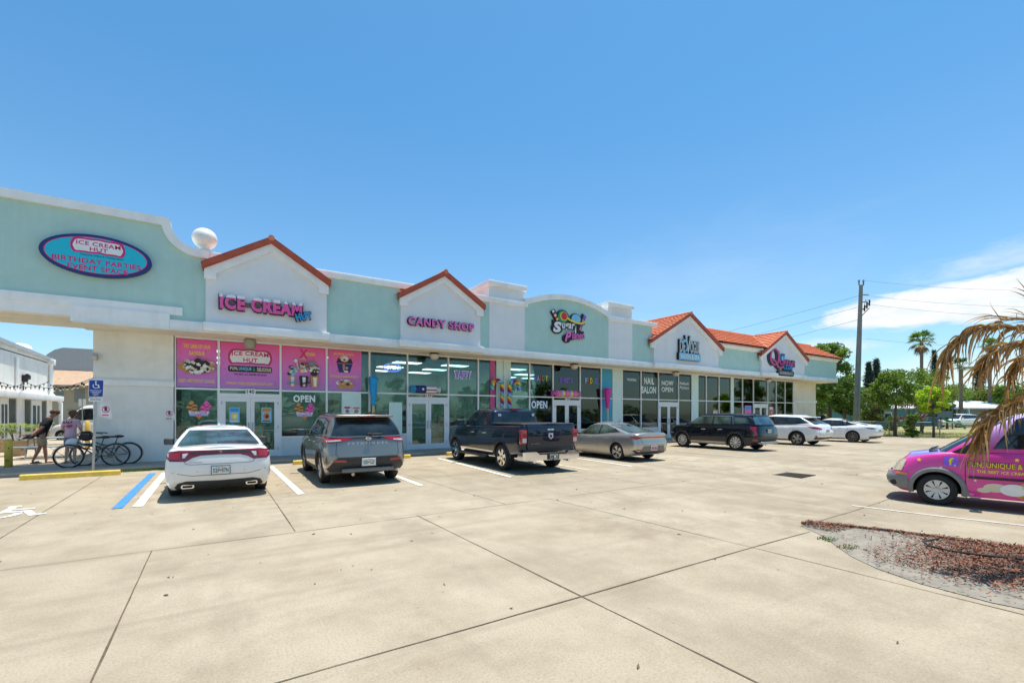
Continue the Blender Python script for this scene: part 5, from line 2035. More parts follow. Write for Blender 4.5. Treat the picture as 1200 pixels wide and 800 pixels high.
 def seams(s, side_lines=(), rear_lines=(), w=.008):
  mb = MB()
  def quadline(l):
   out = []
   for a, b in zip(l[:-1], l[1:]):
    a, b = Vector(a), Vector(b)
    d = (b - a).normalized()
    n = Vector((-d.y, d.x)) * w / 2
    out.append([tuple(a - n), tuple(b - n), tuple(b + n), tuple(a + n)])
   return out
  for l in side_lines:
   for q in quadline(l):
    for sd in (-1, 1):
     s.patch(mb, q, s.low_side(sd), .002, .12)
  for l in rear_lines:
   for q in quadline(l):
    s.patch(mb, q, s.low_end(True), .002, .12)
  if mb.v:
   mb.build('panel_gap', M_under, s.root)
 def handles(s, ys, z, m, w=.2):
  for y in ys:
   for sd in (-1, 1):
    p = s.low_side(sd)[0](y, z)
    mb = MB()
    mb.bbox((p.x + sd * .004, y - w / 2, z - .018), (p.x + sd * .035, y + w / 2, z + .018), .012)
    mb.build('door_handle', m, s.root)
 def mirrors(s, y, z, m, sz=1.0, out=.13):
  for sd in (-1, 1):
   x0 = sd * (s.W / 2 * .93)
   mb = MB().use(m)
   mb.bbox((x0 + sd * .05, y - .06 * sz, z - .01), (x0 + sd * (.05 + .22 * sz), y + .07 * sz, z + .16 * sz), .045, None, 3)
   mb.use(M_black)
   mb.bbox((x0 - sd * .06, y - .03, z - .015), (x0 + sd * .12, y + .03, z + .03), .01)
   mi = mb.build('wing_mirror', None, s.root)
   g = MB()
   xa, xb = x0 + sd * .07, x0 + sd * (.03 + .22 * sz)
   g.prism(rrect(min(xa, xb), z + .005, max(xa, xb), z + .145 * sz, .02), 'y', y - .066 * sz, y - .058 * sz)
   g.build('mirror_glass', M_glassb, mi)
 def plate(s, x, z, txt, frame=M_black, tilt=0.0, w=.31, h=.16, pm=None, tm=None):
  f = s.low_end(True)[0]
  y = min(f(x, z)[1], f(x, z + .07)[1], f(x, z - .07)[1])
  mb = MB().use(frame)
  mb.bbox((x - w / 2 - .012, y - .018, z - h / 2 - .012), (x + w / 2 + .012, y + .03, z + h / 2 + .012), .008)
  mb.use(pm or M_plate)
  mb.box((x - w / 2, y - .021, z - h / 2), (x + w / 2, y - .01, z + h / 2))
  o = mb.build('license_plate', None, s.root)
  t = MB().use(tm or M_pgreen)
  lettering(t, txt[0], x - w * .25, z - .005, w * .36, h * .52, y - .0235, bold=.02)
  lettering(t, txt[1], x + w * .25, z - .005, w * .36, h * .52, y - .0235, bold=.02)
  lettering(t, 'FLORIDA', x, z + h * .40, w * .5, h * .10, y - .0235, bold=.01)
  if not pm:
   t.use(M_porange)
   t.prism(ellipse(x - .012, z - .004, .018, .018, 10), 'y', y - .0235, y - .02)
   t.prism(ellipse(x + .014, z + .004, .018, .018, 10), 'y', y - .0238, y - .02)
  t.build('plate_number', None, o)
 def wheels(s, track_in, width, rim_r, style, rim_m, tyre_m=M_rubber):
  R, w = s.R, width
  t = MB().use(tyre_m)
  prof = [(rim_r - .005, w / 2 - .035), (rim_r + .01, w / 2 - .012), (rim_r + (R - rim_r) * .5, w / 2), (R - .025, w / 2 - .012), (R - .006, w / 2 - .035), (R, w / 2 - .06),
    (R, -w / 2 + .06), (R - .006, -w / 2 + .035), (R - .03, -w / 2 + .01), (rim_r, -w / 2)]
  t.lathe(prof, 44, 'x')
  r = MB()
  r.use(M_rimd)
  r.lathe([(rim_r - .012, w / 2 - .04), (rim_r - .03, -w / 2), (0.0001, -w / 2 + .02)], 40, 'x')
  r.lathe([(rim_r * .62, w / 2 - .10), (.05, w / 2 - .10), (.0001, w / 2 - .10)], 28, 'x')
  r.use(rim_m)
  r.lathe([(rim_r - .002, w / 2 - .036), (rim_r - .004, w / 2 - .014), (rim_r - .02, w / 2 - .012), (rim_r - .026, w / 2 - .05)], 44, 'x')
  r.lathe([(.065, w / 2 - .05), (.06, w / 2 - .022), (.045, w / 2 - .014), (.0001, w / 2 - .012)], 20, 'x')
  n, wa, wb, twin = style
  for k in range(n):
   a = 2 * pi * k / n
   for off in ((-twin, twin) if twin else (0,)):
    aa = a + off
    Mx = Matrix.Rotation(aa, 4, 'X')
    r0, r1 = .05, rim_r - .012
    vs = [(w / 2 - .030, -wa, r0), (w / 2 - .030, wa, r0), (w / 2 - .016, wb, r1), (w / 2 - .016, -wb, r1),
                      (w / 2 - .075, -wa * .9, r0), (w / 2 - .075, wa * .9, r0), (w / 2 - .05, wb * .9, r1), (w / 2 - .05, -wb * .9, r1)]
    r.add(vs, [(0, 1, 2, 3), (7, 6, 5, 4), (0, 4, 5, 1), (1, 5, 6, 2), (2, 6, 7, 3), (3, 7, 4, 0)], False, Mx)
  for k in range(5):
   a = 2 * pi * k / 5
   r.use(M_rimd)
   r.sphere((w / 2 - .028, .045 * cos(a), .045 * sin(a)), .008, 4)
  first = None
  for ya in s.axles:
   for sd in (-1, 1):
    if first is None:
     o = t.build('wheel', None, s.root, None, 50)
     ri = r.build('rim', None, o, None, 35)
     first = o
    else:
     o = copy_tree(first, s.root)
    o.location = (sd * (s.W / 2 - track_in - w / 2), ya, R)
    o.rotation_euler = (rng.uniform(0, 6), 0, 0 if sd > 0 else pi)
 def flare(s, m, wd=.06, z0=.22):
  """wheel-arch trim rings"""
  for ya in s.axles:
   for sd in (-1, 1):
    mb = MB()
    ra = s.R * s.arch
    n = 22
    f, h = s.low_side(sd)
    a0 = math.asin(max(-1, min(1, (z0 - s.R * 1.02) / ra)))
    for k in range(n):
     t0, t1 = a0 + (pi - 2 * a0) * k / n, a0 + (pi - 2 * a0) * (k + 1) / n
     P4 = []
     for rr, t in ((ra - .004, t0), (ra + wd, t0), (ra + wd, t1), (ra - .004, t1)):
      y, z = ya + rr * cos(t), s.R * 1.02 + rr * sin(t)
      p = f(y, z)
      P4.append(p)
     for q in (.018,):
      out = [p + Vector((sd * q, 0, 0)) for p in P4]
      inn = [p + Vector((-sd * .03, 0, 0)) for p in P4]
      fs = [(0, 1, 2, 3), (1, 5, 6, 2), (0, 3, 7, 4)]
      mb.add(out + inn, fs if sd > 0 else [x[::-1] for x in fs], True)
    mb.build('arch_trim', m, s.root)
def mir(p):
 return p + [(-a, b) for a, b in p[::-1] if abs(a) > 1e-6]
WP = [(0, .90), (.08, .945), (.2, .985), (.35, 1), (.55, 1), (.72, .988), (.86, .965), (.94, .935), (.98, .90), (1, .87)]
Pw = paint('white_car_paint', (0.80, 0.80, 0.79), 0.0, 0.35)
c = Car('white_sedan', 'white sedan with a full-width red tail lamp band parked in front of door 140', 0.10, 12.85, radians(0.5), 5.04, 1.905,
  [(0, -2.28), (.10, -2.40), (.28, -2.49), (.48, -2.52), (.70, -2.51), (.86, -2.49), (.95, -2.46), (1, -2.42)],
  [(0, 2.30), (.2, 2.46), (.5, 2.52), (.8, 2.45), (1, 2.32)],
  [(-2.52, .24), (-1.9, .18), (1.9, .18), (2.52, .24)],
  [(-2.52, 1.03), (-2.3, 1.045), (-1.6, 1.05), (-.6, 1.0), (.6, .97), (1.15, .95), (1.8, .90), (2.3, .80), (2.52, .72)],
  WP, [(0, -1.98), (.3, -1.62), (.6, -1.22), (.85, -.90), (.95, -.78), (1, -.66)], [(0, 1.22), (.5, .78), (.85, .48), (.95, .36), (1, .22)],
  [(0, .90), (.4, .83), (.8, .715), (.92, .67), (1, .60)], [(-2, 1.36), (-.9, 1.405), (0, 1.43), (.5, 1.40), (1.2, 1.36)], (-1.40, 1.65), .365, Pw, arch=1.10)
c.windows([[(-.95, .12), (-.30, .12), (-.32, .84), (-.72, .84)], [(-.24, .12), (.78, .12), (.40, .84), (-.26, .84)]],
          [(-.90, .10), (.90, .10), (.88, .90), (-.88, .90)], [(-.9, .06), (.9, .06), (.86, .92), (-.86, .92)], M_glassb,
          trimp=[[(-1.25, .10), (.86, .10), (.44, .88), (-.85, .88)]])
lamp = [(0, 1.005), (.45, 1.005), (.70, 1.01), (.86, .985), (.90, .95), (.90, .86), (.84, .80), (.58, .795), (.48, .86), (.34, .905), (0, .915)]
tl = c.put('tail_light', [mir(lamp)], c.low_end(True), .008, M_dred_lamp, None, .05)
inner = [(0, .982), (.46, .982), (.54, .965), (.46, .925), (.34, .935), (0, .94)]
c.put('lamp_center', [mir(inner)], c.low_end(True), .011, M_black, tl, .05)
for sd in (-1, 1):
 c.put('lamp_lens', [[(sd * a, b) for a, b in ((.545, .955), (.60, .865), (.64, .86), (.64, .945))]], c.low_end(True), .012, M_clear_lamp, tl, .05)
 c.put('lamp_lens', [[(sd * a, b) for a, b in ((.68, .955), (.68, .845), (.82, .845), (.86, .88), (.86, .94), (.83, .96))]], c.low_end(True), .012, M_red_lamp, tl, .05)
c.put('rear_valance', [mir([(0, .22), (.74, .22), (.78, .27), (.72, .36), (.58, .40), (0, .385)])], c.low_end(True), .008, M_clad)
c.seams([[(.86, .30), (.80, .93)], [(-.26, .28), (-.26, .98)], [(-1.02, .45), (-1.15, .70), (-1.12, .98)]],
  [[(-.62, 1.03), (-.62, .80), (-.58, .745), (-.50, .73), (.50, .73), (.58, .745), (.62, .80), (.62, 1.03)], [(-.92, .60), (-.5, .505), (.5, .505), (.92, .60)]], .009)
c.plate(0, .60, ('S2F', '37N'), M_black)
for sd in (-1, 1):
 f = c.low_end(True)[0]
 y = f(sd * .56, .29)[1]
 mb = MB().use(M_chrome)
 mb.prism(rrect(sd * .56 - .11, .245, sd * .56 + .11, .325, .035), 'y', y - .035, y + .05)
 mb.use(M_under)
 mb.prism(rrect(sd * .56 - .085, .263, sd * .56 + .085, .307, .02), 'y', y - .037, y - .03)
 mb.build('exhaust_tip', None, c.root)
mb = MB().use(M_steel)
yb = c.low_end(True)[0](-.42, .775)[1]
lettering(mb, 'CHARGER', -.42, .775, .22, .026, yb - .006, bold=.02)
mb.build('model_badge', None, c.root)
mb = MB()
for x in (-.78, -.40, .42, .80):
 p = c.low_end(True)[0](x, .585)
 mb.sphere((x, p.y + .004, .585), .012, 5)
mb.build('parking_sensor', M_steel, c.root)
c.handles((-.7, .12), .86, Pw)
c.mirrors(.80, .97, M_black, .95)
c.wheels(.03, .235, .245, (5, .035, .05, .12), M_rimd)
mb = MB()
mb.prism([(-.10, 0), (.06, 0), (-.08, .06)], 'x', -.02, .02, Matrix.Translation((0, -.55, 1.465)))
mb.build('roof_antenna', Pw, c.root)
for sd in (-.38, .38):
 pass
Pg = paint('gunmetal_car_paint', (0.30, 0.275, 0.24), 0.75, 0.30, 1)
c = Car('grey_suv', 'gunmetal grey three-row SUV seen from behind between the white sedan and the pickup', 3.05, 12.98, radians(-1.5), 5.0, 1.98,
  [(0, -2.30), (.1, -2.40), (.25, -2.49), (.42, -2.50), (.6, -2.46), (.8, -2.43), (.93, -2.40), (1, -2.36)],
  [(0, 2.30), (.2, 2.44), (.5, 2.50), (.8, 2.46), (1, 2.36)],
  [(-2.5, .34), (-1.9, .24), (1.9, .24), (2.5, .30)],
  [(-2.5, 1.20), (-1.5, 1.20), (0, 1.16), (1.2, 1.12), (2.0, 1.06), (2.5, .96)],
  WP, [(0, -2.40), (.3, -2.33), (.6, -2.22), (.85, -2.09), (.95, -2.0), (1, -1.9)], [(0, 1.42), (.5, .92), (.85, .60), (.95, .48), (1, .34)],
  [(0, .92), (.4, .87), (.8, .785), (.92, .75), (1, .68)], [(-2.4, 1.635), (-1.2, 1.70), (0, 1.72), (.8, 1.69), (1.5, 1.62)], (-1.45, 1.45), .385, Pg, olow=OL_LOW, roofcrown=.045, arch=1.12)
c.windows([[(-2.02, .16), (-1.42, .12), (-1.36, .82), (-1.74, .80)], [(-1.32, .12), (-.30, .10), (-.32, .84), (-1.28, .83)], [(-.22, .10), (.98, .10), (.56, .84), (-.24, .84)]],
          [(-.92, .06), (.92, .06), (.90, .86), (-.90, .86)], [(-.9, .06), (.9, .06), (.86, .92), (-.86, .92)], M_glassd,
          trimp=[[(-1.40, .08), (1.08, .08), (.60, .88), (-1.34, .88)]])
mb = MB().bbox((-.70, -2.22, 1.655), (.70, -1.85, 1.715), .025)
mb.build('roof_spoiler', Pg, c.root)
mb = MB().bbox((-.22, -2.235, 1.665), (.22, -2.20, 1.69), .008)
mb.build('brake_light', M_red_lamp, c.root)
c.put('tailgate_strip', [mir([(0, 1.155), (.70, 1.155), (.72, 1.12), (0, 1.12)])], c.low_end(True), .01, M_clad, None, .06)
for sd in (-1, 1):
 t = c.put('tail_light', [[(sd * a, b) for a, b in ((.36, 1.15), (.60, 1.17), (.92, 1.18), (.945, 1.13), (.94, 1.04), (.80, 1.045), (.58, 1.075))]], c.low_end(True), .014, M_red_lamp, None, .05)
 c.put('lamp_lens', [[(sd * a, b) for a, b in ((.62, 1.09), (.80, 1.075), (.92, 1.07), (.92, 1.10), (.64, 1.12))]], c.low_end(True), .018, M_clear_lamp, t, .05)
 c.put('tail_light', [[(sd * a, b) for a, b in ((.52, .585), (.80, .60), (.80, .655), (.52, .64))]], c.low_end(True), .014, M_red_lamp, None, .05)
 t2 = c.put('tail_light', [[(-2.02, 1.155), (-2.36, 1.175), (-2.36, 1.06), (-2.25, 1.06)]], c.low_side(sd), .012, M_red_lamp, None, .05)
c.put('lower_bumper', [mir([(0, .36), (.86, .36), (.93, .43), (.80, .62), (.72, .69), (0, .69)])], c.low_end(True), .007, M_clad)
mb = MB().bbox((-.36, -2.492, .50), (.36, -2.44, .66), .01)
mb.build('plate_recess', M_black, c.root)
c.box('skid_plate', (-.62, -2.50, .335), (.62, -2.36, .44), mat('silver_skid', (.18, .18, .175), .4, metal=.6), .03)
c.seams([[(1.0, .42), (1.02, 1.10)], [(-.27, .38), (-.27, 1.14)], [(-1.0, .62), (-1.2, .90), (-1.3, 1.17)]],
  [[(-.72, 1.18), (-.75, .80), (-.70, .70), (.70, .70), (.75, .80), (.72, 1.18)], [(-.93, .76), (-.74, .775)], [(.74, .775), (.93, .76)]], .010)
c.put('rocker_trim', [[(-1.02, .26), (1.02, .26), (1.02, .36), (-1.02, .36)]], c.low_side(-1), .008, M_clad)
c.put('rocker_trim', [[(-1.02, .26), (1.02, .26), (1.02, .36), (-1.02, .36)]], c.low_side(1), .008, M_clad)
M_badge = mat('satin_badge', (.60, .60, .61), .4, metal=.4)
mb = MB().use(M_badge)
yb = c.low_end(True)[0](0, 1.0)[1]
lettering(mb, 'PATHFINDER', 0, 1.03, .96, .052, yb - .008, bold=.03, spacing=1.9)
mb.prism(ellipse(0, 1.14, .062, .05, 20), 'y', yb - .028, yb)
mb.use(M_clad)
mb.prism(ellipse(0, 1.14, .044, .034, 20), 'y', yb - .031, yb)
mb.use(M_chrome)
mb.box((-.075, yb - .034, 1.13), (.075, yb, 1.15))
mb.build('tailgate_badge', None, c.root)
c.box('tailgate_handle', (-.12, yb - .012, .815), (.12, yb + .02, .838), M_black, .008)
c.plate(0.0, .575, ('S2D', 'C27'), M_plate)
c.root.children[-1].location.y = -.02
mb = MB().tube([(.05, -2.42, 1.24), (.18, -2.415, 1.255), (.34, -2.40, 1.25)], .012, 6)
mb.bbox((-.02, -2.43, 1.215), (.10, -2.39, 1.265), .01)
mb.build('rear_wiper', M_black, c.root)
mb = MB()
for sd in (-1, 1):
 mb.tube([(sd * .66, -1.75, 1.70), (sd * .665, -1.6, 1.755), (sd * .67, .2, 1.765), (sd * .665, .38, 1.72)], .018, 6)
mb.build('roof_rail', M_clad, c.root)
mb = MB().prism([(-.10, 0), (.06, 0), (-.08, .06)], 'x', -.02, .02, Matrix.Translation((.25, -1.55, 1.74)))
mb.build('roof_antenna', M_black, c.root)
c.flare(M_clad, .055)
c.handles((-.62, .25), 1.0, Pg)
c.mirrors(1.0, 1.12, M_black, 1.05)
c.wheels(.02, .245, .255, (5, .03, .045, .14), mat('silver_rim', (.42, .42, .42), .3, metal=.8))
mb = MB().tube([(-.35, -2.32, .30), (-.35, -2.40, .28)], .04, 10)
mb.build('exhaust_tip', M_steel, c.root)
Pn = paint('navy_truck_paint', (0.006, 0.013, 0.032), 0.25, 0.28, 1)
c = Car('pickup_truck', 'dark navy crew-cab pickup with chrome rear bumper and folded black bed cover', 8.05, 13.0, radians(-3.2), 5.9, 2.06,
  [(0, -2.86), (.06, -2.93), (.5, -2.95), (.9, -2.95), (1, -2.94)],
  [(0, 2.75), (.2, 2.92), (.5, 2.95), (.85, 2.92), (1, 2.84)],
  [(-2.95, .60), (-2.3, .52), (-1.3, .40), (1.3, .38), (2.95, .36)],
  [(-2.95, 1.40), (-1.1, 1.36), (0, 1.34), (1.3, 1.32), (2.2, 1.28), (2.95, 1.18)],
  [(0, .93), (.1, .965), (.3, 1), (.6, 1), (.8, .985), (.93, .965), (.98, .945), (1, .92)],
  [(0, -.98), (.5, -.93), (.85, -.88), (.95, -.83), (1, -.74)], [(0, 1.55), (.5, 1.08), (.85, .78), (.95, .66), (1, .50)],
  [(0, .93), (.4, .885), (.8, .80), (.92, .765), (1, .69)], [(-1, 1.86), (-.2, 1.90), (.6, 1.89), (1.2, 1.82)], (-1.76, 1.88), .405, Pn, olow=OL_BOX, ogh=OL_GH, roofcrown=.04, crown=.05, cat='pickup truck', arch=1.16)
c.windows([[(-.78, .10), (-.02, .10), (-.05, .82), (-.72, .82)], [(.10, .06), (1.12, .10), (.72, .82), (.06, .82)]],
          [(-.90, .12), (.90, .12), (.88, .84), (-.88, .84)], [(-.9, .06), (.9, .06), (.86, .92), (-.86, .92)], M_glassd,
          trimp=[[(-.82, .06), (1.22, .05), (.76, .87), (-.76, .87)]])
mb = MB()
mb.bbox((-.93, -2.90, 1.405), (.93, -1.0, 1.455), .02)
for y in (-2.3, -1.65):
 mb.bbox((-.92, y - .03, 1.456), (.92, y + .03, 1.466), .004)
mb.build('bed_cover', mat('black_vinyl', (0.035, 0.036, 0.038), .55, var=.2, vscale=3, bump=.2, bscale=14), c.root)
tg = MB().bbox((-.80, -2.985, .68), (.80, -2.93, 1.385), .03).build('tailgate', Pn, c.root)
mb = MB().bbox((-.80, -2.992, .705), (.80, -2.96, .78), .02)
mb.build('tailgate_trim', M_clad, tg)
MB().bbox((-.11, -3.00, 1.255), (.11, -2.98, 1.30), .012).build('tailgate_handle', M_chrome, tg)
M_badge = mat('satin_badge', (.55, .55, .56), .4, metal=.5)
mb = MB().use(M_badge)
mb.prism([(-.075, 1.17), (.075, 1.17), (.085, 1.06), (0, .985), (-.085, 1.06)], 'y', -3.005, -2.98)
mb.use(M_clad)
mb.prism([(-.035, 1.12), (.035, 1.12), (.045, 1.07), (0, 1.02), (-.045, 1.07)], 'y', -3.008, -3.0)
mb.build('tailgate_badge', None, tg)
mb = MB()
lettering(mb.use(M_chrome), 'BIG HORN', -.53, .87, .30, .03, -2.992, bold=.02)
mb.build('trim_lettering', None, tg)
for sd in (-1, 1):
 mb = MB().use(M_red_lamp)
 mb.bbox((sd * .815, -2.985, .86), (sd * 1.015, -2.84, 1.27), .03)
 tl = mb.build('tail_light', None, c.root)
 mb = MB().use(M_clear_lamp)
 mb.bbox((sd * .835, -2.992, .90), (sd * .97, -2.95, 1.03), .012)
 mb.build('lamp_lens', None, tl)
mb = MB().use(M_chrome)
mb.prism([(-.95, .39), (.95, .39), (.95, .64), (.58, .64), (.46, .56), (-.46, .56), (-.58, .64), (-.95, .64)], 'y', -3.12, -2.98)
for sd in (-1, 1):
 mb.prism([(sd * .95, -3.12), (sd * 1.01, -3.06), (sd * 1.03, -2.80), (sd * .98, -2.80), (sd * .95, -2.98)], 'z', .40, .635)
bo = mb.build('rear_bumper', None, c.root, None, 30)
mb = MB().use(M_clad)
mb.bbox((-.47, -3.145, .555), (.47, -2.97, .605), .01)
mb.bbox((-.20, -3.15, .405), (.20, -3.12, .56), .01)
mb.build('bumper_step', None, bo)
mb = MB().use(M_black).bbox((-.165, -3.165, .415), (.165, -3.148, .575), .008)
mb.use(mat('plate_tan', (0.45, .40, .33), .5))
mb.box((-.15, -3.169, .425), (.15, -3.163, .565))
lp = mb.build('license_plate', None, c.root)
mb = MB().use(M_clad)
lettering(mb, 'GNB 86Z', 0, .49, .25, .06, -3.172, bold=.02)
mb.build('plate_number', None, lp)
mb = MB()
mb.tube([(0, -2.95, .42), (0, -3.2, .42)], .035, 8)
mb.sphere((0, -3.21, .47), .035, 6)
mb.build('tow_hitch', M_steel, c.root)
for sd in (-1, 1):
 mb = MB().tube([(sd * .62, -2.75, .38), (sd * .62, -3.08, .36)], .05, 14)
 mb.build('exhaust_tip', M_chrome, c.root)
 mb = MB().use(M_black).bbox((sd * 1.0, -.95, .34), (sd * 1.16, 1.25, .41), .03)
 mb.build('running_board', None, c.root)
mb = MB().tube([(-.3, -2.6, .55), (.3, -2.6, .55)], .09, 10)
mb.tube([(-.8, -1.76, .42), (.8, -1.76, .42)], .06, 8)
mb.sphere((0, -1.76, .42), .16, 8)
mb.build('rear_axle', M_clad, c.root)
c.flare(M_chrome if False else M_clad, .02, .40)
c.put('rocker_trim', [[(-1.2, .43), (1.35, .41), (1.35, .56), (-1.2, .56)]], c.low_side(-1), .006, M_chrome)
c.put('rocker_trim', [[(-1.2, .43), (1.35, .41), (1.35, .56), (-1.2, .56)]], c.low_side(1), .006, M_chrome)
c.seams([[(1.28, .58), (1.32, 1.30)], [(.04, .58), (.04, 1.33)], [(-.95, .58), (-1.02, 1.34)]], [], .012)
c.handles((-.62, .30), 1.12, M_chrome, .24)
c.mirrors(1.05, 1.32, M_black, 1.35)
c.wheels(.015, .275, .27, (6, .045, .06, .0), M_chrome)
MB().bbox((-.13, -.88, 1.885), (.13, -.80, 1.925), .012).build('brake_light', M_red_lamp, c.root)
mb = MB().prism([(-.07, 1.62), (.04, 1.62), (.04, 1.70), (-.07, 1.70)], 'y', -1.0, -.99, Matrix.Translation((-.62, .02, .04)))
mb.prism(ellipse(.66, 1.70, .05, .05, 16), 'y', -.975, -.965)
mb.build('window_sticker', C_white, c.root)
Ps = paint('silver_car_paint', (0.50, 0.465, 0.42), 0.75, 0.30, 1)
c = Car('silver_sedan', 'silver fastback sedan with a thin red tail lamp bar beside the pickup', 12.72, 12.8, radians(-1.0), 4.68, 1.825,
  [(0, -2.16), (.12, -2.26), (.3, -2.33), (.5, -2.34), (.7, -2.30), (.86, -2.31), (.95, -2.32), (1, -2.28)],
  [(0, 2.1), (.2, 2.28), (.5, 2.34), (.8, 2.25), (1, 2.1)],
  [(-2.34, .28), (-1.8, .18), (1.8, .18), (2.34, .22)],
  [(-2.34, 1.02), (-1.9, 1.02), (-1.2, 1.0), (0, .92), (1.0, .90), (1.7, .82), (2.34, .66)],
  WP, [(0, -2.02), (.3, -1.62), (.6, -1.15), (.85, -.72), (.95, -.55), (1, -.38)], [(0, 1.28), (.5, .76), (.85, .42), (.95, .28), (1, .12)],
  [(0, .90), (.4, .82), (.8, .70), (.92, .65), (1, .58)], [(-2, 1.28), (-.8, 1.36), (0, 1.375), (.5, 1.34), (1.2, 1.28)], (-1.33, 1.39), .325, Ps, arch=1.10)
c.windows([[(-1.22, .24), (-.34, .12), (-.36, .84), (-.80, .82)], [(-.26, .12), (.86, .12), (.36, .84), (-.28, .84)]],
          [(-.88, .10), (.88, .10), (.86, .90), (-.86, .90)], [(-.9, .06), (.9, .06), (.86, .92), (-.86, .92)], M_glassg,
          trimp=[[(-1.42, .20), (-.3, .08), (.95, .09), (.40, .88), (-.84, .86)]], rm=M_glassb)
t = c.put('tail_light', [mir([(0, .895), (.70, .90), (.82, .935), (.87, .91), (.83, .80), (.72, .83), (.60, .862), (0, .862)])], c.low_end(True), .012, M_red_lamp, None, .05)
c.put('tail_light', [[(-1.92, .93), (-2.22, .90), (-2.20, .80), (-2.08, .87)]], c.low_side(-1), .010, M_red_lamp, None, .05)
c.put('tail_light', [[(-1.92, .93), (-2.22, .90), (-2.20, .80), (-2.08, .87)]], c.low_side(1), .010, M_red_lamp, None, .05)
c.put('rear_valance', [mir([(0, .29), (.74, .29), (.90, .42), (.84, .44), (.70, .36), (0, .36)])], c.low_end(True), .008, M_clad)
c.put('lower_bumper', [mir([(0, .37), (.66, .37), (.52, .57), (0, .57)])], c.low_end(True), .006, mat('grey_bumper', (.17, .17, .18), .5, metal=.3))
for sd in (-1, 1):
 c.put('tail_light', [[(sd * a, b) for a, b in ((.60, .40), (.80, .43), (.78, .46), (.60, .44))]], c.low_end(True), .010, M_red_lamp, None, .05)
c.seams([[(.95, .30), (.92, .88)], [(-.30, .28), (-.30, .93)], [(-1.05, .55), (-1.2, .75), (-1.2, .97)]], [[(-.60, 1.0), (-.62, .86), (-.56, .60), (.56, .60), (.62, .86), (.60, 1.0)]], .009)
c.plate(0.0, .49, ('PKU', '61L'), M_plate, pm=mat('plate_pink', (.66, .32, .36), .5), tm=M_dred_lamp, w=.30, h=.15)
c.handles((-.75, .15), .82, Ps)
c.mirrors(.88, .93, Ps, .95)
c.wheels(.03, .22, .235, (5, .02, .055, .13), mat('machined_rim', (.5, .5, .5), .25, metal=.9))
mb = MB().prism([(-.10, 0), (.06, 0), (-.08, .06)], 'x', -.02, .02, Matrix.Translation((0, -.55, 1.40)))
mb.build('roof_antenna', Ps, c.root)
mb = MB().use(M_chrome)
lettering(mb, 'ELANTRA', 0, .945, .40, .028, c.low_end(True)[0](0, .945)[1] - .012, bold=.02, spacing=1.6)
mb.build('model_badge', None, c.root)
Pb = paint('black_car_paint', (0.007, 0.008, 0.011), 0.1, 0.25, 0)
c = Car('black_suv', 'black three-row SUV with silver many-spoke wheels in front of the nail salon', 20.25, 13.03, radians(0.3), 4.98, 1.975,
  [(0, -2.28), (.1, -2.40), (.25, -2.48), (.42, -2.49), (.6, -2.46), (.8, -2.42), (.93, -2.38), (1, -2.32)],
  [(0, 2.30), (.2, 2.44), (.5, 2.49), (.8, 2.46), (1, 2.38)],
  [(-2.5, .36), (-1.9, .24), (1.9, .24), (2.5, .30)],
  [(-2.5, 1.22), (-1.5, 1.22), (0, 1.20), (1.2, 1.18), (2.0, 1.13), (2.5, 1.04)],
  WP, [(0, -2.38), (.3, -2.31), (.6, -2.22), (.85, -2.10), (.95, -2.02), (1, -1.9)], [(0, 1.50), (.5, 1.04), (.85, .74), (.95, .62), (1, .46)],
  [(0, .92), (.4, .87), (.8, .785), (.92, .75), (1, .68)], [(-2.4, 1.63), (-1.2, 1.69), (0, 1.71), (.8, 1.69), (1.5, 1.62)], (-1.38, 1.52), .385, Pb, olow=OL_LOW, arch=1.10)
c.windows([[(-2.0, .20), (-1.32, .14), (-1.24, .76), (-1.80, .74)], [(-1.12, .14), (-.22, .10), (-.24, .78), (-1.07, .78)], [(-.14, .10), (1.08, .10), (.70, .78), (-.16, .78)]],
          [(-.92, .06), (.92, .06), (.90, .86), (-.90, .86)], [(-.9, .06), (.9, .06), (.86, .92), (-.86, .92)], M_glassg, trimp=[[(-2.06, .12), (1.16, .07), (.74, .83), (-1.86, .80)]], rm=M_glassb)
for sd in (-1, 1):
 f = c.gh_side(sd)[0]
 mb = MB()
 pts = [(1.16, .07), (.74, .84), (-.2, .86), (-1.16, .85), (-1.26, .10)]
 den = []
 for a, b in zip(pts[:-1], pts[1:]):
  for k in range(6):
   den.append(Vector(a).lerp(Vector(b), k / 6))
 den.append(Vector(pts[-1]))
 mb.tube([f(p.x, p.y) + Vector((sd * .012, 0, 0)) for p in den], .015, 5)
 mb.build('chrome_strip', M_chrome, c.root)
for sd in (-1, 1):
 t = c.put('tail_light', [[(sd * a, b) for a, b in ((.82, 1.12), (.92, 1.14), (.945, 1.06), (.945, .74), (.87, .74), (.88, .98))]], c.low_end(True), .014, M_red_lamp, None, .05)
 t2 = c.put('tail_light', [[(-2.18, 1.11), (-2.31, 1.13), (-2.36, .76), (-2.31, .76), (-2.28, 1.0)]], c.low_side(sd), .014, M_red_lamp, None, .05)
 c.put('tail_light', [[(-2.22, .50), (-2.38, .50), (-2.38, .57), (-2.20, .57)]], c.low_side(sd), .012, M_red_lamp, None, .05)
 c.put('rocker_trim', [[(-.95, .28), (1.05, .28), (1.05, .40), (-.95, .40)]], c.low_side(sd), .010, mat('satin_silver', (.40, .39, .37), .4, metal=.7))
 c.put('side_marker', [[(2.05, .72), (2.30, .74), (2.34, .80), (2.06, .76)]], c.low_side(sd), .010, M_amber, None, .05)
c.box('skid_plate', (-.72, -2.52, .34), (.72, -2.30, .46), mat('satin_silver', (.40, .39, .37)), .04)
c.put('rear_valance', [mir([(0, .47), (.9, .47), (.93, .62), (0, .62)])], c.low_end(True), .006, M_clad)
c.plate(0, .93, ('QX4', 'R19'), M_black)
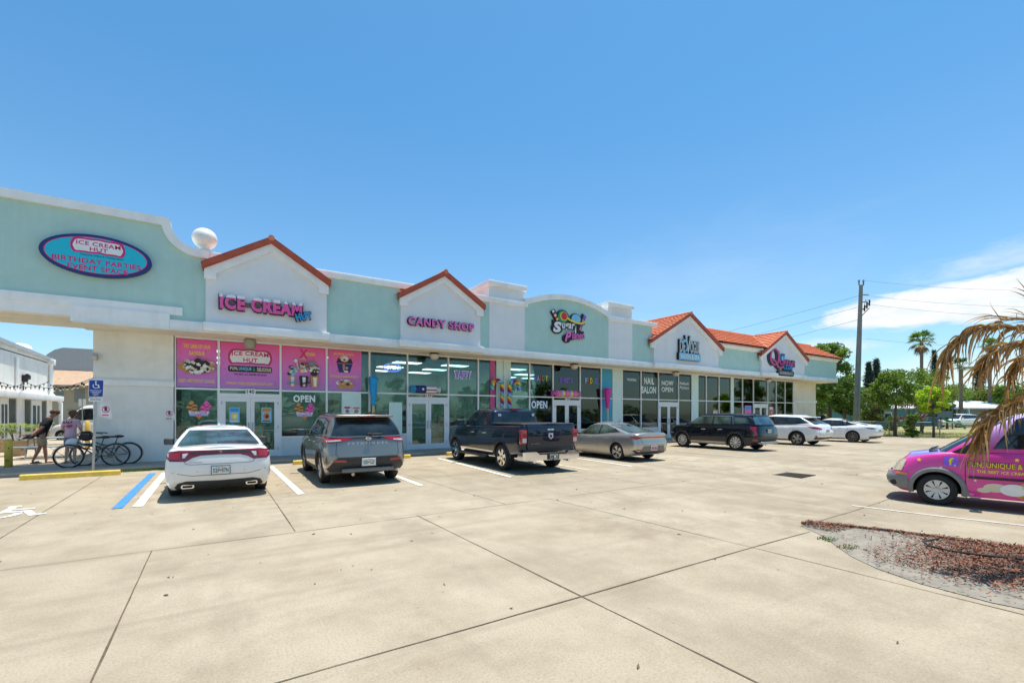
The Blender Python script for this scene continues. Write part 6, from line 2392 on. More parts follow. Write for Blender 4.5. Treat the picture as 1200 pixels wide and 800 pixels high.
c.seams([[(1.05, .42), (1.10, 1.05)], [(-.19, .38), (-.19, 1.11)], [(-.95, .58), (-1.1, .85), (-1.14, 1.13)]], [[(-.75, 1.15), (-.80, .66), (.80, .66), (.75, 1.15)]], .010)
c.handles((-.62, .28), .98, M_chrome, .24)
c.mirrors(1.02, 1.10, Pb, 1.05)
c.flare(Pb, .07)
c.box('roof_spoiler', (-.72, -2.08, 1.60), (.72, -1.70, 1.665), Pb, .025)
c.wheels(.02, .245, .26, (10, .014, .035, .0), mat('bright_rim', (.72, .69, .64), .3, metal=.6))
mb = MB()
for sd in (-1, 1):
 mb.tube([(sd * .68, -1.6, 1.67), (sd * .685, -1.45, 1.725), (sd * .69, .25, 1.735), (sd * .685, .42, 1.69)], .018, 6)
mb.build('roof_rail', M_clad, c.root)
c = Car('white_crossover', 'white crossover with slanted red tail lamps and dark two-tone wheels beyond the black SUV', 26.1, 13.15, radians(-1.0), 4.89, 1.895,
  [(0, -2.22), (.1, -2.32), (.28, -2.43), (.45, -2.445), (.65, -2.38), (.85, -2.34), (1, -2.26)],
  [(0, 2.25), (.2, 2.40), (.5, 2.44), (.8, 2.38), (1, 2.28)],
  [(-2.45, .36), (-1.9, .24), (1.9, .24), (2.45, .28)],
  [(-2.45, 1.14), (-1.5, 1.13), (0, 1.08), (1.2, 1.05), (2.0, .98), (2.45, .86)],
  WP, [(0, -2.26), (.3, -2.02), (.6, -1.74), (.85, -1.50), (.95, -1.40), (1, -1.25)], [(0, 1.40), (.5, .90), (.85, .56), (.95, .44), (1, .28)],
  [(0, .92), (.4, .85), (.8, .745), (.92, .70), (1, .63)], [(-2.4, 1.52), (-1.2, 1.61), (0, 1.65), (.8, 1.62), (1.5, 1.55)], (-1.30, 1.49), .37, Pw, arch=1.12)
c.windows([[(-1.80, .30), (-1.20, .16), (-1.16, .80), (-1.40, .76)], [(-1.16, .12), (-.26, .12), (-.28, .84), (-1.10, .82)], [(-.18, .12), (.96, .12), (.52, .84), (-.20, .84)]],
          [(-.90, .06), (.90, .06), (.86, .80), (-.86, .80)], [(-.9, .06), (.9, .06), (.86, .92), (-.86, .92)], M_glassd,
          trimp=[[(-1.95, .28), (-1.2, .08), (1.04, .08), (.56, .88), (-1.36, .84)]])
c.box('roof_spoiler', (-.66, -1.80, 1.50), (.66, -1.30, 1.56), Pw, .025)
for sd in (-1, 1):
 c.put('tail_light', [[(sd * a, b) for a, b in ((.46, .94), (.86, 1.03), (.90, 1.02), (.90, .92), (.74, .89), (.48, .88))]], c.low_end(True), .014, M_red_lamp, None, .05)
 c.put('tail_light', [[(-1.80, 1.05), (-2.28, 1.0), (-2.28, .90), (-2.10, .92)]], c.low_side(sd), .012, M_red_lamp, None, .05)
 c.put('tail_light', [[(-2.22, .58), (-2.30, .56), (-2.32, .44), (-2.26, .44)]], c.low_side(sd), .012, M_red_lamp, None, .05)
c.put('rear_valance', [mir([(0, .37), (.86, .37), (.90, .48), (0, .46)])], c.low_end(True), .008, M_clad)
c.plate(0, .80, ('RJD', 'P72'), M_plate)
c.seams([[(.98, .36), (1.0, 1.0)], [(-.22, .34), (-.22, 1.06)], [(-.92, .56), (-1.1, .8), (-1.16, 1.08)]], [[(-.72, 1.1), (-.76, .60), (.76, .60), (.72, 1.1)]], .010)
c.put('rocker_trim', [[(-.92, .26), (1.02, .26), (1.02, .33), (-.92, .33)]], c.low_side(-1), .008, M_clad)
c.flare(M_clad, .035)
c.handles((-.70, .22), .94, Pw)
c.mirrors(.96, 1.05, Pw, 1.0)
c.wheels(.02, .24, .255, (5, .03, .05, .13), mat('two_tone_rim', (.34, .34, .35), .3, metal=.8))
rx_root = c.root
c = Car('white_fastback', 'low white fastback sedan with black wheels, last car in the row', 31.2, 12.75, radians(1.5), 4.97, 1.96,
  [(0, -2.28), (.12, -2.38), (.3, -2.46), (.5, -2.485), (.7, -2.46), (.86, -2.44), (1, -2.38)],
  [(0, 2.25), (.2, 2.42), (.5, 2.48), (.8, 2.40), (1, 2.22)],
  [(-2.5, .27), (-1.9, .17), (1.9, .17), (2.5, .22)],
  [(-2.5, 1.02), (-2.2, 1.04), (-1.5, 1.0), (0, .93), (1.1, .92), (1.8, .85), (2.5, .68)],
  WP, [(0, -2.22), (.3, -1.85), (.6, -1.35), (.85, -.86), (.95, -.62), (1, -.40)], [(0, 1.42), (.5, .85), (.85, .46), (.95, .30), (1, .14)],
  [(0, .90), (.4, .82), (.8, .70), (.92, .65), (1, .58)], [(-2.2, 1.30), (-.9, 1.375), (0, 1.40), (.5, 1.37), (1.4, 1.30)], (-1.42, 1.54), .355, Pw, arch=1.08)
c.windows([[(-1.45, .30), (-1.05, .14), (-.98, .78), (-1.02, .76)], [(-.98, .14), (-.30, .12), (-.32, .84), (-.84, .82)], [(-.22, .12), (.94, .12), (.42, .84), (-.24, .84)]],
          [(-.90, .08), (.90, .08), (.86, .94), (-.86, .94)], [(-.9, .06), (.9, .06), (.86, .92), (-.86, .92)], M_glassd,
          trimp=[[(-1.62, .30), (-1.0, .08), (1.02, .08), (.48, .89), (-.92, .87), (-1.15, .74)]])
for sd in (-1, 1):
 c.put('tail_light', [[(sd * a, b) for a, b in ((.44, .86), (.86, .91), (.92, .89), (.89, .81), (.46, .82))]], c.low_end(True), .012, M_dred_lamp, None, .05)
 c.put('tail_light', [[(-1.98, .91), (-2.34, .90), (-2.36, .82), (-2.25, .83)]], c.low_side(sd), .012, M_dred_lamp, None, .05)
c.put('rear_valance', [mir([(0, .28), (.86, .28), (.92, .38), (.6, .42), (0, .40)])], c.low_end(True), .008, M_clad)
c.put('rocker_trim', [[(-1.0, .19), (1.12, .19), (1.12, .25), (-1.0, .25)]], c.low_side(-1), .008, M_clad)
c.plate(0, .72, ('LWV', 'E40'), M_plate)
c.seams([[(1.02, .30), (1.0, .90)], [(-.26, .28), (-.26, .94)], [(-1.0, .55), (-1.15, .75), (-1.15, .97)]], [[(-.72, 1.02), (-.74, .62), (.74, .62), (.72, 1.02)]], .010)
c.handles((-.75, .18), .84, M_chrome)
c.mirrors(.95, .95, Pw, .95)
c.wheels(.02, .245, .26, (10, .012, .03, .0), mat('graphite_rim', (.16, .16, .165), .3, metal=.8))
ts_root = c.root
def wrap_mat():
 m, t, b = pbsdf('pink_van_wrap')
 tcn = t.node('ShaderNodeTexCoord')
 v = tcn.outputs['Object']
 s_ = t.node('ShaderNodeSeparateXYZ', i_0=v)
 n = t.noise(v, 0.8, 3, .5)
 pk = t.ramp(n, [(0.3, (0.66, 0.025, 0.25)), (0.7, (0.78, 0.06, 0.36))])
 up = t.ramp(s_.outputs[2], [(1.15, 0.0), (1.75, 1.0)]) if False else t.ramp(t.math('MULTIPLY', s_.outputs[2], 0.5), [(0.60, 0.0), (0.88, 1.0)])
 c_ = t.mix(up, pk, (0.60, 0.45, 0.82, 1))
 g = t.node('ShaderNodeNewGeometry')
 sn = t.node('ShaderNodeSeparateXYZ', i_0=g.outputs['Normal'])
 hood = t.math('MULTIPLY', t.ramp(sn.outputs[2], [(0.72, 0.0), (0.9, 1.0)]), t.ramp(t.math('MULTIPLY', s_.outputs[1], 0.4), [(0.5, 0.0), (0.58, 1.0)]))
 c_ = t.mix(hood, c_, (0.20, 0.16, 0.62, 1))
 t.put(b.inputs['Base Color'], c_)
 b.inputs['Roughness'].default_value = 0.28
 b.inputs['Coat Weight'].default_value = 0.6
 b.inputs['Coat Roughness'].default_value = 0.05
 return m
VRZ = radians(12)
Pv = wrap_mat()
vL = 4.59
loc = Vector((11.85, 3.04)) - Vector((cos(VRZ) * (-.86) * CS - sin(VRZ) * 1.425 * CS, sin(VRZ) * (-.86) * CS + cos(VRZ) * 1.425 * CS))
c = Car('pink_van', 'small pink and lilac delivery van wrapped with an ice cream advert, at the right edge', loc.x, loc.y, VRZ, vL, 1.80,
  [(0, -2.2), (.1, -2.27), (.5, -2.295), (.9, -2.28), (1, -2.26)],
  [(0, 2.10), (.12, 2.24), (.3, 2.295), (.45, 2.29), (.6, 2.20), (.8, 2.10), (.93, 2.02), (1, 1.92)],
  [(-2.3, .30), (-1.9, .24), (1.9, .24), (2.3, .28)],
  [(-2.3, 1.22), (-1.0, 1.20), (.6, 1.16), (1.2, 1.12), (1.5, 1.08), (1.9, 1.0), (2.1, .93), (2.3, .86)],
  [(0, .92), (.1, .96), (.3, 1), (.6, 1), (.8, .985), (.93, .955), (.98, .92), (1, .885)],
  [(0, -2.25), (.5, -2.2), (.85, -2.13), (1, -2.0)], [(0, 1.50), (.35, 1.12), (.7, .72), (.88, .48), (.96, .34), (1, .16)],
  [(0, .93), (.5, .88), (.85, .81), (.95, .765), (1, .68)], [(-2.3, 1.90), (-1, 1.94), (0, 1.93), (.6, 1.86), (1.5, 1.72)], (-1.485, 1.425), .325, Pv, olow=OL_LOW, roofcrown=.05, cat='van', arch=1.16)
c.windows([[(-.55, .10), (.62, .10), (.30, .86), (.20, .90), (-.55, .90)], [(-1.9, .12), (-.70, .12), (-.70, .88), (-1.8, .88)]],
          [(-.9, .06), (.9, .06), (.88, .86), (-.88, .86)], [(-.92, .04), (.92, .04), (.88, .93), (-.88, .93)], M_glassd)
for sd in (-1, 1):
 c.put('window_trim', [[(.68, .06), (1.18, -.04), (1.20, .02), (.66, .50)]], c.gh_side(sd), .008, M_black)
 fl = MB()
for sd in (-1, 1):
 f, h = c.low_side(sd)
 c.put('front_bumper', [[(1.86, .30), (2.27, .34), (2.27, .62), (2.05, .64), (1.90, .60)]], (f, h), .012, mat('grey_plastic', (.20, .205, .21), .6, var=.1))
 mb = MB()
 p = f(2.10, .40)
 mb.lathe([(0.001, 0), (.05, 0), (.06, .02), (.06, .03)], 14, 'x', (p.x - (.0 if sd > 0 else .03) + sd * .012, 2.12, .42))
 mb.build('fog_lamp', M_black, c.root)
 c.put('headlight', [[(1.98, .68), (2.16, .66), (2.13, .80), (1.95, .93), (1.90, .90)]], (f, h), .012, mat('cloudy_headlight', (.62, .52, .36), .25, coat=1.0), None, .04)
 c.put('side_marker', [[(1.88, .585), (2.08, .60), (2.06, .655), (1.88, .64)]], (f, h), .018, M_amber, None, .04)
 c.put('side_moulding', [[(-1.0, .615), (.95, .615), (.97, .66), (-1.0, .66)]], (f, h), .018, M_black)
 c.put('mud_flap', [[(.93, .26), (1.04, .26), (1.06, .36), (.96, .36)]], (f, h), .02, mat('grey_plastic', (.20, .205, .21)))
c.flare(mat('grey_plastic', (.20, .205, .21)), .085, .24)
c.put('front_bumper', [mir([(0, .32), (.80, .32), (.84, .60), (0, .62)])], c.low_end(False), .010, mat('grey_plastic', (.20, .205, .21)))
for sd in (-1, 1):
 f, h = c.low_side(sd)
 c.put('sundae_print', [[(-2.1, .29), (.28, .29), (.34, .40), (.24, .575), (-2.1, .585)]], (f, h), .004, mat('van_print_amber', (.62, .36, .04), .35, var=.45, vscale=4), None, .08)
 for k, (ey, ez, ry, rz, col) in enumerate(((.58, .46, .17, .085, C_vanil), (.74, .40, .10, .05, C_vanil), (.34, .44, .19, .115, C_white), (.08, .50, .16, .07, C_vanil), (-.30, .52, .30, .06, C_choc), (-.16, .36, .22, .06, C_gold), (.92, .305, .05, .03, C_hot))):
  c.put('sundae_print', [ellipse(ey, ez, ry, rz, 22)], (f, h), .006 + .002 * k, col, None, .06)
 mb = MB()
 def side_text(txt, y0, y1, z, hh, m, bold):
  t_ = MB()
  lettering(t_, txt, 0, 0, abs(y1 - y0), hh, 0, bold=bold)
  vs = []
  for v in t_.v:
   yy = (y0 + y1) / 2 + (v[0] * (-1 if sd < 0 else 1))
   zz = z + v[2]
   q = f(yy, zz)
   vs.append((q.x + sd * .008, yy, zz))
  mb.use(m)
  mb.add(vs, [ff if sd > 0 else ff for ff in t_.f])
 side_text('FUN, UNIQUE & DELICIOUS', .97, -.32, .885, .14, C_black, .10)
 mb.v = [(x - sd * .002, y, z) for x, y, z in mb.v]
 side_text('FUN, UNIQUE & DELICIOUS', .96, -.31, .885, .115, C_yel, .02)
 mb.build('slogan', None, c.root)
 mb = MB()
 side_text('THE BEST ICE CREAM AROUND!', .84, -.20, .765, .055, C_yel, .03)
 mb.build('tagline', None, c.root)
 for (sy, sz, r_) in ((1.70, .93, .045), (1.36, .80, .03), (.90, 1.02, .04), (.30, 1.02, .04), (.02, 1.02, .05), (1.15, .85, .02), (.86, .58, .03), (1.95, .78, .02)):
  pts = []
  for i in range(10):
   rr = r_ if i % 2 == 0 else r_ * .42
   a = 2 * pi * i / 10 + .4
   yy, zz = sy + rr * cos(a), sz + rr * sin(a)
   q = f(yy, zz)
   pts.append((q.x + sd * .007, yy, zz))
  mb = MB().use(C_yel if r_ > .035 else C_white)
  mb.add(pts, [tuple(range(10))])
  mb.build('star', None, c.root)
 bd = c.put('social_badge', [[(1.10, .84), (1.32, .84), (1.32, 1.02), (1.10, 1.02)]], (f, h), .006, C_purple, None, .06)
 mb = MB()
 side_text('f', 1.25, 1.165, .93, .14, C_yel, .01)
 mb.v = [(x + sd * .006, y, z) for x, y, z in mb.v]
 mb.build('badge_letter', None, bd)
c.seams([[(.98, .30), (1.0, .60), (1.0, 1.13)], [(-.62, .30), (-.62, 1.18)], [(-1.95, .35), (-1.95, 1.18)]], [], .010)
c.handles((-.45,), .98, M_black)
c.mirrors(.86, 1.13, M_black, 1.3)
c.box('wiper_cowl', (-.6, 1.42, 1.095), (.6, 1.56, 1.125), M_black, .01)
mb = MB()
for x0, x1 in ((-.55, .05), (.0, .6)):
 mb.tube([(x0, 1.55, 1.14), (x1, 1.46, 1.16)], .012, 5)
mb.build('wiper', M_black, c.root)
c.wheels(.02, .205, .205, (8, .022, .058, .0), mat('silver_wheel_cover', (.55, .55, .54), .35, metal=.5, var=.1))
# ================================================================== PASSAGE AND COURTYARD ON THE LEFT
LX = -8.75
def ly(px):
 a, b = ray(px)
 return LX * b / a
e = empty('side_wing', (LX, 32, 0), 0, 'white single-storey wing with glass doors across the courtyard', 'building')
def lk(mb, name, m=None, parent=None):
 return kid(mb, name, m, parent or e)
mb = MB()
mb.box((-16, 20, 0), (LX, 41.2, 4.85))
mb.prism([(20, 4.8), (41.2, 4.8), (41.2, 4.95), (20, 5.35)], 'x', -16, LX)
lk(mb, 'wall', M_wallw)
mb = MB()
mb.prism([(19.9, 5.34), (41.3, 4.94), (41.3, 5.12), (19.9, 5.54)], 'x', -16.1, LX + .16)
lk(mb, 'roof', mat('metal_roof_edge', (.45, .48, .50), .5, metal=.2))
mb = MB()
mb.bbox((LX - .02, 20, 2.42), (LX + .55, 41.25, 2.74), .02)
lk(mb, 'door_canopy', M_white)
M_dg = car_glass('dark_shop_glass', (.02, .035, .04))
for a, b in ((8.5, 18.3), (27, 35.7), (47.3, 53.8), (-22, -12), (-8, -2)):
 mb = MB()
 mb.box((LX - .02, ly(a), .12), (LX + .012, ly(b), 2.42))
 w = lk(mb, 'window', M_dg)
 f = MB()
 for y in (ly(a), ly(b)):
  f.box((LX, y - .03, .12), (LX + .05, y + .03, 2.418))
 f.box((LX, ly(a) + .03, .12), (LX + .045, ly(b) - .03, .6))
 lk(f, 'frame', M_alu, w)
for a, b in ((-1, 8), (36, 47)):
 mb = MB()
 y0, y1 = ly(a), ly(b)
 mb.box((LX - .01, y0, .12), (LX + .05, y1, 2.41))
 d = lk(mb, 'door', M_alu)
 w = (y1 - y0)
 for k in range(2):
  g = MB()
  ya = y0 + w * (.10 + .46 * k)
  g.box((LX + .04, ya, .4), (LX + .056, ya + w * .32, 2.1))
  lk(g, 'glass', M_dg, d)
for px in (17.5,):
 y = ly(px)
 mb = MB().tube([(LX + .08, y, 2.75), (LX + .08, y, 4.6)], .07, 8)
 lk(mb, 'downpipe', M_white)
y = ly(57)
mb = MB().tube([(LX + .12, y, 4.75), (LX + .12, y, 2.9), (LX + .5, y + .3, 2.3), (LX + .5, y + .3, .12)], .10, 8)
mb.bbox((LX - .05, y - .25, 4.7), (LX + .3, y + .2, 5.05), .03)
lk(mb, 'downpipe', M_white)
y = ly(26)
mb = MB().tube([(LX + .05, y, 2.9), (LX + .05, y, 3.4)], .03, 6)
mb.bbox((LX + .0, y - .12, 3.35), (LX + .22, y + .12, 3.75), .05)
mb.bbox((LX + .15, y - .2, 3.55), (LX + .3, y - .02, 3.8), .04)
mb.bbox((LX + .15, y + .02, 3.5), (LX + .3, y + .2, 3.75), .04)
lk(mb, 'floodlight', M_black)
p = at(29, 412, 27.5)
mb = MB()
mb.lathe([(.38, -.5), (.38, 0), (.52, .05), (.55, .2), (.48, .38), (.3, .5), (.001, .55)], 20)
o = mb.build('roof_vent', M_white, None, (p.x - .2, p.y, p.z - .05))
tag(o, 'white dome vent on the roof of the side wing', 'roof vent')
e2 = empty('back_building', (-8, 60, 0), 0, 'beige building with a tan roof and grey curved parapet at the end of the passage', 'building')
mb = MB()
mb.box((-22, 60, 0), (8, 75, 4.25))
kid(mb, 'wall', mat('beige_far_wall', (.42, .38, .27), .9, var=.06), e2)
mb = MB()
mb.prism([(58.8, 4.15), (58.8, 4.3), (63, 5.95), (63, 5.75)], 'x', -22.2, 8.2)
kid(mb, 'roof', mat('tan_shingle', (.44, .30, .20), .9, var=.2, vscale=4), e2)
mb = MB()
cv = [(-22, 5.5), (8, 5.5), (8, 8.2), (-12.4, 8.2)] + [(-14.0 + 1.6 * cos(t), 8.2 - 0 - 1.5 + 1.5 * sin(t) - .0) for t in [0.9, .6, .3, 0]]
cv = [(-22, 5.5), (8, 5.5), (8, 8.2), (-12.6, 8.2), (-13.2, 7.95), (-13.7, 7.5), (-14.0, 7.1), (-14.6, 6.9), (-22, 6.9)]
mb.prism(cv, 'y', 63.0, 63.4)
kid(mb, 'parapet', mat('grey_far_parapet', (.40, .42, .42), .9, var=.06), e2)
for x in (-12.7, -11.2):
 mb = MB()
 mb.box((x, 59.97, 2.7), (x + .75, 60.02, 4.0))
 kid(mb, 'window', mat('far_window', (.20, .23, .22), .3), e2)
mb = MB()
mb.box((-11.6, 59.96, 0), (-8.5, 60.02, 1.9))
mb.box((-11.7, 59.94, 1.9), (-8.4, 60.03, 2.05))
kid(mb, 'garage_door', mat('far_door', (.30, .28, .22), .6), e2)
cv_ = Car('white_van', 'white van parked at the far end of the passage behind the signpost', -5.6, 36.0, radians(60), 4.9, 1.9,
          [(0, -2.35), (.5, -2.45), (1, -2.4)], [(0, 2.3), (.3, 2.45), (.6, 2.4), (1, 2.2)],
          [(-2.45, .32), (2.45, .3)], [(-2.45, 1.3), (0, 1.25), (1.2, 1.15), (2.45, .95)], WP,
          [(0, -2.38), (.8, -2.3), (1, -2.1)], [(0, 1.8), (.6, 1.1), (1, .5)], [(0, .93), (.85, .82), (1, .70)], [(-2.4, 2.2), (0, 2.25), (1.6, 2.1)], (-1.5, 1.5), .35, Pw, cat='van')
cv_.windows([[(-1.9, .12), (-.6, .12), (-.6, .8), (-1.8, .8)], [(-.5, .12), (1.0, .12), (.6, .8), (-.5, .8)]], [(-.9, .1), (.9, .1), (.88, .8), (-.88, .8)], [(-.9, .06), (.9, .06), (.86, .9), (-.86, .9)], M_glassd)
cv_.wheels(.02, .22, .22, (6, .03, .05, 0), M_steel)
for sd in (-1, 1):
 cv_.put('headlight', [[(sd * .5, .72), (sd * .85, .74), (sd * .85, .88), (sd * .5, .86)]], cv_.low_end(False), .01, M_clear_lamp)
 cv_.put('tail_light', [[(sd * .75, .9), (sd * .93, .9), (sd * .93, 1.2), (sd * .75, 1.2)]], cv_.low_end(True), .01, M_red_lamp)
cv_.put('grille', [mir([(0, .5), (.5, .5), (.5, .8), (0, .8)])], cv_.low_end(False), .01, M_black)
x0 = wx(109, 16.88)
x1 = wx(113.2, 16.88)
e = empty('disabled_parking_sign', (x0, 16.88, 0), 0, 'blue and white disabled parking sign on a galvanised post by the pale wall', 'sign')
ztop = wz(113, 446, 16.88)
tilt = (x1 - x0) / ztop
mb = MB()
mb.box((-.028, -.012, 0), (.028, -.006, ztop))
mb.box((-.028, -.006, 0), (-.020, .022, ztop))
mb.box((.020, -.006, 0), (.028, .022, ztop))
mb.v = [(x + z * tilt, y, z) for x, y, z in mb.v]
mb.build('post', M_steel, e)
zc = wz(113, 455, 16.88)
sw, sh = .155, .235
mb = MB()
def shx(p):
 return (p[0] + p[2] * tilt, p[1], p[2])
M_sblue = flat('sign_royal_blue', (0.012, 0.05, 0.30))
mb.use(C_white).prism(rrect(-sw, zc - sh, sw, zc + sh, .03), 'y', -.026, -.02)
mb.use(M_sblue).prism(rrect(-sw + .01, zc - sh + .01, sw - .01, zc + sh - .01, .025), 'y', -.029, -.024)
mb.use(C_white)
cx, cz = -.005, zc + .10
def arcb(cx, cz, r0, r1, a0, a1, y, n=14):
 o = [(cx + r1 * cos(radians(a0 + (a1 - a0) * i / n)), cz + r1 * sin(radians(a0 + (a1 - a0) * i / n))) for i in range(n + 1)]
 q = [(cx + r0 * cos(radians(a0 + (a1 - a0) * i / n)), cz + r0 * sin(radians(a0 + (a1 - a0) * i / n))) for i in range(n + 1)]
 return o + q[::-1]
mb.prism(arcb(cx, cz - .03, .052, .070, 140, 385, 0), 'y', -.032, -.028)
mb.prism(ellipse(cx - .005, cz + .085, .020, .020, 12), 'y', -.032, -.028)
mb.prism([(cx - .018, cz + .06), (cx + .006, cz + .06), (cx + .012, cz - .01), (cx - .012, cz - .012)], 'y', -.0325, -.028)
mb.prism([(cx + .0, cz + .01), (cx + .052, cz + .008), (cx + .085, cz - .085), (cx + .062, cz - .09), (cx + .04, cz - .014), (cx, cz - .012)], 'y', -.033, -.028)
for k, (tt, w) in enumerate((('PARKING BY', .25), ('DISABLED', .20), ('PERMIT', .14), ('ONLY', .10))):
 lettering(mb, tt, 0, zc - .055 - .045 * k, w, .030, -.0335, bold=.02)
mb.v = [shx(p) for p in mb.v]
mb.build('sign_plate', None, e)
mb = MB().use(C_white)
zf = zc - sh - .075
mb.prism(rrect(-.15, zf - .05, .15, zf + .05, .03), 'y', -.026, -.02)
mb.use(C_black)
lettering(mb, '$250 FINE', 0, zf, .22, .045, -.028, bold=.02)
mb.v = [shx(p) for p in mb.v]
mb.build('fine_plate', None, e)
for px, yb, ytop, dd, lab in ((10, 547, 514, 13.1, 'scuffed yellow bollard at the left edge of the courtyard'), (102.5, 520, 493, 19.5, 'yellow bollard behind the bicycles near the white van')):
 p = at(px, yb, dd)
 h = CAMH + (484 - ytop) * dd / 540 - .12
 e = empty('bollard', (p.x, p.y, .12), 0, lab, 'bollard', 'yellow bollards')
 mb = MB()
 mb.lathe([(.001, 0), (.085, 0), (.085, h - .03), (.06, h - .005), (.001, h)], 20)
 mb.build('post', M_yellow, e)
 if px < 50:
  mb = MB().use(M_black)
  for a, z, w, hh in ((-1.75, .13, .05, .07), (-1.45, .18, .04, .05), (-1.3, .52, .02, .05), (-1.9, .2, .03, .03)):
   mb.add([(.0865 * cos(a + da * w / .085), .0865 * sin(a + da * w / .085), z + dz * hh) for da, dz in ((-.5, 0), (.5, -.2), (.6, .8), (-.4, 1))], [(0, 1, 2, 3)])
  mb.build('sticker_scraps', None, e)
M_tub = mat('tan_planter', (.46, .34, .20), .8, var=.1, vscale=6)
M_frond = leaf_mat('courtyard_frond', (.10, .20, .03), (.42, .48, .14), .35)
M_bloom = leaf_mat('pink_bloom', (.6, .35, .2), (.75, .6, .45), .3)
def planter(px, yb, dd, w, h, label, seed):
 p = at(px, yb, dd)
 e = empty('planter', (p.x, p.y, .12), 0, label, 'planter', 'tan planters in the courtyard')
 mb = MB()
 mb.lathe([(.001, 0), (w * .40, 0), (w * .42, .04), (w * .40, .05), (w * .5, h - .06), (w * .54, h - .05), (w * .55, h), (w * .48, h), (w * .46, h - .08), (.001, h - .08)], 8, 'z', (0, 0, 0), False)
 mb.build('tub', M_tub, e)
 rr = random.Random(seed)
 pl = empty('potted_palm', (p.x, p.y, .12 + h - .08), 0, label.replace('planter', 'palm growing in the planter').replace('tan ', 'leafy '), 'plant', 'young palms in the courtyard planters')
 st = MB()
 lf = MB().use(M_frond)
 vs, fs = [], []
 for k in range(4):
  bx, by = rr.uniform(-.15, .15) * w, rr.uniform(-.15, .15) * w
  hh = rr.uniform(.35, .7)
  tx, ty = bx + rr.uniform(-.15, .15), by + rr.uniform(-.1, .1)
  st.tube([(bx, by, 0), ((bx + tx) / 2 + .02, by, hh * .5), (tx, ty, hh)], [.025, .02, .015], 6)
  for j in range(9):
   a = rr.uniform(0, 2 * pi)
   L = rr.uniform(.3, .5)
   pts = [Vector((tx + cos(a) * L * f, ty + sin(a) * L * f, hh + L * (.75 * f - .85 * f * f))) for f in (0, .25, .5, .75, 1)]
   sd = Vector((-sin(a), cos(a), 0))
   for q in range(7):
    f = .15 + .85 * q / 7
    i = min(3, int(f * 4))
    c_ = pts[i].lerp(pts[i + 1], f * 4 - i)
    d = (pts[i + 1] - pts[i]).normalized()
    for s in (-1, 1):
     tip = c_ + (sd * s * .8 + d * .7 + Vector((0, 0, -.25))) * .14
     o = len(vs)
     vs += [c_ - d * .012, c_ + d * .012, tip]
     fs.append((o, o + 1, o + 2))
 lf.add(vs, fs)
 st.build('stem', mat('palm_stem', (.16, .12, .07), .9), pl)
 lf.build('fronds', None, pl)
planter(18, 533.5, 16.6, .66, .55, 'tan planter beside the yellow bollard', 1)
planter(-6, 528, 18, .62, .5, 'tan planter at the very left edge of the courtyard', 5)
planter(41, 525, 19.8, .5, .42, 'small tan planter behind the boy in black', 2)
planter(50, 514, 27, .6, .5, 'tan planter in front of the far glass doors', 3)
p = at(58, 541, 15.6)
e = empty('picnic_table', (p.x, p.y + .6, .12), radians(-4), 'grey metal picnic table behind the two people', 'table')
M_pt = mat('table_metal', (.30, .34, .37), .5, metal=.3)
mb = MB()
mb.bbox((-.85, -.38, .66), (.85, .38, .70), .015)
mb.build('tabletop', M_pt, e)
for s in (-1, 1):
 mb = MB()
 mb.bbox((-.85, s * .72 - .14, .39), (.85, s * .72 + .14, .425), .012)
 mb.build('bench', M_pt, e)
for s in (-1, 1):
 mb = MB()
 mb.tube([(s * .6, -.72, .39), (s * .6, -.72, .33), (s * .6, .72, .33), (s * .6, .72, .39)], .022, 8)
 mb.tube([(s * .6, -.45, 0), (s * .6, -.2, .66)], .022, 8)
 mb.tube([(s * .6, .45, 0), (s * .6, .2, .66)], .022, 8)
 mb.build('leg', M_pt, e)
p = at(25.5, 510, 17.2)
mb = MB()
for k in range(10):
 a0, a1 = 2 * pi * k / 10, 2 * pi * (k + .6) / 10
 mb.use(C_red if k % 3 == 0 else C_white)
 mb.prism([(0, 0), (.15 * cos(a0), .15 * sin(a0)), (.15 * cos(a1), .15 * sin(a1))], 'y', -.006 - .001 * k, .006 - .001 * k)
mb.use(M_steel)
mb.tube([(.16 * cos(2 * pi * k / 20), -.01, .16 * sin(2 * pi * k / 20)) for k in range(21)], .006, 5, False)
mb.tube([(0, .01, -.16), (0, .01, -p.z + .12)], .012, 6)
tag(mb.build('garden_spinner', None, None, p), 'red and white round spinner behind the yellow bollard', 'decoration')
p = at(96.5, 484, 22)
mb = MB().use(M_steel)
mb.tube([(p.x, p.y, .12), (p.x, p.y, 2.3)], .02, 6)
mb.use(C_white)
mb.box((p.x - .13, p.y - .03, 1.98), (p.x - .02, p.y - .02, 2.33))
mb.box((p.x + .02, p.y - .03, 1.98), (p.x + .13, p.y - .02, 2.33))
tag(mb.build('twin_notice_post'), 'slim post with two white notices in the passage', 'sign')
M_wire = mat('black_cable', (.01, .01, .01), .6)
M_bulb = mat('clear_bulb', (.75, .72, .65), .15)
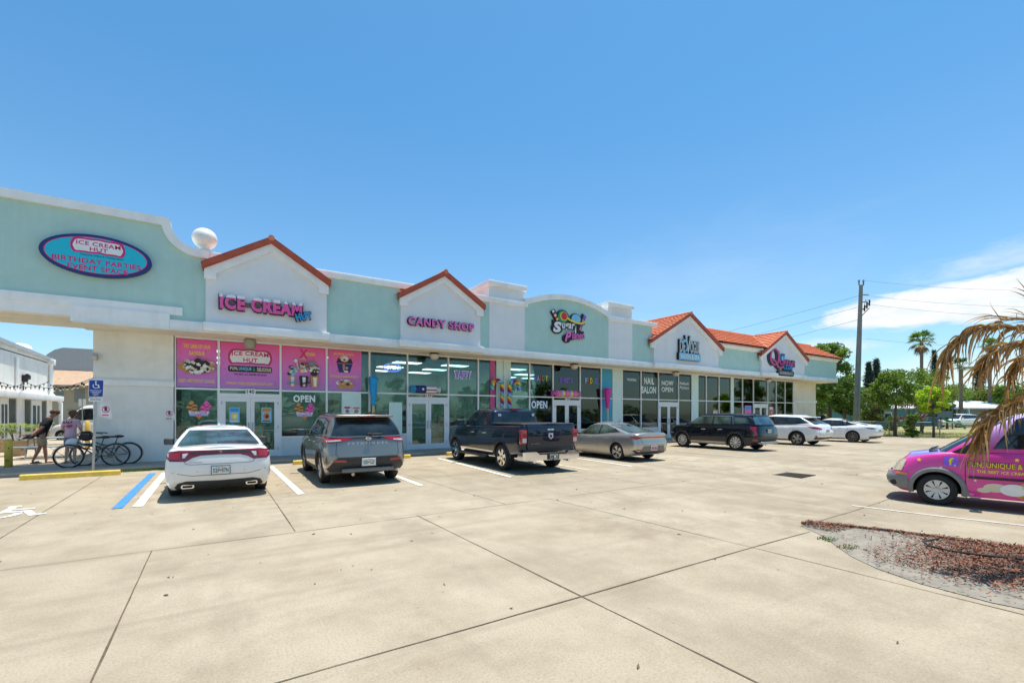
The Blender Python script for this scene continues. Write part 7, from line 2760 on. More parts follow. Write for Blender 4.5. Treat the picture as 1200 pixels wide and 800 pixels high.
def string_lights(A, B, sag, n, label):
 e = empty('string_lights', tuple(A), 0, label, 'string lights', 'festoon strings over the courtyard')
 A, B = Vector(A), Vector(B)
 pts = []
 for i in range(25):
  f = i / 24
  q = A.lerp(B, f) - A
  q.z -= sag * 4 * f * (1 - f)
  pts.append(q)
 mb = MB().tube(pts, .012, 5)
 w = mb.build('cable', M_wire, e)
 cap_ = bul = None
 for k in range(n):
  f = (k + .5) / n
  q = A.lerp(B, f) - A
  q.z -= sag * 4 * f * (1 - f)
  if cap_ is None:
   s = MB().lathe([(.001, 0), (.022, 0), (.026, -.05), (.022, -.08), (.001, -.08)], 8)
   cap_ = s.build('socket', M_wire, e)
   bl = MB().lathe([(.018, -.08), (.032, -.11), (.030, -.135), (.001, -.15)], 8)
   bul = bl.build('bulb', M_bulb, cap_)
   o = cap_
  else:
   o = copy_tree(cap_, e)
  o.location = q
P_post = at(26, 447, 24)
string_lights(at(-6, 448, 19), at(30, 447, 24), .22, 8, 'festoon light string crossing in front of the white wing, at the left edge')
string_lights(at(30, 447, 24), at(112, 441.5, 14.2), .34, 12, 'longest festoon string running from the wing to the cream wall')
string_lights(at(-4, 446, 18), at(58, 446, 27), .30, 10, 'festoon string sagging past the far downpipe')
string_lights(at(58, 450, 27), at(112, 444, 14.1), .20, 10, 'festoon string ending above the disabled parking sign')
# ================================================================== BICYCLES
M_bk = mat('black_bike_enamel', (.010, .010, .012), .25, coat=1.0)
def bike(x, y, rz, label, bag=None, low=False):
 e = empty('bicycle', (x, y, .12), rz, label, 'bicycle', 'black cruiser bicycles by the pale wall')
 e.scale = (CS, CS, CS)
 R = .335
 wb = .54
 t = MB()
 t.tube([(R * cos(2 * pi * i / 40), 0, R * sin(2 * pi * i / 40)) for i in range(41)], .024, 8, False)
 w0 = t.build('wheel', M_rubber, e, (wb, 0, R))
 s = MB()
 s.tube([((R - .03) * cos(2 * pi * i / 40), 0, (R - .03) * sin(2 * pi * i / 40)) for i in range(41)], .012, 6, False)
 s.tube([(0, -.04, 0), (0, .04, 0)], .022, 8)
 for k in range(28):
  a = 2 * pi * k / 28
  s.tube([(.02 * cos(a + 1.2), .025 * (-1) ** k, .02 * sin(a + 1.2)), ((R - .035) * cos(a), 0, (R - .035) * sin(a))], .0022, 4, False)
 s.build('rim', M_steel, w0)
 w1 = copy_tree(w0, e)
 w1.location = (-wb, 0, R)
 f = MB()
 bb, st, hd0, hd1 = Vector((-.08, 0, .29)), Vector((-.22, 0, .72)), Vector((.36, 0, .62)), Vector((.33, 0, .78))
 def bow(a, b, h, n=8):
  return [a.lerp(b, i / n) + Vector((0, 0, h * 4 * (i / n) * (1 - i / n))) for i in range(n + 1)]
 f.tube([bb, st], .017, 8)
 f.tube(bow(Vector((-.19, 0, .62)), hd1 - Vector((0, 0, .03)), -.06), .018, 8)
 f.tube(bow(bb, hd0, .05), .020, 8)
 f.tube(bow(Vector((-.20, 0, .52)), hd0 + Vector((0, 0, .06)), -.07), .014, 8)
 f.tube([hd0, hd1], .022, 8)
 for sd in (-.05, .05):
  f.tube([Vector((bb.x, sd * .5, bb.z)), Vector((-wb, sd, R))], .011, 6)
  f.tube([Vector((-.205, sd * .4, .66)), Vector((-wb, sd, R))], .010, 6)
  f.tube([hd0 + Vector((.0, sd * .6, 0)), Vector((.44, sd, .56)), Vector((wb, sd, R))], .013, 6)
 f.build('frame', M_bk, e)
 h = MB()
 h.tube([hd1, hd1 + Vector((-.03, 0, .14))], .013, 8)
 c = hd1 + Vector((-.03, 0, .14))
 for sd in (-1, 1):
  h.tube([c, c + Vector((.06, sd * .10, .05)), c + Vector((.04, sd * .24, .10)), c + Vector((-.12, sd * .31, .09)), c + Vector((-.26, sd * .31, .07))], [.012, .012, .012, .012, .017], 8)
 h.build('handlebar', M_bk, e)
 sa = MB()
 sa.tube([st, st + Vector((-.04, 0, .14))], .013, 8)
 sa.sphere((-.30, 0, .89), .13, 8, (1.0, .85, .35))
 sa.sphere((-.16, 0, .88), .09, 8, (1.5, .45, .32))
 sa.build('saddle', M_black, e)
 cr = MB()
 cr.lathe([(.085, -.006), (.085, .006), (.001, .007)], 24, 'y', (bb.x, -.06, bb.z))
 for s_, dx, dz in ((-1, .12, -.10), (1, -.12, .10)):
  cr.tube([(bb.x, s_ * .07, bb.z), (bb.x + dx, s_ * .08, bb.z + dz)], .010, 6)
  cr.bbox((bb.x + dx - .05, s_ * .08 if s_ > 0 else -.17, bb.z + dz - .012), (bb.x + dx + .05, .17 if s_ > 0 else -.08, bb.z + dz + .012), .006)
 cr.tube([(bb.x, -.062, bb.z + .08), (-wb, -.062, R + .035)], .006, 4)
 cr.tube([(bb.x, -.062, bb.z - .08), (-wb, -.062, R - .035)], .006, 4)
 cr.build('crankset', M_steel, e)
 fn = MB()
 for cx_, a0, a1 in ((-wb, 20, 190), (wb, 10, 140)):
  n = 14
  vs, fs = [], []
  for i in range(n + 1):
   a = radians(a0 + (a1 - a0) * i / n)
   for yy in (-.03, 0, .03):
    rr = R + .045 - abs(yy) * .3
    vs.append((cx_ + rr * cos(a), yy, R + rr * sin(a)))
  for i in range(n):
   for j in range(2):
    fs.append((i * 3 + j, i * 3 + j + 1, i * 3 + j + 4, i * 3 + j + 3))
  fn = MB().add(vs, fs, True)
  fn.build('mudguard', M_bk, e)
 ks = MB().tube([(-.15, .05, .28), (-.22, .22, .0)], .010, 6)
 ks.build('kickstand', M_steel, e)
 return e
yA, yB = 17.72, 18.14
xa0, xa1 = wx(81, yA), wx(135, yA)
bA = bike((xa0 + xa1) / 2, yA, pi, 'black cruiser bicycle nearest the wheel stop, rear wheel left of the other')
xb1 = wx(151, yB)
bB = bike(xb1 - .54 * CS, yB, pi - .03, 'black cruiser bicycle closest to the pale wall, its rear wheel farthest right')
mb = MB()
mb.sphere((0, 0, 0), .15, 10, (1.0, .8, .85))
mb.bbox((-.10, -.10, -.02), (.12, .10, .16), .05)
o = mb.build('bag', mat('black_bag', (.012, .012, .014), .7, var=.3), None, (wx(101, yA), yA - .02, .98))
tag(o, 'black bag hung on the handlebar of the nearer bicycle', 'bag')
mb = MB()
mb.sphere((0, 0, 0), .165, 10, (1.05, .8, .82))
mb.sphere((.05, -.02, -.03), .13, 8, (1.1, .9, .9))
o = mb.build('bag', mat('white_bag', (.70, .70, .72), .7, var=.12, vscale=14, bump=.4, bscale=20), None, (wx(83, yA), yA + .25, .80))
tag(o, 'white bag hanging in front of the woman in the pink shirt', 'bag')
# ================================================================== PEOPLE
def skin_mesh(nodes, edges, sub=1, root=0):
 """nodes: list of (x,y,z,rx[,ry]); grown with a Skin modifier"""
 me = bpy.data.meshes.new('skin')
 me.from_pydata([n[:3] for n in nodes], edges, [])
 o = bpy.data.objects.new('skin', me)
 COL.objects.link(o)
 m = o.modifiers.new('s', 'SKIN')
 m.use_smooth_shade = True
 for i, n in enumerate(nodes):
  me.skin_vertices[0].data[i].radius = (n[3], n[4] if len(n) > 4 else n[3])
  me.skin_vertices[0].data[i].use_root = (i == root)
 ss = o.modifiers.new('u', 'SUBSURF')
 ss.levels = sub
 ss.render_levels = sub
 dg = bpy.context.evaluated_depsgraph_get()
 dg.update()
 out = bpy.data.meshes.new_from_object(o.evaluated_get(dg))
 bpy.data.objects.remove(o)
 return out
def mesh_part(name, me, m, parent):
 me.materials.clear()
 me.materials.append(m)
 for p in me.polygons:
  p.use_smooth = True
  p.material_index = 0
 o = bpy.data.objects.new(name, me)
 COL.objects.link(o)
 o.parent = parent
 return o
M_skin = mat('sunburnt_skin', (.36, .17, .11), .55, var=.08, vscale=9)
M_skin2 = mat('pale_skin', (.52, .31, .22), .55, var=.08, vscale=9)
def hand(nodes, edges, wrist_i, d, side, s=1.0):
 """palm, four fingers and a thumb from the wrist node along d"""
 w = Vector(nodes[wrist_i][:3])
 d = d.normalized()
 side = (side - d * side.dot(d)).normalized()
 nrm = d.cross(side)
 palm = len(nodes)
 p = w + d * .055 * s
 nodes.append((*p, .020 * s, .034 * s))
 edges.append((wrist_i, palm))
 for k, L in ((-1.5, .060), (-.5, .072), (.5, .068), (1.5, .052)):
  i = len(nodes)
  q = p + d * .045 * s + side * k * .017 * s
  nodes.append((*q, .0095 * s))
  edges.append((palm, i))
  q2 = q + (d * .85 + nrm * .5).normalized() * L * .55 * s
  nodes.append((*q2, .0085 * s))
  edges.append((i, i + 1))
  q3 = q2 + (d * .4 + nrm * .9).normalized() * L * .5 * s
  nodes.append((*q3, .007 * s))
  edges.append((i + 1, i + 2))
 i = len(nodes)
 q = p - d * .02 * s - side * .035 * s
 nodes.append((*q, .011 * s))
 edges.append((palm, i))
 q2 = q + (d * .8 - side * .5 + nrm * .3).normalized() * .045 * s
 nodes.append((*q2, .009 * s))
 edges.append((i, i + 1))
def person(name, loc, rz, label, J, skin, shirt, shorts, hairm, hair_pts, cap=None, scale=.94, shoes=None):
 """J: joints in metres (y forward) - pelvis, chest, neck, head, shoulders, elbows, wrists, hips, knees, ankles, toes"""
 e = empty(name, loc, rz, label, 'person')
 e.scale = (scale,) * 3
 V = {k: Vector(v) for k, v in J.items()}
 nodes, edges, idx = [], [], {}
 def nd(k, p, r, r2=None):
  idx[k] = len(nodes)
  nodes.append((*p, r, r2 or r))
 nd('pelvis', V['pelvis'], .135, .105)
 nd('waist', V['pelvis'].lerp(V['chest'], .5), .125, .095)
 nd('chest', V['chest'], .150, .110)
 nd('upper', V['chest'].lerp(V['neck'], .62), .11, .085)
 nd('neck', V['neck'], .055)
 hd = (V['head'] - V['neck']).normalized()
 nd('jaw', V['neck'].lerp(V['head'], .55) + V['face'] * .012, .062, .070)
 nd('head', V['head'], .078, .092)
 nd('crown', V['head'] + hd * .075 - V['face'] * .01, .060, .07)
 edges += [(idx[a], idx[b]) for a, b in (('pelvis', 'waist'), ('waist', 'chest'), ('chest', 'upper'), ('upper', 'neck'), ('neck', 'jaw'), ('jaw', 'head'), ('head', 'crown'))]
 for s in ('l', 'r'):
  nd('sh' + s, V['sh' + s], .062)
  nd('el' + s, V['el' + s], .043)
  nd('fa' + s, V['el' + s].lerp(V['wr' + s], .35), .041)
  nd('wr' + s, V['wr' + s], .027)
  nd('hip' + s, V['hip' + s], .092)
  nd('th' + s, V['hip' + s].lerp(V['kn' + s], .5), .078)
  nd('kn' + s, V['kn' + s], .055)
  nd('ca' + s, V['kn' + s].lerp(V['an' + s], .32), .057)
  nd('an' + s, V['an' + s], .036)
  nd('he' + s, V['an' + s] + Vector((0, -.015, -.055)), .036, .032)
  nd('to' + s, V['to' + s], .034, .022)
  edges += [(idx[a + s] if a + s in idx else idx[a], idx[b + s]) for a, b in (('upper', 'sh'), ('sh', 'el'), ('el', 'fa'), ('fa', 'wr'), ('pelvis', 'hip'), ('hip', 'th'), ('th', 'kn'), ('kn', 'ca'), ('ca', 'an'), ('an', 'he'), ('he', 'to'))]
  hand(nodes, edges, idx['wr' + s], (V['wr' + s] - V['el' + s]), V['palm'], 1.0)
 body = mesh_part('body', skin_mesh(nodes, edges, 1), skin, e)
 fd = V['face'].normalized()
 rt = fd.cross(hd).normalized()
 hc = V['head']
 mb = MB().use(skin)
 mb.sphere(hc + fd * .088 - hd * .012, .017, 6)
 for s in (-1, 1):
  mb.sphere(hc + rt * s * .082 - hd * .01, .022, 6, (.7, .9, 1.2))
 mb.use(M_black)
 for s in (-1, 1):
  mb.sphere(hc + fd * .078 + rt * s * .032 + hd * .012, .008, 5)
 mb.use(M_dred_lamp)
 mb.sphere(hc + fd * .076 - hd * .048, .012, 5, (1.4, 1.4, .4))
 mb.build('face', None, body)
 mb = MB()
 mb.sphere(hc + hd * .035 - fd * .022, .100, 10)
 for (a, b, c_, r) in hair_pts:
  mb.sphere(hc + fd * a + rt * b + hd * c_, r, 7)
 mb.build('hair', hairm, e)
 if cap:
  mb = MB()
  mb.sphere(hc + hd * .055 - fd * .012, .106, 10, (1, 1, .82))
  q = hc + fd * .14 + hd * .05
  mb.bbox((q.x - .07, q.y - .06, q.z - .012), (q.x + .07, q.y + .06, q.z + .012), .012)
  mb.build('cap', cap, e)
 n2, e2_ = [], []
 def n_(p, r, r2=None):
  n2.append((*p, r, r2 or r))
  return len(n2) - 1
 a0 = n_(V['pelvis'] + Vector((0, 0, -.12)), .178, .155)
 a = n_(V['pelvis'] + Vector((0, 0, -.0)), .175, .148)
 e2_.append((a0, a))
 b = n_(V['pelvis'].lerp(V['chest'], .5), .160, .128)
 c_ = n_(V['chest'], .175, .135)
 d = n_(V['chest'].lerp(V['neck'], .60), .125, .10)
 f_ = n_(V['chest'].lerp(V['neck'], .86), .075)
 e2_ += [(a, b), (b, c_), (c_, d), (d, f_)]
 for s in ('l', 'r'):
  g = n_(V['sh' + s], .082)
  h = n_(V['sh' + s].lerp(V['el' + s], .55), .078)
  k = n_(V['sh' + s].lerp(V['el' + s], .80), .074)
  e2_ += [(d, g), (g, h), (h, k)]
 mesh_part('shirt', skin_mesh(n2, e2_, 1), shirt, e)
 n2, e2_ = [], []
 a = n_(V['pelvis'] + Vector((0, 0, .06)), .155, .128)
 b = n_(V['pelvis'] + Vector((0, 0, -.03)), .165, .140)
 e2_.append((a, b))
 for s in ('l', 'r'):
  g = n_(V['hip' + s] + Vector((0, 0, -.03)), .108)
  h = n_(V['hip' + s].lerp(V['kn' + s], .55), .100)
  k = n_(V['hip' + s].lerp(V['kn' + s], .85), .094)
  e2_ += [(b, g), (g, h), (h, k)]
 mesh_part('shorts', skin_mesh(n2, e2_, 1), shorts, e)
 for s in ('l', 'r'):
  mb = MB()
  q, h = V['to' + s], V['an' + s]
  dd = Vector((q.x - h.x, q.y - h.y, 0)).normalized()
  Mx = Matrix.Translation((h.x + dd.x * .07, h.y + dd.y * .07, .010)) @ Matrix.Rotation(atan2(dd.y, dd.x), 4, 'Z')
  mb.bbox((-.13, -.048, -.010), (.14, .048, .010), .008, Mx)
  mb.build('sandal', shoes or M_black, e)
 return e
M_khaki = mat('khaki_cloth', (.36, .30, .20), .9, var=.1, vscale=12)
M_bshirt = mat('black_cloth', (.010, .011, .014), .9, var=.3, vscale=10)
M_hair1 = mat('brown_hair', (.10, .05, .022), .7, var=.3, vscale=30)
def tiedye():
 m, t, b = pbsdf('pink_tie_dye')
 tcn = t.node('ShaderNodeTexCoord')
 v = tcn.outputs['Object']
 n = t.noise(v, 7.0, 4, .6, dist=1.0)
 c_ = t.ramp(n, [(.32, (.40, .35, .55)), (.46, (.66, .42, .52)), (.58, (.72, .52, .58)), (.72, (.58, .12, .30))])
 t.put(b.inputs['Base Color'], c_)
 b.inputs['Roughness'].default_value = .9
 return m
pb = Vector((wx(50.5, 19.75), 19.75, .12))
person('person', pb, radians(-72), 'person in a black T-shirt and khaki shorts leaning forward, hands behind the back',
       dict(pelvis=(0, -.04, .93), chest=(0, .09, 1.28), neck=(0, .18, 1.50), head=(0, .28, 1.63), face=(0, .75, -.6), palm=(1, 0, 0),
   shl=(-.19, .10, 1.40), shr=(.19, .10, 1.40), ell=(-.26, -.06, 1.14), elr=(.26, -.06, 1.14), wrl=(-.12, -.24, .93), wrr=(.12, -.24, .93),
   hipl=(-.10, -.04, .90), hipr=(.10, -.04, .90), knl=(-.14, -.06, .50), knr=(.12, .03, .50), anl=(-.16, -.22, .085), anr=(.13, .06, .085), tol=(-.17, -.06, .035), tor=(.14, .22, .035)),
       M_skin, M_bshirt, M_khaki, M_hair1, [(-.05, .04, .03, .07), (-.05, -.04, .03, .07), (.02, 0, .07, .07), (-.07, 0, -.01, .075), (.05, .02, .06, .05)])
mb = MB()
mb.sphere((0, 0, 0), .10, 10, (1.1, .9, .7))
mb.bbox((-.02, -.07, -.04), (.17, .07, -.015), .02)
o = mb.build('cap', mat('dark_green_cap', (.012, .018, .016), .8, var=.3), None, pb + Vector((-.25, -.10, .83)))
o.rotation_euler = (0.3, .2, pi)
tag(o, 'dark cap held behind the back of the boy in black', 'cap')
pg = Vector((wx(82.5, 19.35), 19.35, .12))
td = tiedye()
pg_e = person('person', pg, radians(-18), 'person in a pink tie-dye shirt and cap with the back to the camera, looking down',
              dict(pelvis=(0, 0, .92), chest=(0, .04, 1.25), neck=(0, .10, 1.45), head=(-.01, .15, 1.59), face=(-.25, .8, -.5), palm=(1, 0, 0),
                   shl=(-.17, .05, 1.36), shr=(.17, .05, 1.36), ell=(-.25, .06, 1.10), elr=(.25, .06, 1.10), wrl=(-.16, .26, 1.02), wrr=(.16, .26, 1.02),
                   hipl=(-.09, 0, .88), hipr=(.09, 0, .88), knl=(-.10, .03, .49), knr=(.10, .04, .49), anl=(-.11, -.02, .085), anr=(.12, -.02, .085), tol=(-.13, .13, .035), tor=(.14, .13, .035)),
              M_skin2, td, mat('grey_blue_cloth', (.16, .18, .24), .9, var=.15), M_hair1, [(-.07, .0, -.03, .075), (-.08, .0, -.10, .06), (-.06, .05, .0, .06), (-.06, -.05, .0, .06)], cap=mat('brown_cap', (.07, .03, .02), .8))
mb = MB().use(C_black)
lettering(mb, 'SALT', 0, 1.33, .26, .075, -.118, bold=.05)
mb.use(C_mag)
for (m_, poly) in blobs(0.02, 1.20, .12, .05, [C_mag, C_pink], 14, .02, .04, 9):
 mb.use(m_)
 mb.prism(poly, 'y', -.124, -.117)
mb.build('shirt_print', None, pg_e)
ps = at(963.5, 513, 36)
person('person', (ps.x, ps.y, 0.0), radians(-120), 'person in a dark top standing behind the white cars near the building end',
       dict(pelvis=(0, 0, .95), chest=(0, .02, 1.28), neck=(0, .03, 1.50), head=(0, .05, 1.65), face=(0, 1, -.1), palm=(1, 0, 0),
   shl=(-.19, .0, 1.40), shr=(.19, .0, 1.40), ell=(-.26, -.02, 1.12), elr=(.26, -.02, 1.12), wrl=(-.24, .12, .90), wrr=(.24, .12, .90),
   hipl=(-.10, 0, .91), hipr=(.10, 0, .91), knl=(-.11, .03, .50), knr=(.11, .0, .50), anl=(-.12, 0, .085), anr=(.12, -.05, .085), tol=(-.13, .15, .035), tor=(.13, .10, .035)),
       M_skin, mat('navy_cloth', (.015, .02, .035), .9), M_khaki, M_hair1, [(-.05, .04, .03, .07), (-.05, -.04, .03, .07)], scale=1.02)
# ================================================================== BACKGROUND AT THE RIGHT
M_bark = mat('grey_brown_bark', (.13, .095, .065), .95, var=.3, vscale=14, bump=.6, bscale=30)
M_pbark = mat('palm_bark', (.20, .16, .12), .95, var=.3, vscale=16, bump=.5, bscale=25)
L_mid = leaf_mat('leaf_mid_green', (.075, .145, .016), (.24, .34, .055), .42)
L_dark = leaf_mat('leaf_dark_green', (.035, .085, .014), (.13, .21, .035), .38)
L_lime = leaf_mat('leaf_yellow_green', (.30, .45, .02), (.60, .72, .06), .45)
L_blue = leaf_mat('leaf_blue_green', (.035, .06, .045), (.10, .14, .10), .3)
L_olive = leaf_mat('leaf_olive', (.08, .11, .02), (.20, .23, .055), .35)
L_twig = leaf_mat('twig_mauve', (.13, .085, .075), (.26, .18, .16), .1)
L_deadf = leaf_mat('leaf_dead_brown', (.20, .10, .04), (.42, .25, .11), .25)
def leaves(mb, rr, clumps, n, size, flatn=0.0):
 vs, fs = [], []
 tot = sum(c[3] ** 2 for c in clumps)
 for cx, cy, cz, r in clumps:
  k = int(n * r * r / tot)
  for _ in range(k):
   d = Vector((rr.gauss(0, 1), rr.gauss(0, 1), rr.gauss(0, 1)))
   if d.length < 1e-6:
    continue
   d.normalize()
   q = r * (rr.random() ** .45)
   p = Vector((cx, cy, cz)) + Vector((d.x, d.y, d.z * .78)) * q
   a = Vector((rr.gauss(0, 1), rr.gauss(0, 1), rr.gauss(0, .6))).normalized()
   b = a.cross(Vector((rr.gauss(0, 1), rr.gauss(0, 1), rr.gauss(0, 1)))).normalized()
   s = size * rr.uniform(.6, 1.4)
   o = len(vs)
   vs += [p - a * s, p + b * s * .45, p + a * s, p - b * s * .45]
   fs.append((o, o + 1, o + 2, o + 3))
 mb.add(vs, fs)
def tree(name, x, y, z0, h, rw, rh, label, lm, n=5000, size=.10, trunk=.12, group=None, seed=1, ncl=26, clear=.45, bark=None, cat='tree'):
 """h total height; crown radius rw, crown half height rh"""
 rr = random.Random(seed)
 e = empty(name, (x, y, z0), 0, label, cat, group)
 cz = h - rh
 clumps = []
 for k in range(ncl):
  a = rr.uniform(0, 2 * pi)
  q = rr.random() ** .6
  el_ = rr.uniform(-.85, .95)
  f = sqrt(max(0, 1 - el_ * el_))
  cr = rw * rr.uniform(.18, .40)
  clumps.append((cos(a) * f * (rw - cr * .7) * (.45 + .55 * q), sin(a) * f * (rw - cr * .7) * (.45 + .55 * q), cz + el_ * (rh - cr * .6), cr))
 t = MB()
 bend = rr.uniform(-.2, .2)
 fork = Vector((bend, bend * .6, cz - rh * .6))
 t.tube([(0, 0, -.1), (bend * .3, 0, fork.z * .35), (bend * .7, bend * .3, fork.z * .7), fork], [trunk * 1.25, trunk, trunk * .85, trunk * .75], 9)
 t.build('trunk', bark or M_bark, e)
 l = MB()
 for c in clumps[:14]:
  tip = Vector(c[:3])
  mid = fork.lerp(tip, .5) + Vector((0, 0, .12 * rh))
  l.tube([fork - Vector((0, 0, .1)), mid, tip], [trunk * .5, trunk * .3, trunk * .1], 6)
  for _ in range(3):
   q = tip + Vector((rr.gauss(0, 1), rr.gauss(0, 1), rr.gauss(0, .8))) * c[3] * .7
   l.tube([mid.lerp(tip, rr.uniform(.4, .9)), q], [trunk * .14, trunk * .05], 4)
 l.build('limbs', bark or M_bark, e)
 m = MB()
 leaves(m, rr, clumps, n, size)
 m.build('crown', lm, e)
 return e
def px_tree(name, px, dd, ytop, rpx, ybot, label, lm, **k):
 p = at(px, 484, dd)
 h = CAMH + (484 - ytop) * dd / 540
 zb_ = max(.4, CAMH + (484 - ybot) * dd / 540)
 return tree(name, p.x, p.y, 0, h, rpx * dd / 540 / 1.05, (h - zb_) / 2, label, lm, **k)
px_tree('leafy_tree', 972, 47, 399, 32, 478, 'tall dark leafy tree rising behind the end of the shopping strip', L_mid, n=9000, size=.15, trunk=.20, seed=11, ncl=34)
px_tree('leafy_tree', 990, 44, 440, 24, 492, 'lower dark tree left of the concrete pole', L_dark, n=6000, size=.13, trunk=.16, seed=12, ncl=28)
px_tree('leafy_tree', 950, 56, 440, 26, 498, 'dark tree half hidden behind the building end', L_dark, n=4000, size=.14, trunk=.16, seed=13)
px_tree('leafy_tree', 1049, 33.5, 431, 28, 484, 'mid green airy tree with a slim dark trunk at the lot edge', L_mid, n=7000, size=.085, trunk=.10, seed=14, ncl=32)
px_tree('leafy_tree', 1080, 38, 428, 32, 490, 'mid green spreading tree behind the yellow-green one', L_mid, n=7000, size=.09, trunk=.11, seed=15, ncl=32)
px_tree('leafy_tree', 1094, 31.5, 451, 19, 486, 'bright yellow-green small tree beside the playground', L_lime, n=4200, size=.075, trunk=.07, seed=16, ncl=20)
px_tree('leafy_tree', 1024, 46, 455, 16, 500, 'olive bushy tree right of the concrete pole', L_olive, n=4000, size=.10, trunk=.09, seed=17)
px_tree('leafy_tree', 1110, 50, 470, 11, 493, 'round dark tree behind the yellow-green tree', L_dark, n=2500, size=.10, trunk=.1, seed=18)
px_tree('leafy_tree', 1150, 72, 452, 26, 482, 'green tree above the white house roof', L_mid, n=4000, size=.16, trunk=.15, seed=19)
px_tree('leafy_tree', 1185, 66, 448, 26, 484, 'green tree behind the hanging dead fronds', L_mid, n=4000, size=.16, trunk=.15, seed=20)
px_tree('leafy_tree', 1120, 85, 455, 26, 485, 'green tree far behind the playground', L_olive, n=3000, size=.2, trunk=.15, seed=21)
px_tree('leafy_tree', 1060, 80, 460, 30, 488, 'green tree far behind the mauve twiggy tree', L_dark, n=3000, size=.2, trunk=.15, seed=22)
px_tree('leafy_tree', 1230, 58, 440, 34, 486, 'green tree beyond the right edge', L_dark, n=3000, size=.16, trunk=.15, seed=23)
px_tree('leafy_tree', 1003, 58, 446, 26, 494, 'green tree directly behind the concrete pole', L_mid, n=5000, size=.13, trunk=.14, seed=61)
px_tree('leafy_tree', 958, 70, 425, 30, 490, 'tall green tree far behind the building end', L_mid, n=4000, size=.17, trunk=.16, seed=62)
px_tree('leafy_tree', 1040, 62, 450, 28, 490, 'green tree behind the brown shed roof', L_mid, n=4000, size=.14, trunk=.14, seed=63)
px_tree('leafy_tree', 1110, 66, 448, 28, 486, 'green tree between the two skyline palms', L_mid, n=4000, size=.15, trunk=.14, seed=64)
px_tree('bare_tree', 1066, 35, 462, 20, 500, 'mauve twiggy half-bare tree in front of the teal house', L_twig, n=2200, size=.06, trunk=.07, seed=24, ncl=12, bark=mat('mauve_bark', (.17, .12, .11), .95))
def bush(px, dd, ytop, ybase, rpx, label, lm, n=2600, size=.07, seed=3):
 p = at(px, 484, dd)
 rr = random.Random(seed)
 h = CAMH + (484 - ytop) * dd / 540
 r = rpx * dd / 540 / 1.25
 e = empty('bush', (p.x, p.y, 0), 0, label, 'bush', 'bushes by the lot edge')
 cl = []
 for k in range(26):
  a = rr.uniform(0, 2 * pi)
  cr = r * rr.uniform(.22, .4)
  q = sqrt(rr.random())
  zz = rr.uniform(cr * .5, h - cr * .7)
  q *= 1 - .5 * (zz / h) ** 2
  cl.append((cos(a) * (r - cr * .6) * q, sin(a) * (r - cr * .6) * q, zz, cr))
 m = MB()
 leaves(m, rr, cl, n, size)
 m.build('foliage', lm, e)
 t = MB()
 for c in cl:
  t.tube([(0, 0, -.05), (c[0] * .4, c[1] * .4, c[2] * .5), c[:3]], [.03, .02, .008], 5)
 t.build('stems', M_bark, e)
bush(1069, 31.3, 485, 512, 12, 'dense mid green bush beside the fence post', L_mid, seed=31)
bush(1045, 44, 486, 500, 14, 'dark bush in front of the teal house', L_dark, n=1600, seed=32)
bush(1013, 50, 482, 500, 12, 'olive bush beside the foot of the concrete pole', L_olive, n=1600, seed=33)
bush(1195, 55, 478, 498, 16, 'dark bush beside the white house', L_dark, n=1600, size=.09, seed=34)
bush(966, 55, 488, 505, 10, 'low bush beside the building end', L_olive, n=1200, seed=35)
def norfolk(px, dd, ytop, ybot, rpx, label, seed):
 rr = random.Random(seed)
 p = at(px, 484, dd)
 h = CAMH + (484 - ytop) * dd / 540
 e = empty('norfolk_pine', (p.x, p.y, 0), 0, label, 'tree', 'far conifers on the skyline')
 mb = MB().tube([(0, 0, 0), (0, 0, h)], [.28, .04], 7)
 mb.build('trunk', M_bark, e)
 vs, fs = [], []
 R0 = rpx * dd / 540 / 1.25
 lev = 24
 for k in range(lev):
  f = k / (lev - 1)
  z = h * (.40 + .59 * f)
  R_ = R0 * (1.05 - f) * rr.uniform(.65, 1.1) + .25
  nb = 7
  ph = rr.uniform(0, 6)
  for b in range(nb):
   a = ph + 2 * pi * b / nb + rr.uniform(-.2, .2)
   for s in range(11):
    q = (s + 1) / 11 * R_
    c = Vector((cos(a) * q, sin(a) * q, z + .12 * q * q / max(.5, R_) - .05))
    for u in range(2):
     tip = c + Vector((rr.gauss(0, .26), rr.gauss(0, .26), rr.gauss(0.08, .26)))
     sd = Vector((rr.gauss(0, 1), rr.gauss(0, 1), rr.gauss(0, 1))).normalized() * .075
     o = len(vs)
     vs += [c - sd, c + sd, tip + sd * .6, tip - sd * .6]
     fs.append((o, o + 1, o + 2, o + 3))
 mb = MB()
 mb.add(vs, fs)
 mb.build('crown', L_blue, e)
norfolk(1018, 105, 425, 480, 9, 'slim left Norfolk pine on the skyline right of the concrete pole', 41)
norfolk(1027, 105, 421, 480, 11, 'broader right Norfolk pine on the skyline right of the concrete pole', 42)
norfolk(1095, 120, 411, 480, 8, 'Norfolk pine beside the tall green-topped palm', 43)
norfolk(1147, 120, 424, 480, 8, 'Norfolk pine behind the hanging dead fronds', 44)
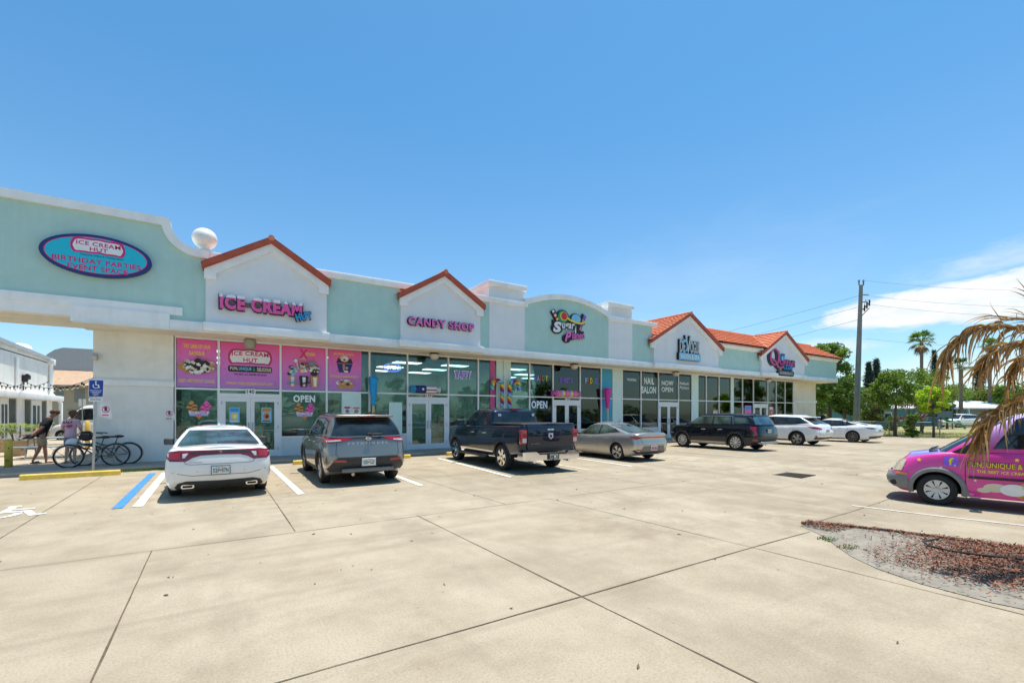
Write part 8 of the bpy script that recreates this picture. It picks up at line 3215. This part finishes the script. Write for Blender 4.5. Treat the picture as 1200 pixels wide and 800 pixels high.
def fan_palm(px, dd, ytop, rpx, label, seed, dead=True, lm=None, trunk=.22, n=34, lean=0.0):
 rr = random.Random(seed)
 p = at(px, 484, dd)
 R_ = rpx * dd / 540 / 1.2
 h = CAMH + (484 - ytop) * dd / 540 - R_ * .75
 e = empty('fan_palm', (p.x, p.y, 0), 0, label, 'palm tree', 'palms on the skyline')
 mb = MB().tube([(0, 0, 0), (lean * .3, 0, h * .5), (lean, 0, h)], [trunk * 1.2, trunk * .9, trunk], 10)
 mb.build('trunk', M_pbark, e)
 lv = MB().use(lm or L_mid)
 dv = MB().use(L_deadf)
 def fan(mbx, a, elv, L, droop):
  d = Vector((cos(a) * cos(elv), sin(a) * cos(elv), sin(elv)))
  base = Vector((lean, 0, h))
  c = base + d * L * .5
  sd = d.cross(Vector((0, 0, 1))).normalized()
  up = sd.cross(d).normalized()
  mbx.tube([base, c], [.03, .02], 4)
  vs, fs = [], []
  m = 15
  for k in range(m):
   t = -1.25 + 2.5 * k / (m - 1)
   dd_ = (d * cos(t) + sd * sin(t) + up * .12 * rr.uniform(-1, 1)).normalized()
   ll = L * .55 * rr.uniform(.85, 1.1) * (1 - .15 * abs(t))
   mid = c + dd_ * ll * .55
   tip = c + dd_ * ll + Vector((0, 0, -droop * ll))
   w = sd.cross(dd_)
   w = (dd_.cross(up)).normalized() * .05 * L * .55
   o = len(vs)
   vs += [c, mid - w, tip, mid + w]
   fs.append((o, o + 1, o + 2, o + 3))
  mbx.add(vs, fs)
 for k in range(n):
  a = rr.uniform(0, 2 * pi)
  el_ = rr.uniform(-.25, 1.3)
  fan(lv, a, el_, R_ * rr.uniform(.85, 1.1), .25)
 if dead:
  for k in range(12):
   fan(dv, rr.uniform(0, 2 * pi), rr.uniform(-1.2, -.35), R_ * rr.uniform(.7, .95), .5)
 lv.build('fronds', None, e)
 if dead:
  dv.build('dead_fronds', None, e)
fan_palm(1080, 70, 388, 20, 'tall fan palm with a green top and dry brown skirt on the skyline', 51)
fan_palm(1126, 58, 420, 16, 'dark round-headed palm behind the hanging dead fronds', 52, False, L_dark)
fan_palm(1160, 64, 396, 13, 'green palm top just above the dead fronds', 53, True)
fan_palm(1207, 70, 398, 14, 'green palm at the right edge above the fronds', 54, False)
pb_ = at(1003, 512, 38)
pt_ = at(1009, 334, 38)
e = empty('utility_pole', (pb_.x, pb_.y, 0), 0, 'tall grey concrete utility pole with insulators at its top', 'utility pole')
T = Vector((pt_.x - pb_.x, pt_.y - pb_.y, pt_.z))
M_pole = mat('pole_concrete', (.22, .245, .23), .85, var=.12, vscale=3, dirt=(.16, .16, .14), dscale=1.5)
mb = MB().tube([(0, 0, -.2), T * .5, T], [.26, .20, .14], 8, True, False)
mb.build('shaft', M_pole, e)
mb = MB()
q = T * .68
mb.tube([Vector((-.30, -.05, 0)), q * .99 + Vector((-.22, -.05, 0))], .085, 8)
mb.tube([q * .99 + Vector((-.22, -.05, 0)), q * 1.06 + Vector((-.12, 0, 0))], [.085, .04], 8)
mb.build('riser_conduit', M_pole, e)
mb = MB()
ax = Vector((cos(YAW), -sin(YAW), 0))
for f, L in ((.935, .55), (.885, .5)):
 c = T * f
 mb.tube([c + ax * .1, c + ax * (.1 + L)], .04, 6)
 for k in range(3):
  mb.lathe([(.001, -.01), (.05, -.01), (.06, .02), (.03, .05), (.001, .05)], 8, 'z', tuple(c + ax * (.2 + k * .15)))
for s in (-.17, .2):
 c = T + ax * s
 mb.tube([T + Vector((0, 0, -.1)), c, c + Vector((0, 0, .42))], [.05, .05, .06], 6)
 mb.sphere(c + Vector((0, 0, .3)), .085, 6)
mb.build('insulators', mat('insulator_grey', (.20, .18, .17), .4), e)
mb = MB()
for k in range(3):
 c = T * .84 + ax * (.35 + .2 * k) + Vector((0, 0, .05 + .22 * k))
 mb.tube([c + Vector((0, 0, -.25)), c + Vector((.05, 0, .25))], .06, 6)
 mb.tube([T * .82, c], .03, 5)
 mb.tube([c + Vector((0, 0, .25)), T * .9 + ax * .4], .015, 4)
mb.tube([T * .78, T * .845 + ax * .75], .035, 6)
mb.build('fuse_bank', mat('fuse_dark', (.05, .045, .04), .5), e)
M_line = mat('power_line', (.10, .11, .12), .6)
def line(A, B, sag, label, r=.008):
 pts = []
 A, B = Vector(A), Vector(B)
 for i in range(25):
  f = i / 24
  q = A.lerp(B, f)
  q.z -= sag * 4 * f * (1 - f)
  pts.append(q - A)
 o = MB().tube(pts, r, 5).build('power_line', M_line, None, A)
 tag(o, label, 'power line', 'overhead lines at the utility pole')
base = Vector((pb_.x, pb_.y, 0))
for f, y1, lab in ((1.03, 322, 'topmost overhead line running right from the utility pole'), (.93, 345, 'second overhead line running right from the utility pole'), (.875, 360, 'third overhead line running right from the utility pole'), (.64, 388, 'lowest cable running right from the utility pole')):
 line(base + T * f + ax * .3, at(1500, y1 - 6, 38), 1.2, lab)
for y0, lab in ((346, 'topmost overhead line running left behind the roofs'), (359, 'middle overhead line running left behind the roofs'), (374, 'lowest overhead line running left behind the roofs')):
 z = CAMH + (484 - y0) * 38 / 540
 far = 540 * (z - .8 - CAMH) / (484 - (y0 + 365 * 39 / 165) + 0)
 line(base + T * (z / T.z), at(640, y0 + 365 * 39 / 165, max(60, far)), .8, lab, .012)
e = empty('chain_link_fence', (41.75, 8, 0), 0, 'low grey chain-link fence along the lawn at the lot edge', 'fence')
M_fw = mat('fence_wire', (.33, .35, .34), .5, metal=.5)
y0, y1 = -12, 19
for k in range(12):
 y = y0 + (y1 - y0) * k / 11
 mb = MB().tube([(0, y - 8, 0), (0, y - 8, 1.08)], .03, 7)
 mb.sphere((0, y - 8, 1.09), .04, 5)
 mb.build('post', M_fw, e)
mb = MB().tube([(0, y0 - 8, 1.02), (0, y1 - 8, 1.02)], .024, 6)
mb.tube([(0, y0 - 8, .06), (0, y1 - 8, .06)], .008, 4)
mb.build('rail', M_fw, e)
vs, fs = [], []
st_ = .085
n = int((y1 - y0) / st_)
for k in range(-12, n):
 for s in (-1, 1):
  ya = y0 - 8 + k * st_
  a = Vector((0.003 * s, ya if s > 0 else ya + .96, .05))
  b = Vector((0.003 * s, ya + .96 if s > 0 else ya, 1.01))
  if max(a.y, b.y) > y1 - 8 or min(a.y, b.y) < y0 - 8:
   continue
  w = Vector((0, .003, 0))
  o = len(vs)
  vs += [a - w, a + w, b + w, b - w]
  fs.append((o, o + 1, o + 2, o + 3))
mb = MB()
mb.add(vs, fs)
mb.build('mesh', M_fw, e)
p = at(1138, 495, 60)
e = empty('white_roof_house', (p.x, p.y, 0), radians(-20), 'low house with a wide white roof beyond the playground', 'house')
mb = MB()
mb.box((-5, 0, 0), (6, 7, 2.25))
mb.build('wall', mat('house_wall', (.42, .42, .38), .85), e)
mb = MB()
mb.prism([(-1.2, 2.2), (-1.2, 2.34), (3.5, 3.35), (8.2, 2.34), (8.2, 2.2), (3.5, 3.2)], 'x', -6, 7.2)
mb.build('roof', mat('white_metal_roof', (.70, .71, .70), .5), e)
for x in (-4.8, -2, 1.2, 4.2):
 mb = MB()
 mb.box((x, -1.0, 0), (x + .18, -.85, 2.2))
 mb.build('porch_post', M_white, e)
for x, w, h, z, nm, m in ((-1.2, 1.0, 2.0, 0, 'door', C_teal), (1.8, 1.4, 1.0, .9, 'window', M_dg), (-4, 1.4, 1.0, .9, 'window', M_dg)):
 mb = MB()
 mb.box((x, -.03, z), (x + w, .02, z + h))
 mb.build(nm, m, e)
p = at(1062, 495, 58)
e = empty('teal_house', (p.x, p.y, 0), radians(-25), 'small teal house under a pale roof behind the mauve twiggy tree', 'house')
mb = MB()
mb.box((-5, 0, 0), (5, 6, 2.2))
mb.build('wall', mat('teal_house_wall', (.08, .22, .25), .85), e)
mb = MB()
mb.prism([(-.6, 2.2), (-.6, 2.32), (3, 3.1), (6.6, 2.32), (6.6, 2.2), (3, 2.95)], 'x', -5.5, 5.5)
mb.build('roof', mat('white_metal_roof', (.70, .71, .70), .5), e)
for x in (-3.2, 1.4):
 mb = MB()
 mb.box((x, -.03, .8), (x + 1.0, .02, 1.7))
 w = mb.build('window', M_dg, e)
 f = MB()
 f.box((x - .08, -.05, .72), (x + 1.08, -.031, .80))
 f.box((x - .08, -.05, 1.7), (x + 1.08, -.031, 1.78))
 f.box((x - .08, -.05, .80), (x, -.031, 1.7))
 f.box((x + 1.0, -.05, .80), (x + 1.08, -.031, 1.7))
 f.build('frame', M_white, w)
p = at(1025, 494, 60)
e = empty('garden_shed', (p.x, p.y, 0), radians(-20), 'brown shed with a grey roof right of the concrete pole', 'shed')
mb = MB()
mb.box((-2.5, 0, 0), (2.5, 3, 1.7))
mb.build('wall', mat('shed_brown', (.11, .07, .05), .9), e)
mb = MB()
mb.prism([(-.4, 1.7), (-.4, 1.82), (3.4, 2.4), (3.4, 2.28)], 'x', -2.8, 2.8)
mb.build('roof', mat('shed_roof', (.36, .36, .36), .7), e)
M_slide = mat('green_slide', (.01, .24, .10), .35)
M_play = mat('playset_blue_grey', (.10, .14, .18), .5)
def slide(pa, pb2, label):
 A, B = Vector(pa), Vector(pb2)
 e = empty('playground_slide', (A.x, A.y, 0), 0, label, 'slide', 'green playground slides')
 n = 12
 d = (B - A)
 sd = Vector((-d.y, d.x, 0)).normalized()
 vs, fs = [], []
 prof = [(-.34, .18), (-.30, .2), (-.26, .02), (0, 0), (.26, .02), (.30, .2), (.34, .18), (.28, -.05), (-.28, -.05)]
 for i in range(n + 1):
  f = i / n
  q = A.lerp(B, f)
  q.z = B.z + (A.z - B.z) * (1 - (f + .10 * sin(2 * pi * f)))
  for u, v in prof:
   vs.append(q + sd * u + Vector((0, 0, v)) - Vector((A.x, A.y, 0)))
 m = len(prof)
 for i in range(n):
  for k in range(m):
   k2 = (k + 1) % m
   fs.append((i * m + k, i * m + k2, (i + 1) * m + k2, (i + 1) * m + k))
 mb = MB()
 mb.add(vs, fs, True)
 mb.build('chute', M_slide, e)
 mb = MB()
 for s in (-.3, .3):
  a = sd * s
  mb.tube([a + Vector((0, 0, 0)), a + Vector((0, 0, A.z + .5))], .04, 6)
 off = -(B - A).normalized() * .5
 off.z = 0
 for s in (-.3, .3):
  mb.tube([sd * s + off * 1.6, sd * s + Vector((0, 0, A.z))], .03, 6)
 for k in range(5):
  q = (off * 1.6).lerp(Vector((0, 0, A.z)), (k + .6) / 5.5)
  mb.tube([q - sd * .3, q + sd * .3], .02, 5)
 mb.build('ladder', M_play, e)
slide(at(1103, 489, 49), at(1131, 502, 48), 'long green slide running down to the right beside the play tower')
slide(at(1063, 491.5, 46), at(1046, 500, 46), 'short green slide behind the slim tree trunk')
p = at(1099, 500, 49.5)
e = empty('play_tower', (p.x, p.y, 0), radians(-30), 'blue-grey play tower beside the long green slide', 'play tower')
mb = MB()
for x in (-.8, .8):
 for y in (-.8, .8):
  mb.tube([(x, y, 0), (x, y, 2.9)], .06, 6)
mb.build('posts', M_play, e)
mb = MB()
mb.box((-.85, -.85, 1.2), (.85, .85, 1.3))
mb.build('deck', M_play, e)
mb = MB()
mb.prism([(-1, 2.8), (1, 2.8), (0, 3.4)], 'y', -1, 1)
mb.build('roof', M_slide, e)
for s in (-1, 1):
 mb = MB()
 mb.box((-.8, s * .8 - .03, 1.3), (.8, s * .8 + .03, 1.9))
 mb.build('panel', M_play, e)
for px, dd, rz, lab in ((1124, 54, 1.2, 'pale car parked by the white-roofed house behind the slide'), (1176, 56, 1.1, 'pale car half hidden behind the hanging fronds')):
 p = at(px, 484, dd)
 o = copy_tree(rx_root)
 o.location = (p.x, p.y, 0)
 o.rotation_euler = (0, 0, rz)
 tag(o, lab, 'car', 'pale cars parked by the far houses')
rr = random.Random(99)
cl = []
for k in range(240):
 a = radians(rr.uniform(28, 100))
 d = rr.uniform(115, 190)
 x, y = sin(a) * d, cos(a) * d
 if y < 75 and x < 60:
  continue
 r = rr.uniform(3, 6)
 cl.append((x, y, rr.uniform(.5, 4.2), r))
for k in range(60):
 a = radians(rr.uniform(-25, 0))
 d = rr.uniform(95, 150)
 cl.append((sin(a) * d, cos(a) * d, rr.uniform(.5, 4), rr.uniform(3, 6)))
mb = MB()
leaves(mb, rr, cl, 26000, .55)
tag(mb.build('far_woodland', L_dark), 'far line of trees along the horizon', None, None, 'stuff')
for k in range(13):
 x = -22 + k * 7.0 + rr.uniform(-2, 2)
 y = -40 + rr.uniform(-4, 4)
 h = rr.uniform(6.0, 9.5)
 tree('roadside_tree', x, y, -.3, h, h * .45, h * .36, 'roadside tree across the road behind the photographer', L_dark if k % 2 else L_mid, n=1800, size=.26, trunk=.18, group='roadside trees seen only in the shop glass', seed=200 + k, ncl=14)
cl = []
for k in range(60):
 cl.append((-30 + k * 1.9, -36 + rr.uniform(-1, 1), rr.uniform(.6, 2.4), rr.uniform(1.3, 2.1)))
mb = MB()
leaves(mb, rr, cl, 9000, .28)
tag(mb.build('reflection_hedge', L_dark), 'unseen hedge added across the road to darken the shop glass reflections', 'hedge')  # added out of view to fill the lower panes with dark reflections
# ================================================================== DEAD PALM AT THE RIGHT EDGE
rr = random.Random(77)
crown = at(1262, 402, 5.25)
root = Vector((8.15, 0.75, 0.02))
e = empty('dying_palm', tuple(root), 0, 'short dying palm with brown hanging fronds in the mulch island, right edge', 'palm tree')
Cc = crown - root
mb = MB().tube([(0, 0, -.05), Vector((0, 0, Cc.z * .4)) + Cc * .1, Cc - Vector((0, 0, .25)), Cc], [.19, .16, .18, .10], 14)
for k in range(26):
 a = k * 2.4
 z = .3 + k * (Cc.z - .5) / 26
 c = Vector((Cc.x * z / Cc.z, Cc.y * z / Cc.z, z))
 d = Vector((cos(a), sin(a), 0))
 mb.tube([c + d * .13, c + d * .24 + Vector((0, 0, .14))], [.05, .025], 6)
mb.build('trunk', M_pbark, e)
M_dead = leaf_mat('dead_frond_strand', (.23, .095, .03), (.66, .40, .165), .25, .6)
M_petiole = mat('dry_petiole', (.36, .23, .11), .8, var=.2, vscale=20)
def ribbon_strand(vs, fs, pts, w):
 for i, p in enumerate(pts):
  d = (pts[min(i + 1, len(pts) - 1)] - pts[max(0, i - 1)]).normalized()
  s = d.cross(Vector((rr.gauss(0, .15) + .5, .8, .2))).normalized()
  f = i / (len(pts) - 1)
  ww = w * (.55 + .9 * f if f < .35 else .865 * (1 - f) / .65 + .06) * .5
  b = d.cross(s) * ww * .35
  vs += [p - s * ww + b, p - b * .6, p + s * ww + b]
 n = len(pts)
 o = len(vs) - 3 * n
 for i in range(n - 1):
  for k in (0, 1):
   fs.append((o + 3 * i + k, o + 3 * i + k + 1, o + 3 * i + 3 + k + 1, o + 3 * i + 3 + k))
def dead_frond(ribpx, n, L, spread, droop, out, w=.022, t0=.25, dj=.10):
 pts = [at(px, py, d) - root for px, py, d in ribpx]
 dense = []
 for a, b in zip(pts[:-1], pts[1:]):
  for k in range(5):
   dense.append(a.lerp(b, k / 5))
 dense.append(pts[-1])
 for _ in range(2):
  dense = [dense[0]] + [(dense[i - 1] + dense[i] * 2 + dense[i + 1]) / 4 for i in range(1, len(dense) - 1)] + [dense[-1]]
 pet = MB()
 pet.tube(dense, [.022 * (1 - .7 * i / len(dense)) for i in range(len(dense))], 6)
 fr = pet.build('frond', M_petiole, e)
 vs, fs = [], []
 n = int(n * .7)
 for k in range(n):
  f = t0 + (1 - t0) * (k + rr.random()) / n
  i = min(len(dense) - 2, int(f * (len(dense) - 1)))
  p = dense[i].lerp(dense[i + 1], f * (len(dense) - 1) - i)
  tan = (dense[i + 1] - dense[i]).normalized()
  sd = tan.cross(Vector((0, 0, 1))).normalized()
  s = rr.choice((-1, 1))
  v = (tan * out * rr.uniform(.5, 1.3) + sd * s * spread * rr.uniform(.1, 1.2) + Vector((0, 0, rr.uniform(-.15, .6)))).normalized()
  l = L * rr.uniform(.45, 1.2)
  st = 9
  q = p + Vector((rr.gauss(0, .015), rr.gauss(0, .015), rr.gauss(0, .015)))
  chain = [q]
  stiff = rr.uniform(.5, 1.35)
  curl = Vector((rr.gauss(0, .06), rr.gauss(0, .06), 0))
  for j in range(st):
   v = (v + curl + Vector((rr.gauss(0, .04), rr.gauss(0, .04), -droop * stiff * (.30 + .16 * j)))).normalized()
   q = q + v * l / st
   chain.append(q)
  ribbon_strand(vs, fs, chain, w * rr.uniform(.5, 1.7))
 mb = MB()
 mb.add(vs, fs, True)
 mb.build('strands', M_dead, fr)
dead_frond([(1262, 402, 5.25), (1215, 388, 5.2), (1170, 380, 5.12), (1138, 386, 5.05), (1117, 402, 5.0), (1108, 424, 4.98)], 170, .50, .22, .42, 1.3, .024, .12)
dead_frond([(1262, 404, 5.25), (1225, 402, 5.0), (1190, 402, 4.9), (1164, 412, 4.85), (1152, 430, 4.82)], 150, .42, .24, .45, 1.2, .024, .12)
dead_frond([(1262, 406, 5.25), (1238, 412, 5.4), (1212, 414, 5.4), (1192, 424, 5.42), (1186, 442, 5.4)], 100, .46, .22, .5, 1.1, .022, .2)
dead_frond([(1262, 408, 5.25), (1240, 440, 5.0), (1212, 462, 4.85), (1182, 476, 4.75), (1160, 492, 4.7), (1150, 510, 4.68)], 190, .46, .30, .46, 1.1, .024, .34)
dead_frond([(1262, 398, 5.25), (1235, 383, 5.3), (1205, 374, 5.35), (1172, 374, 5.4)], 46, .42, .5, .12, 1.1, .011)
dead_frond([(1262, 398, 5.25), (1225, 372, 5.3), (1207, 348, 5.32)], 9, .30, .25, .05, 1.2, .016, .6)
dead_frond([(1262, 400, 5.25), (1300, 390, 5.4), (1340, 400, 5.5), (1365, 425, 5.5)], 90, .52, .3, .5, 1.1)
dead_frond([(1262, 400, 5.25), (1275, 385, 4.9), (1290, 385, 4.5), (1310, 410, 4.2)], 80, .52, .3, .5, 1.1)
dead_frond([(1262, 404, 5.25), (1300, 440, 5.6), (1320, 480, 5.7), (1330, 500, 5.7)], 60, .5, .3, .5, 1.1)
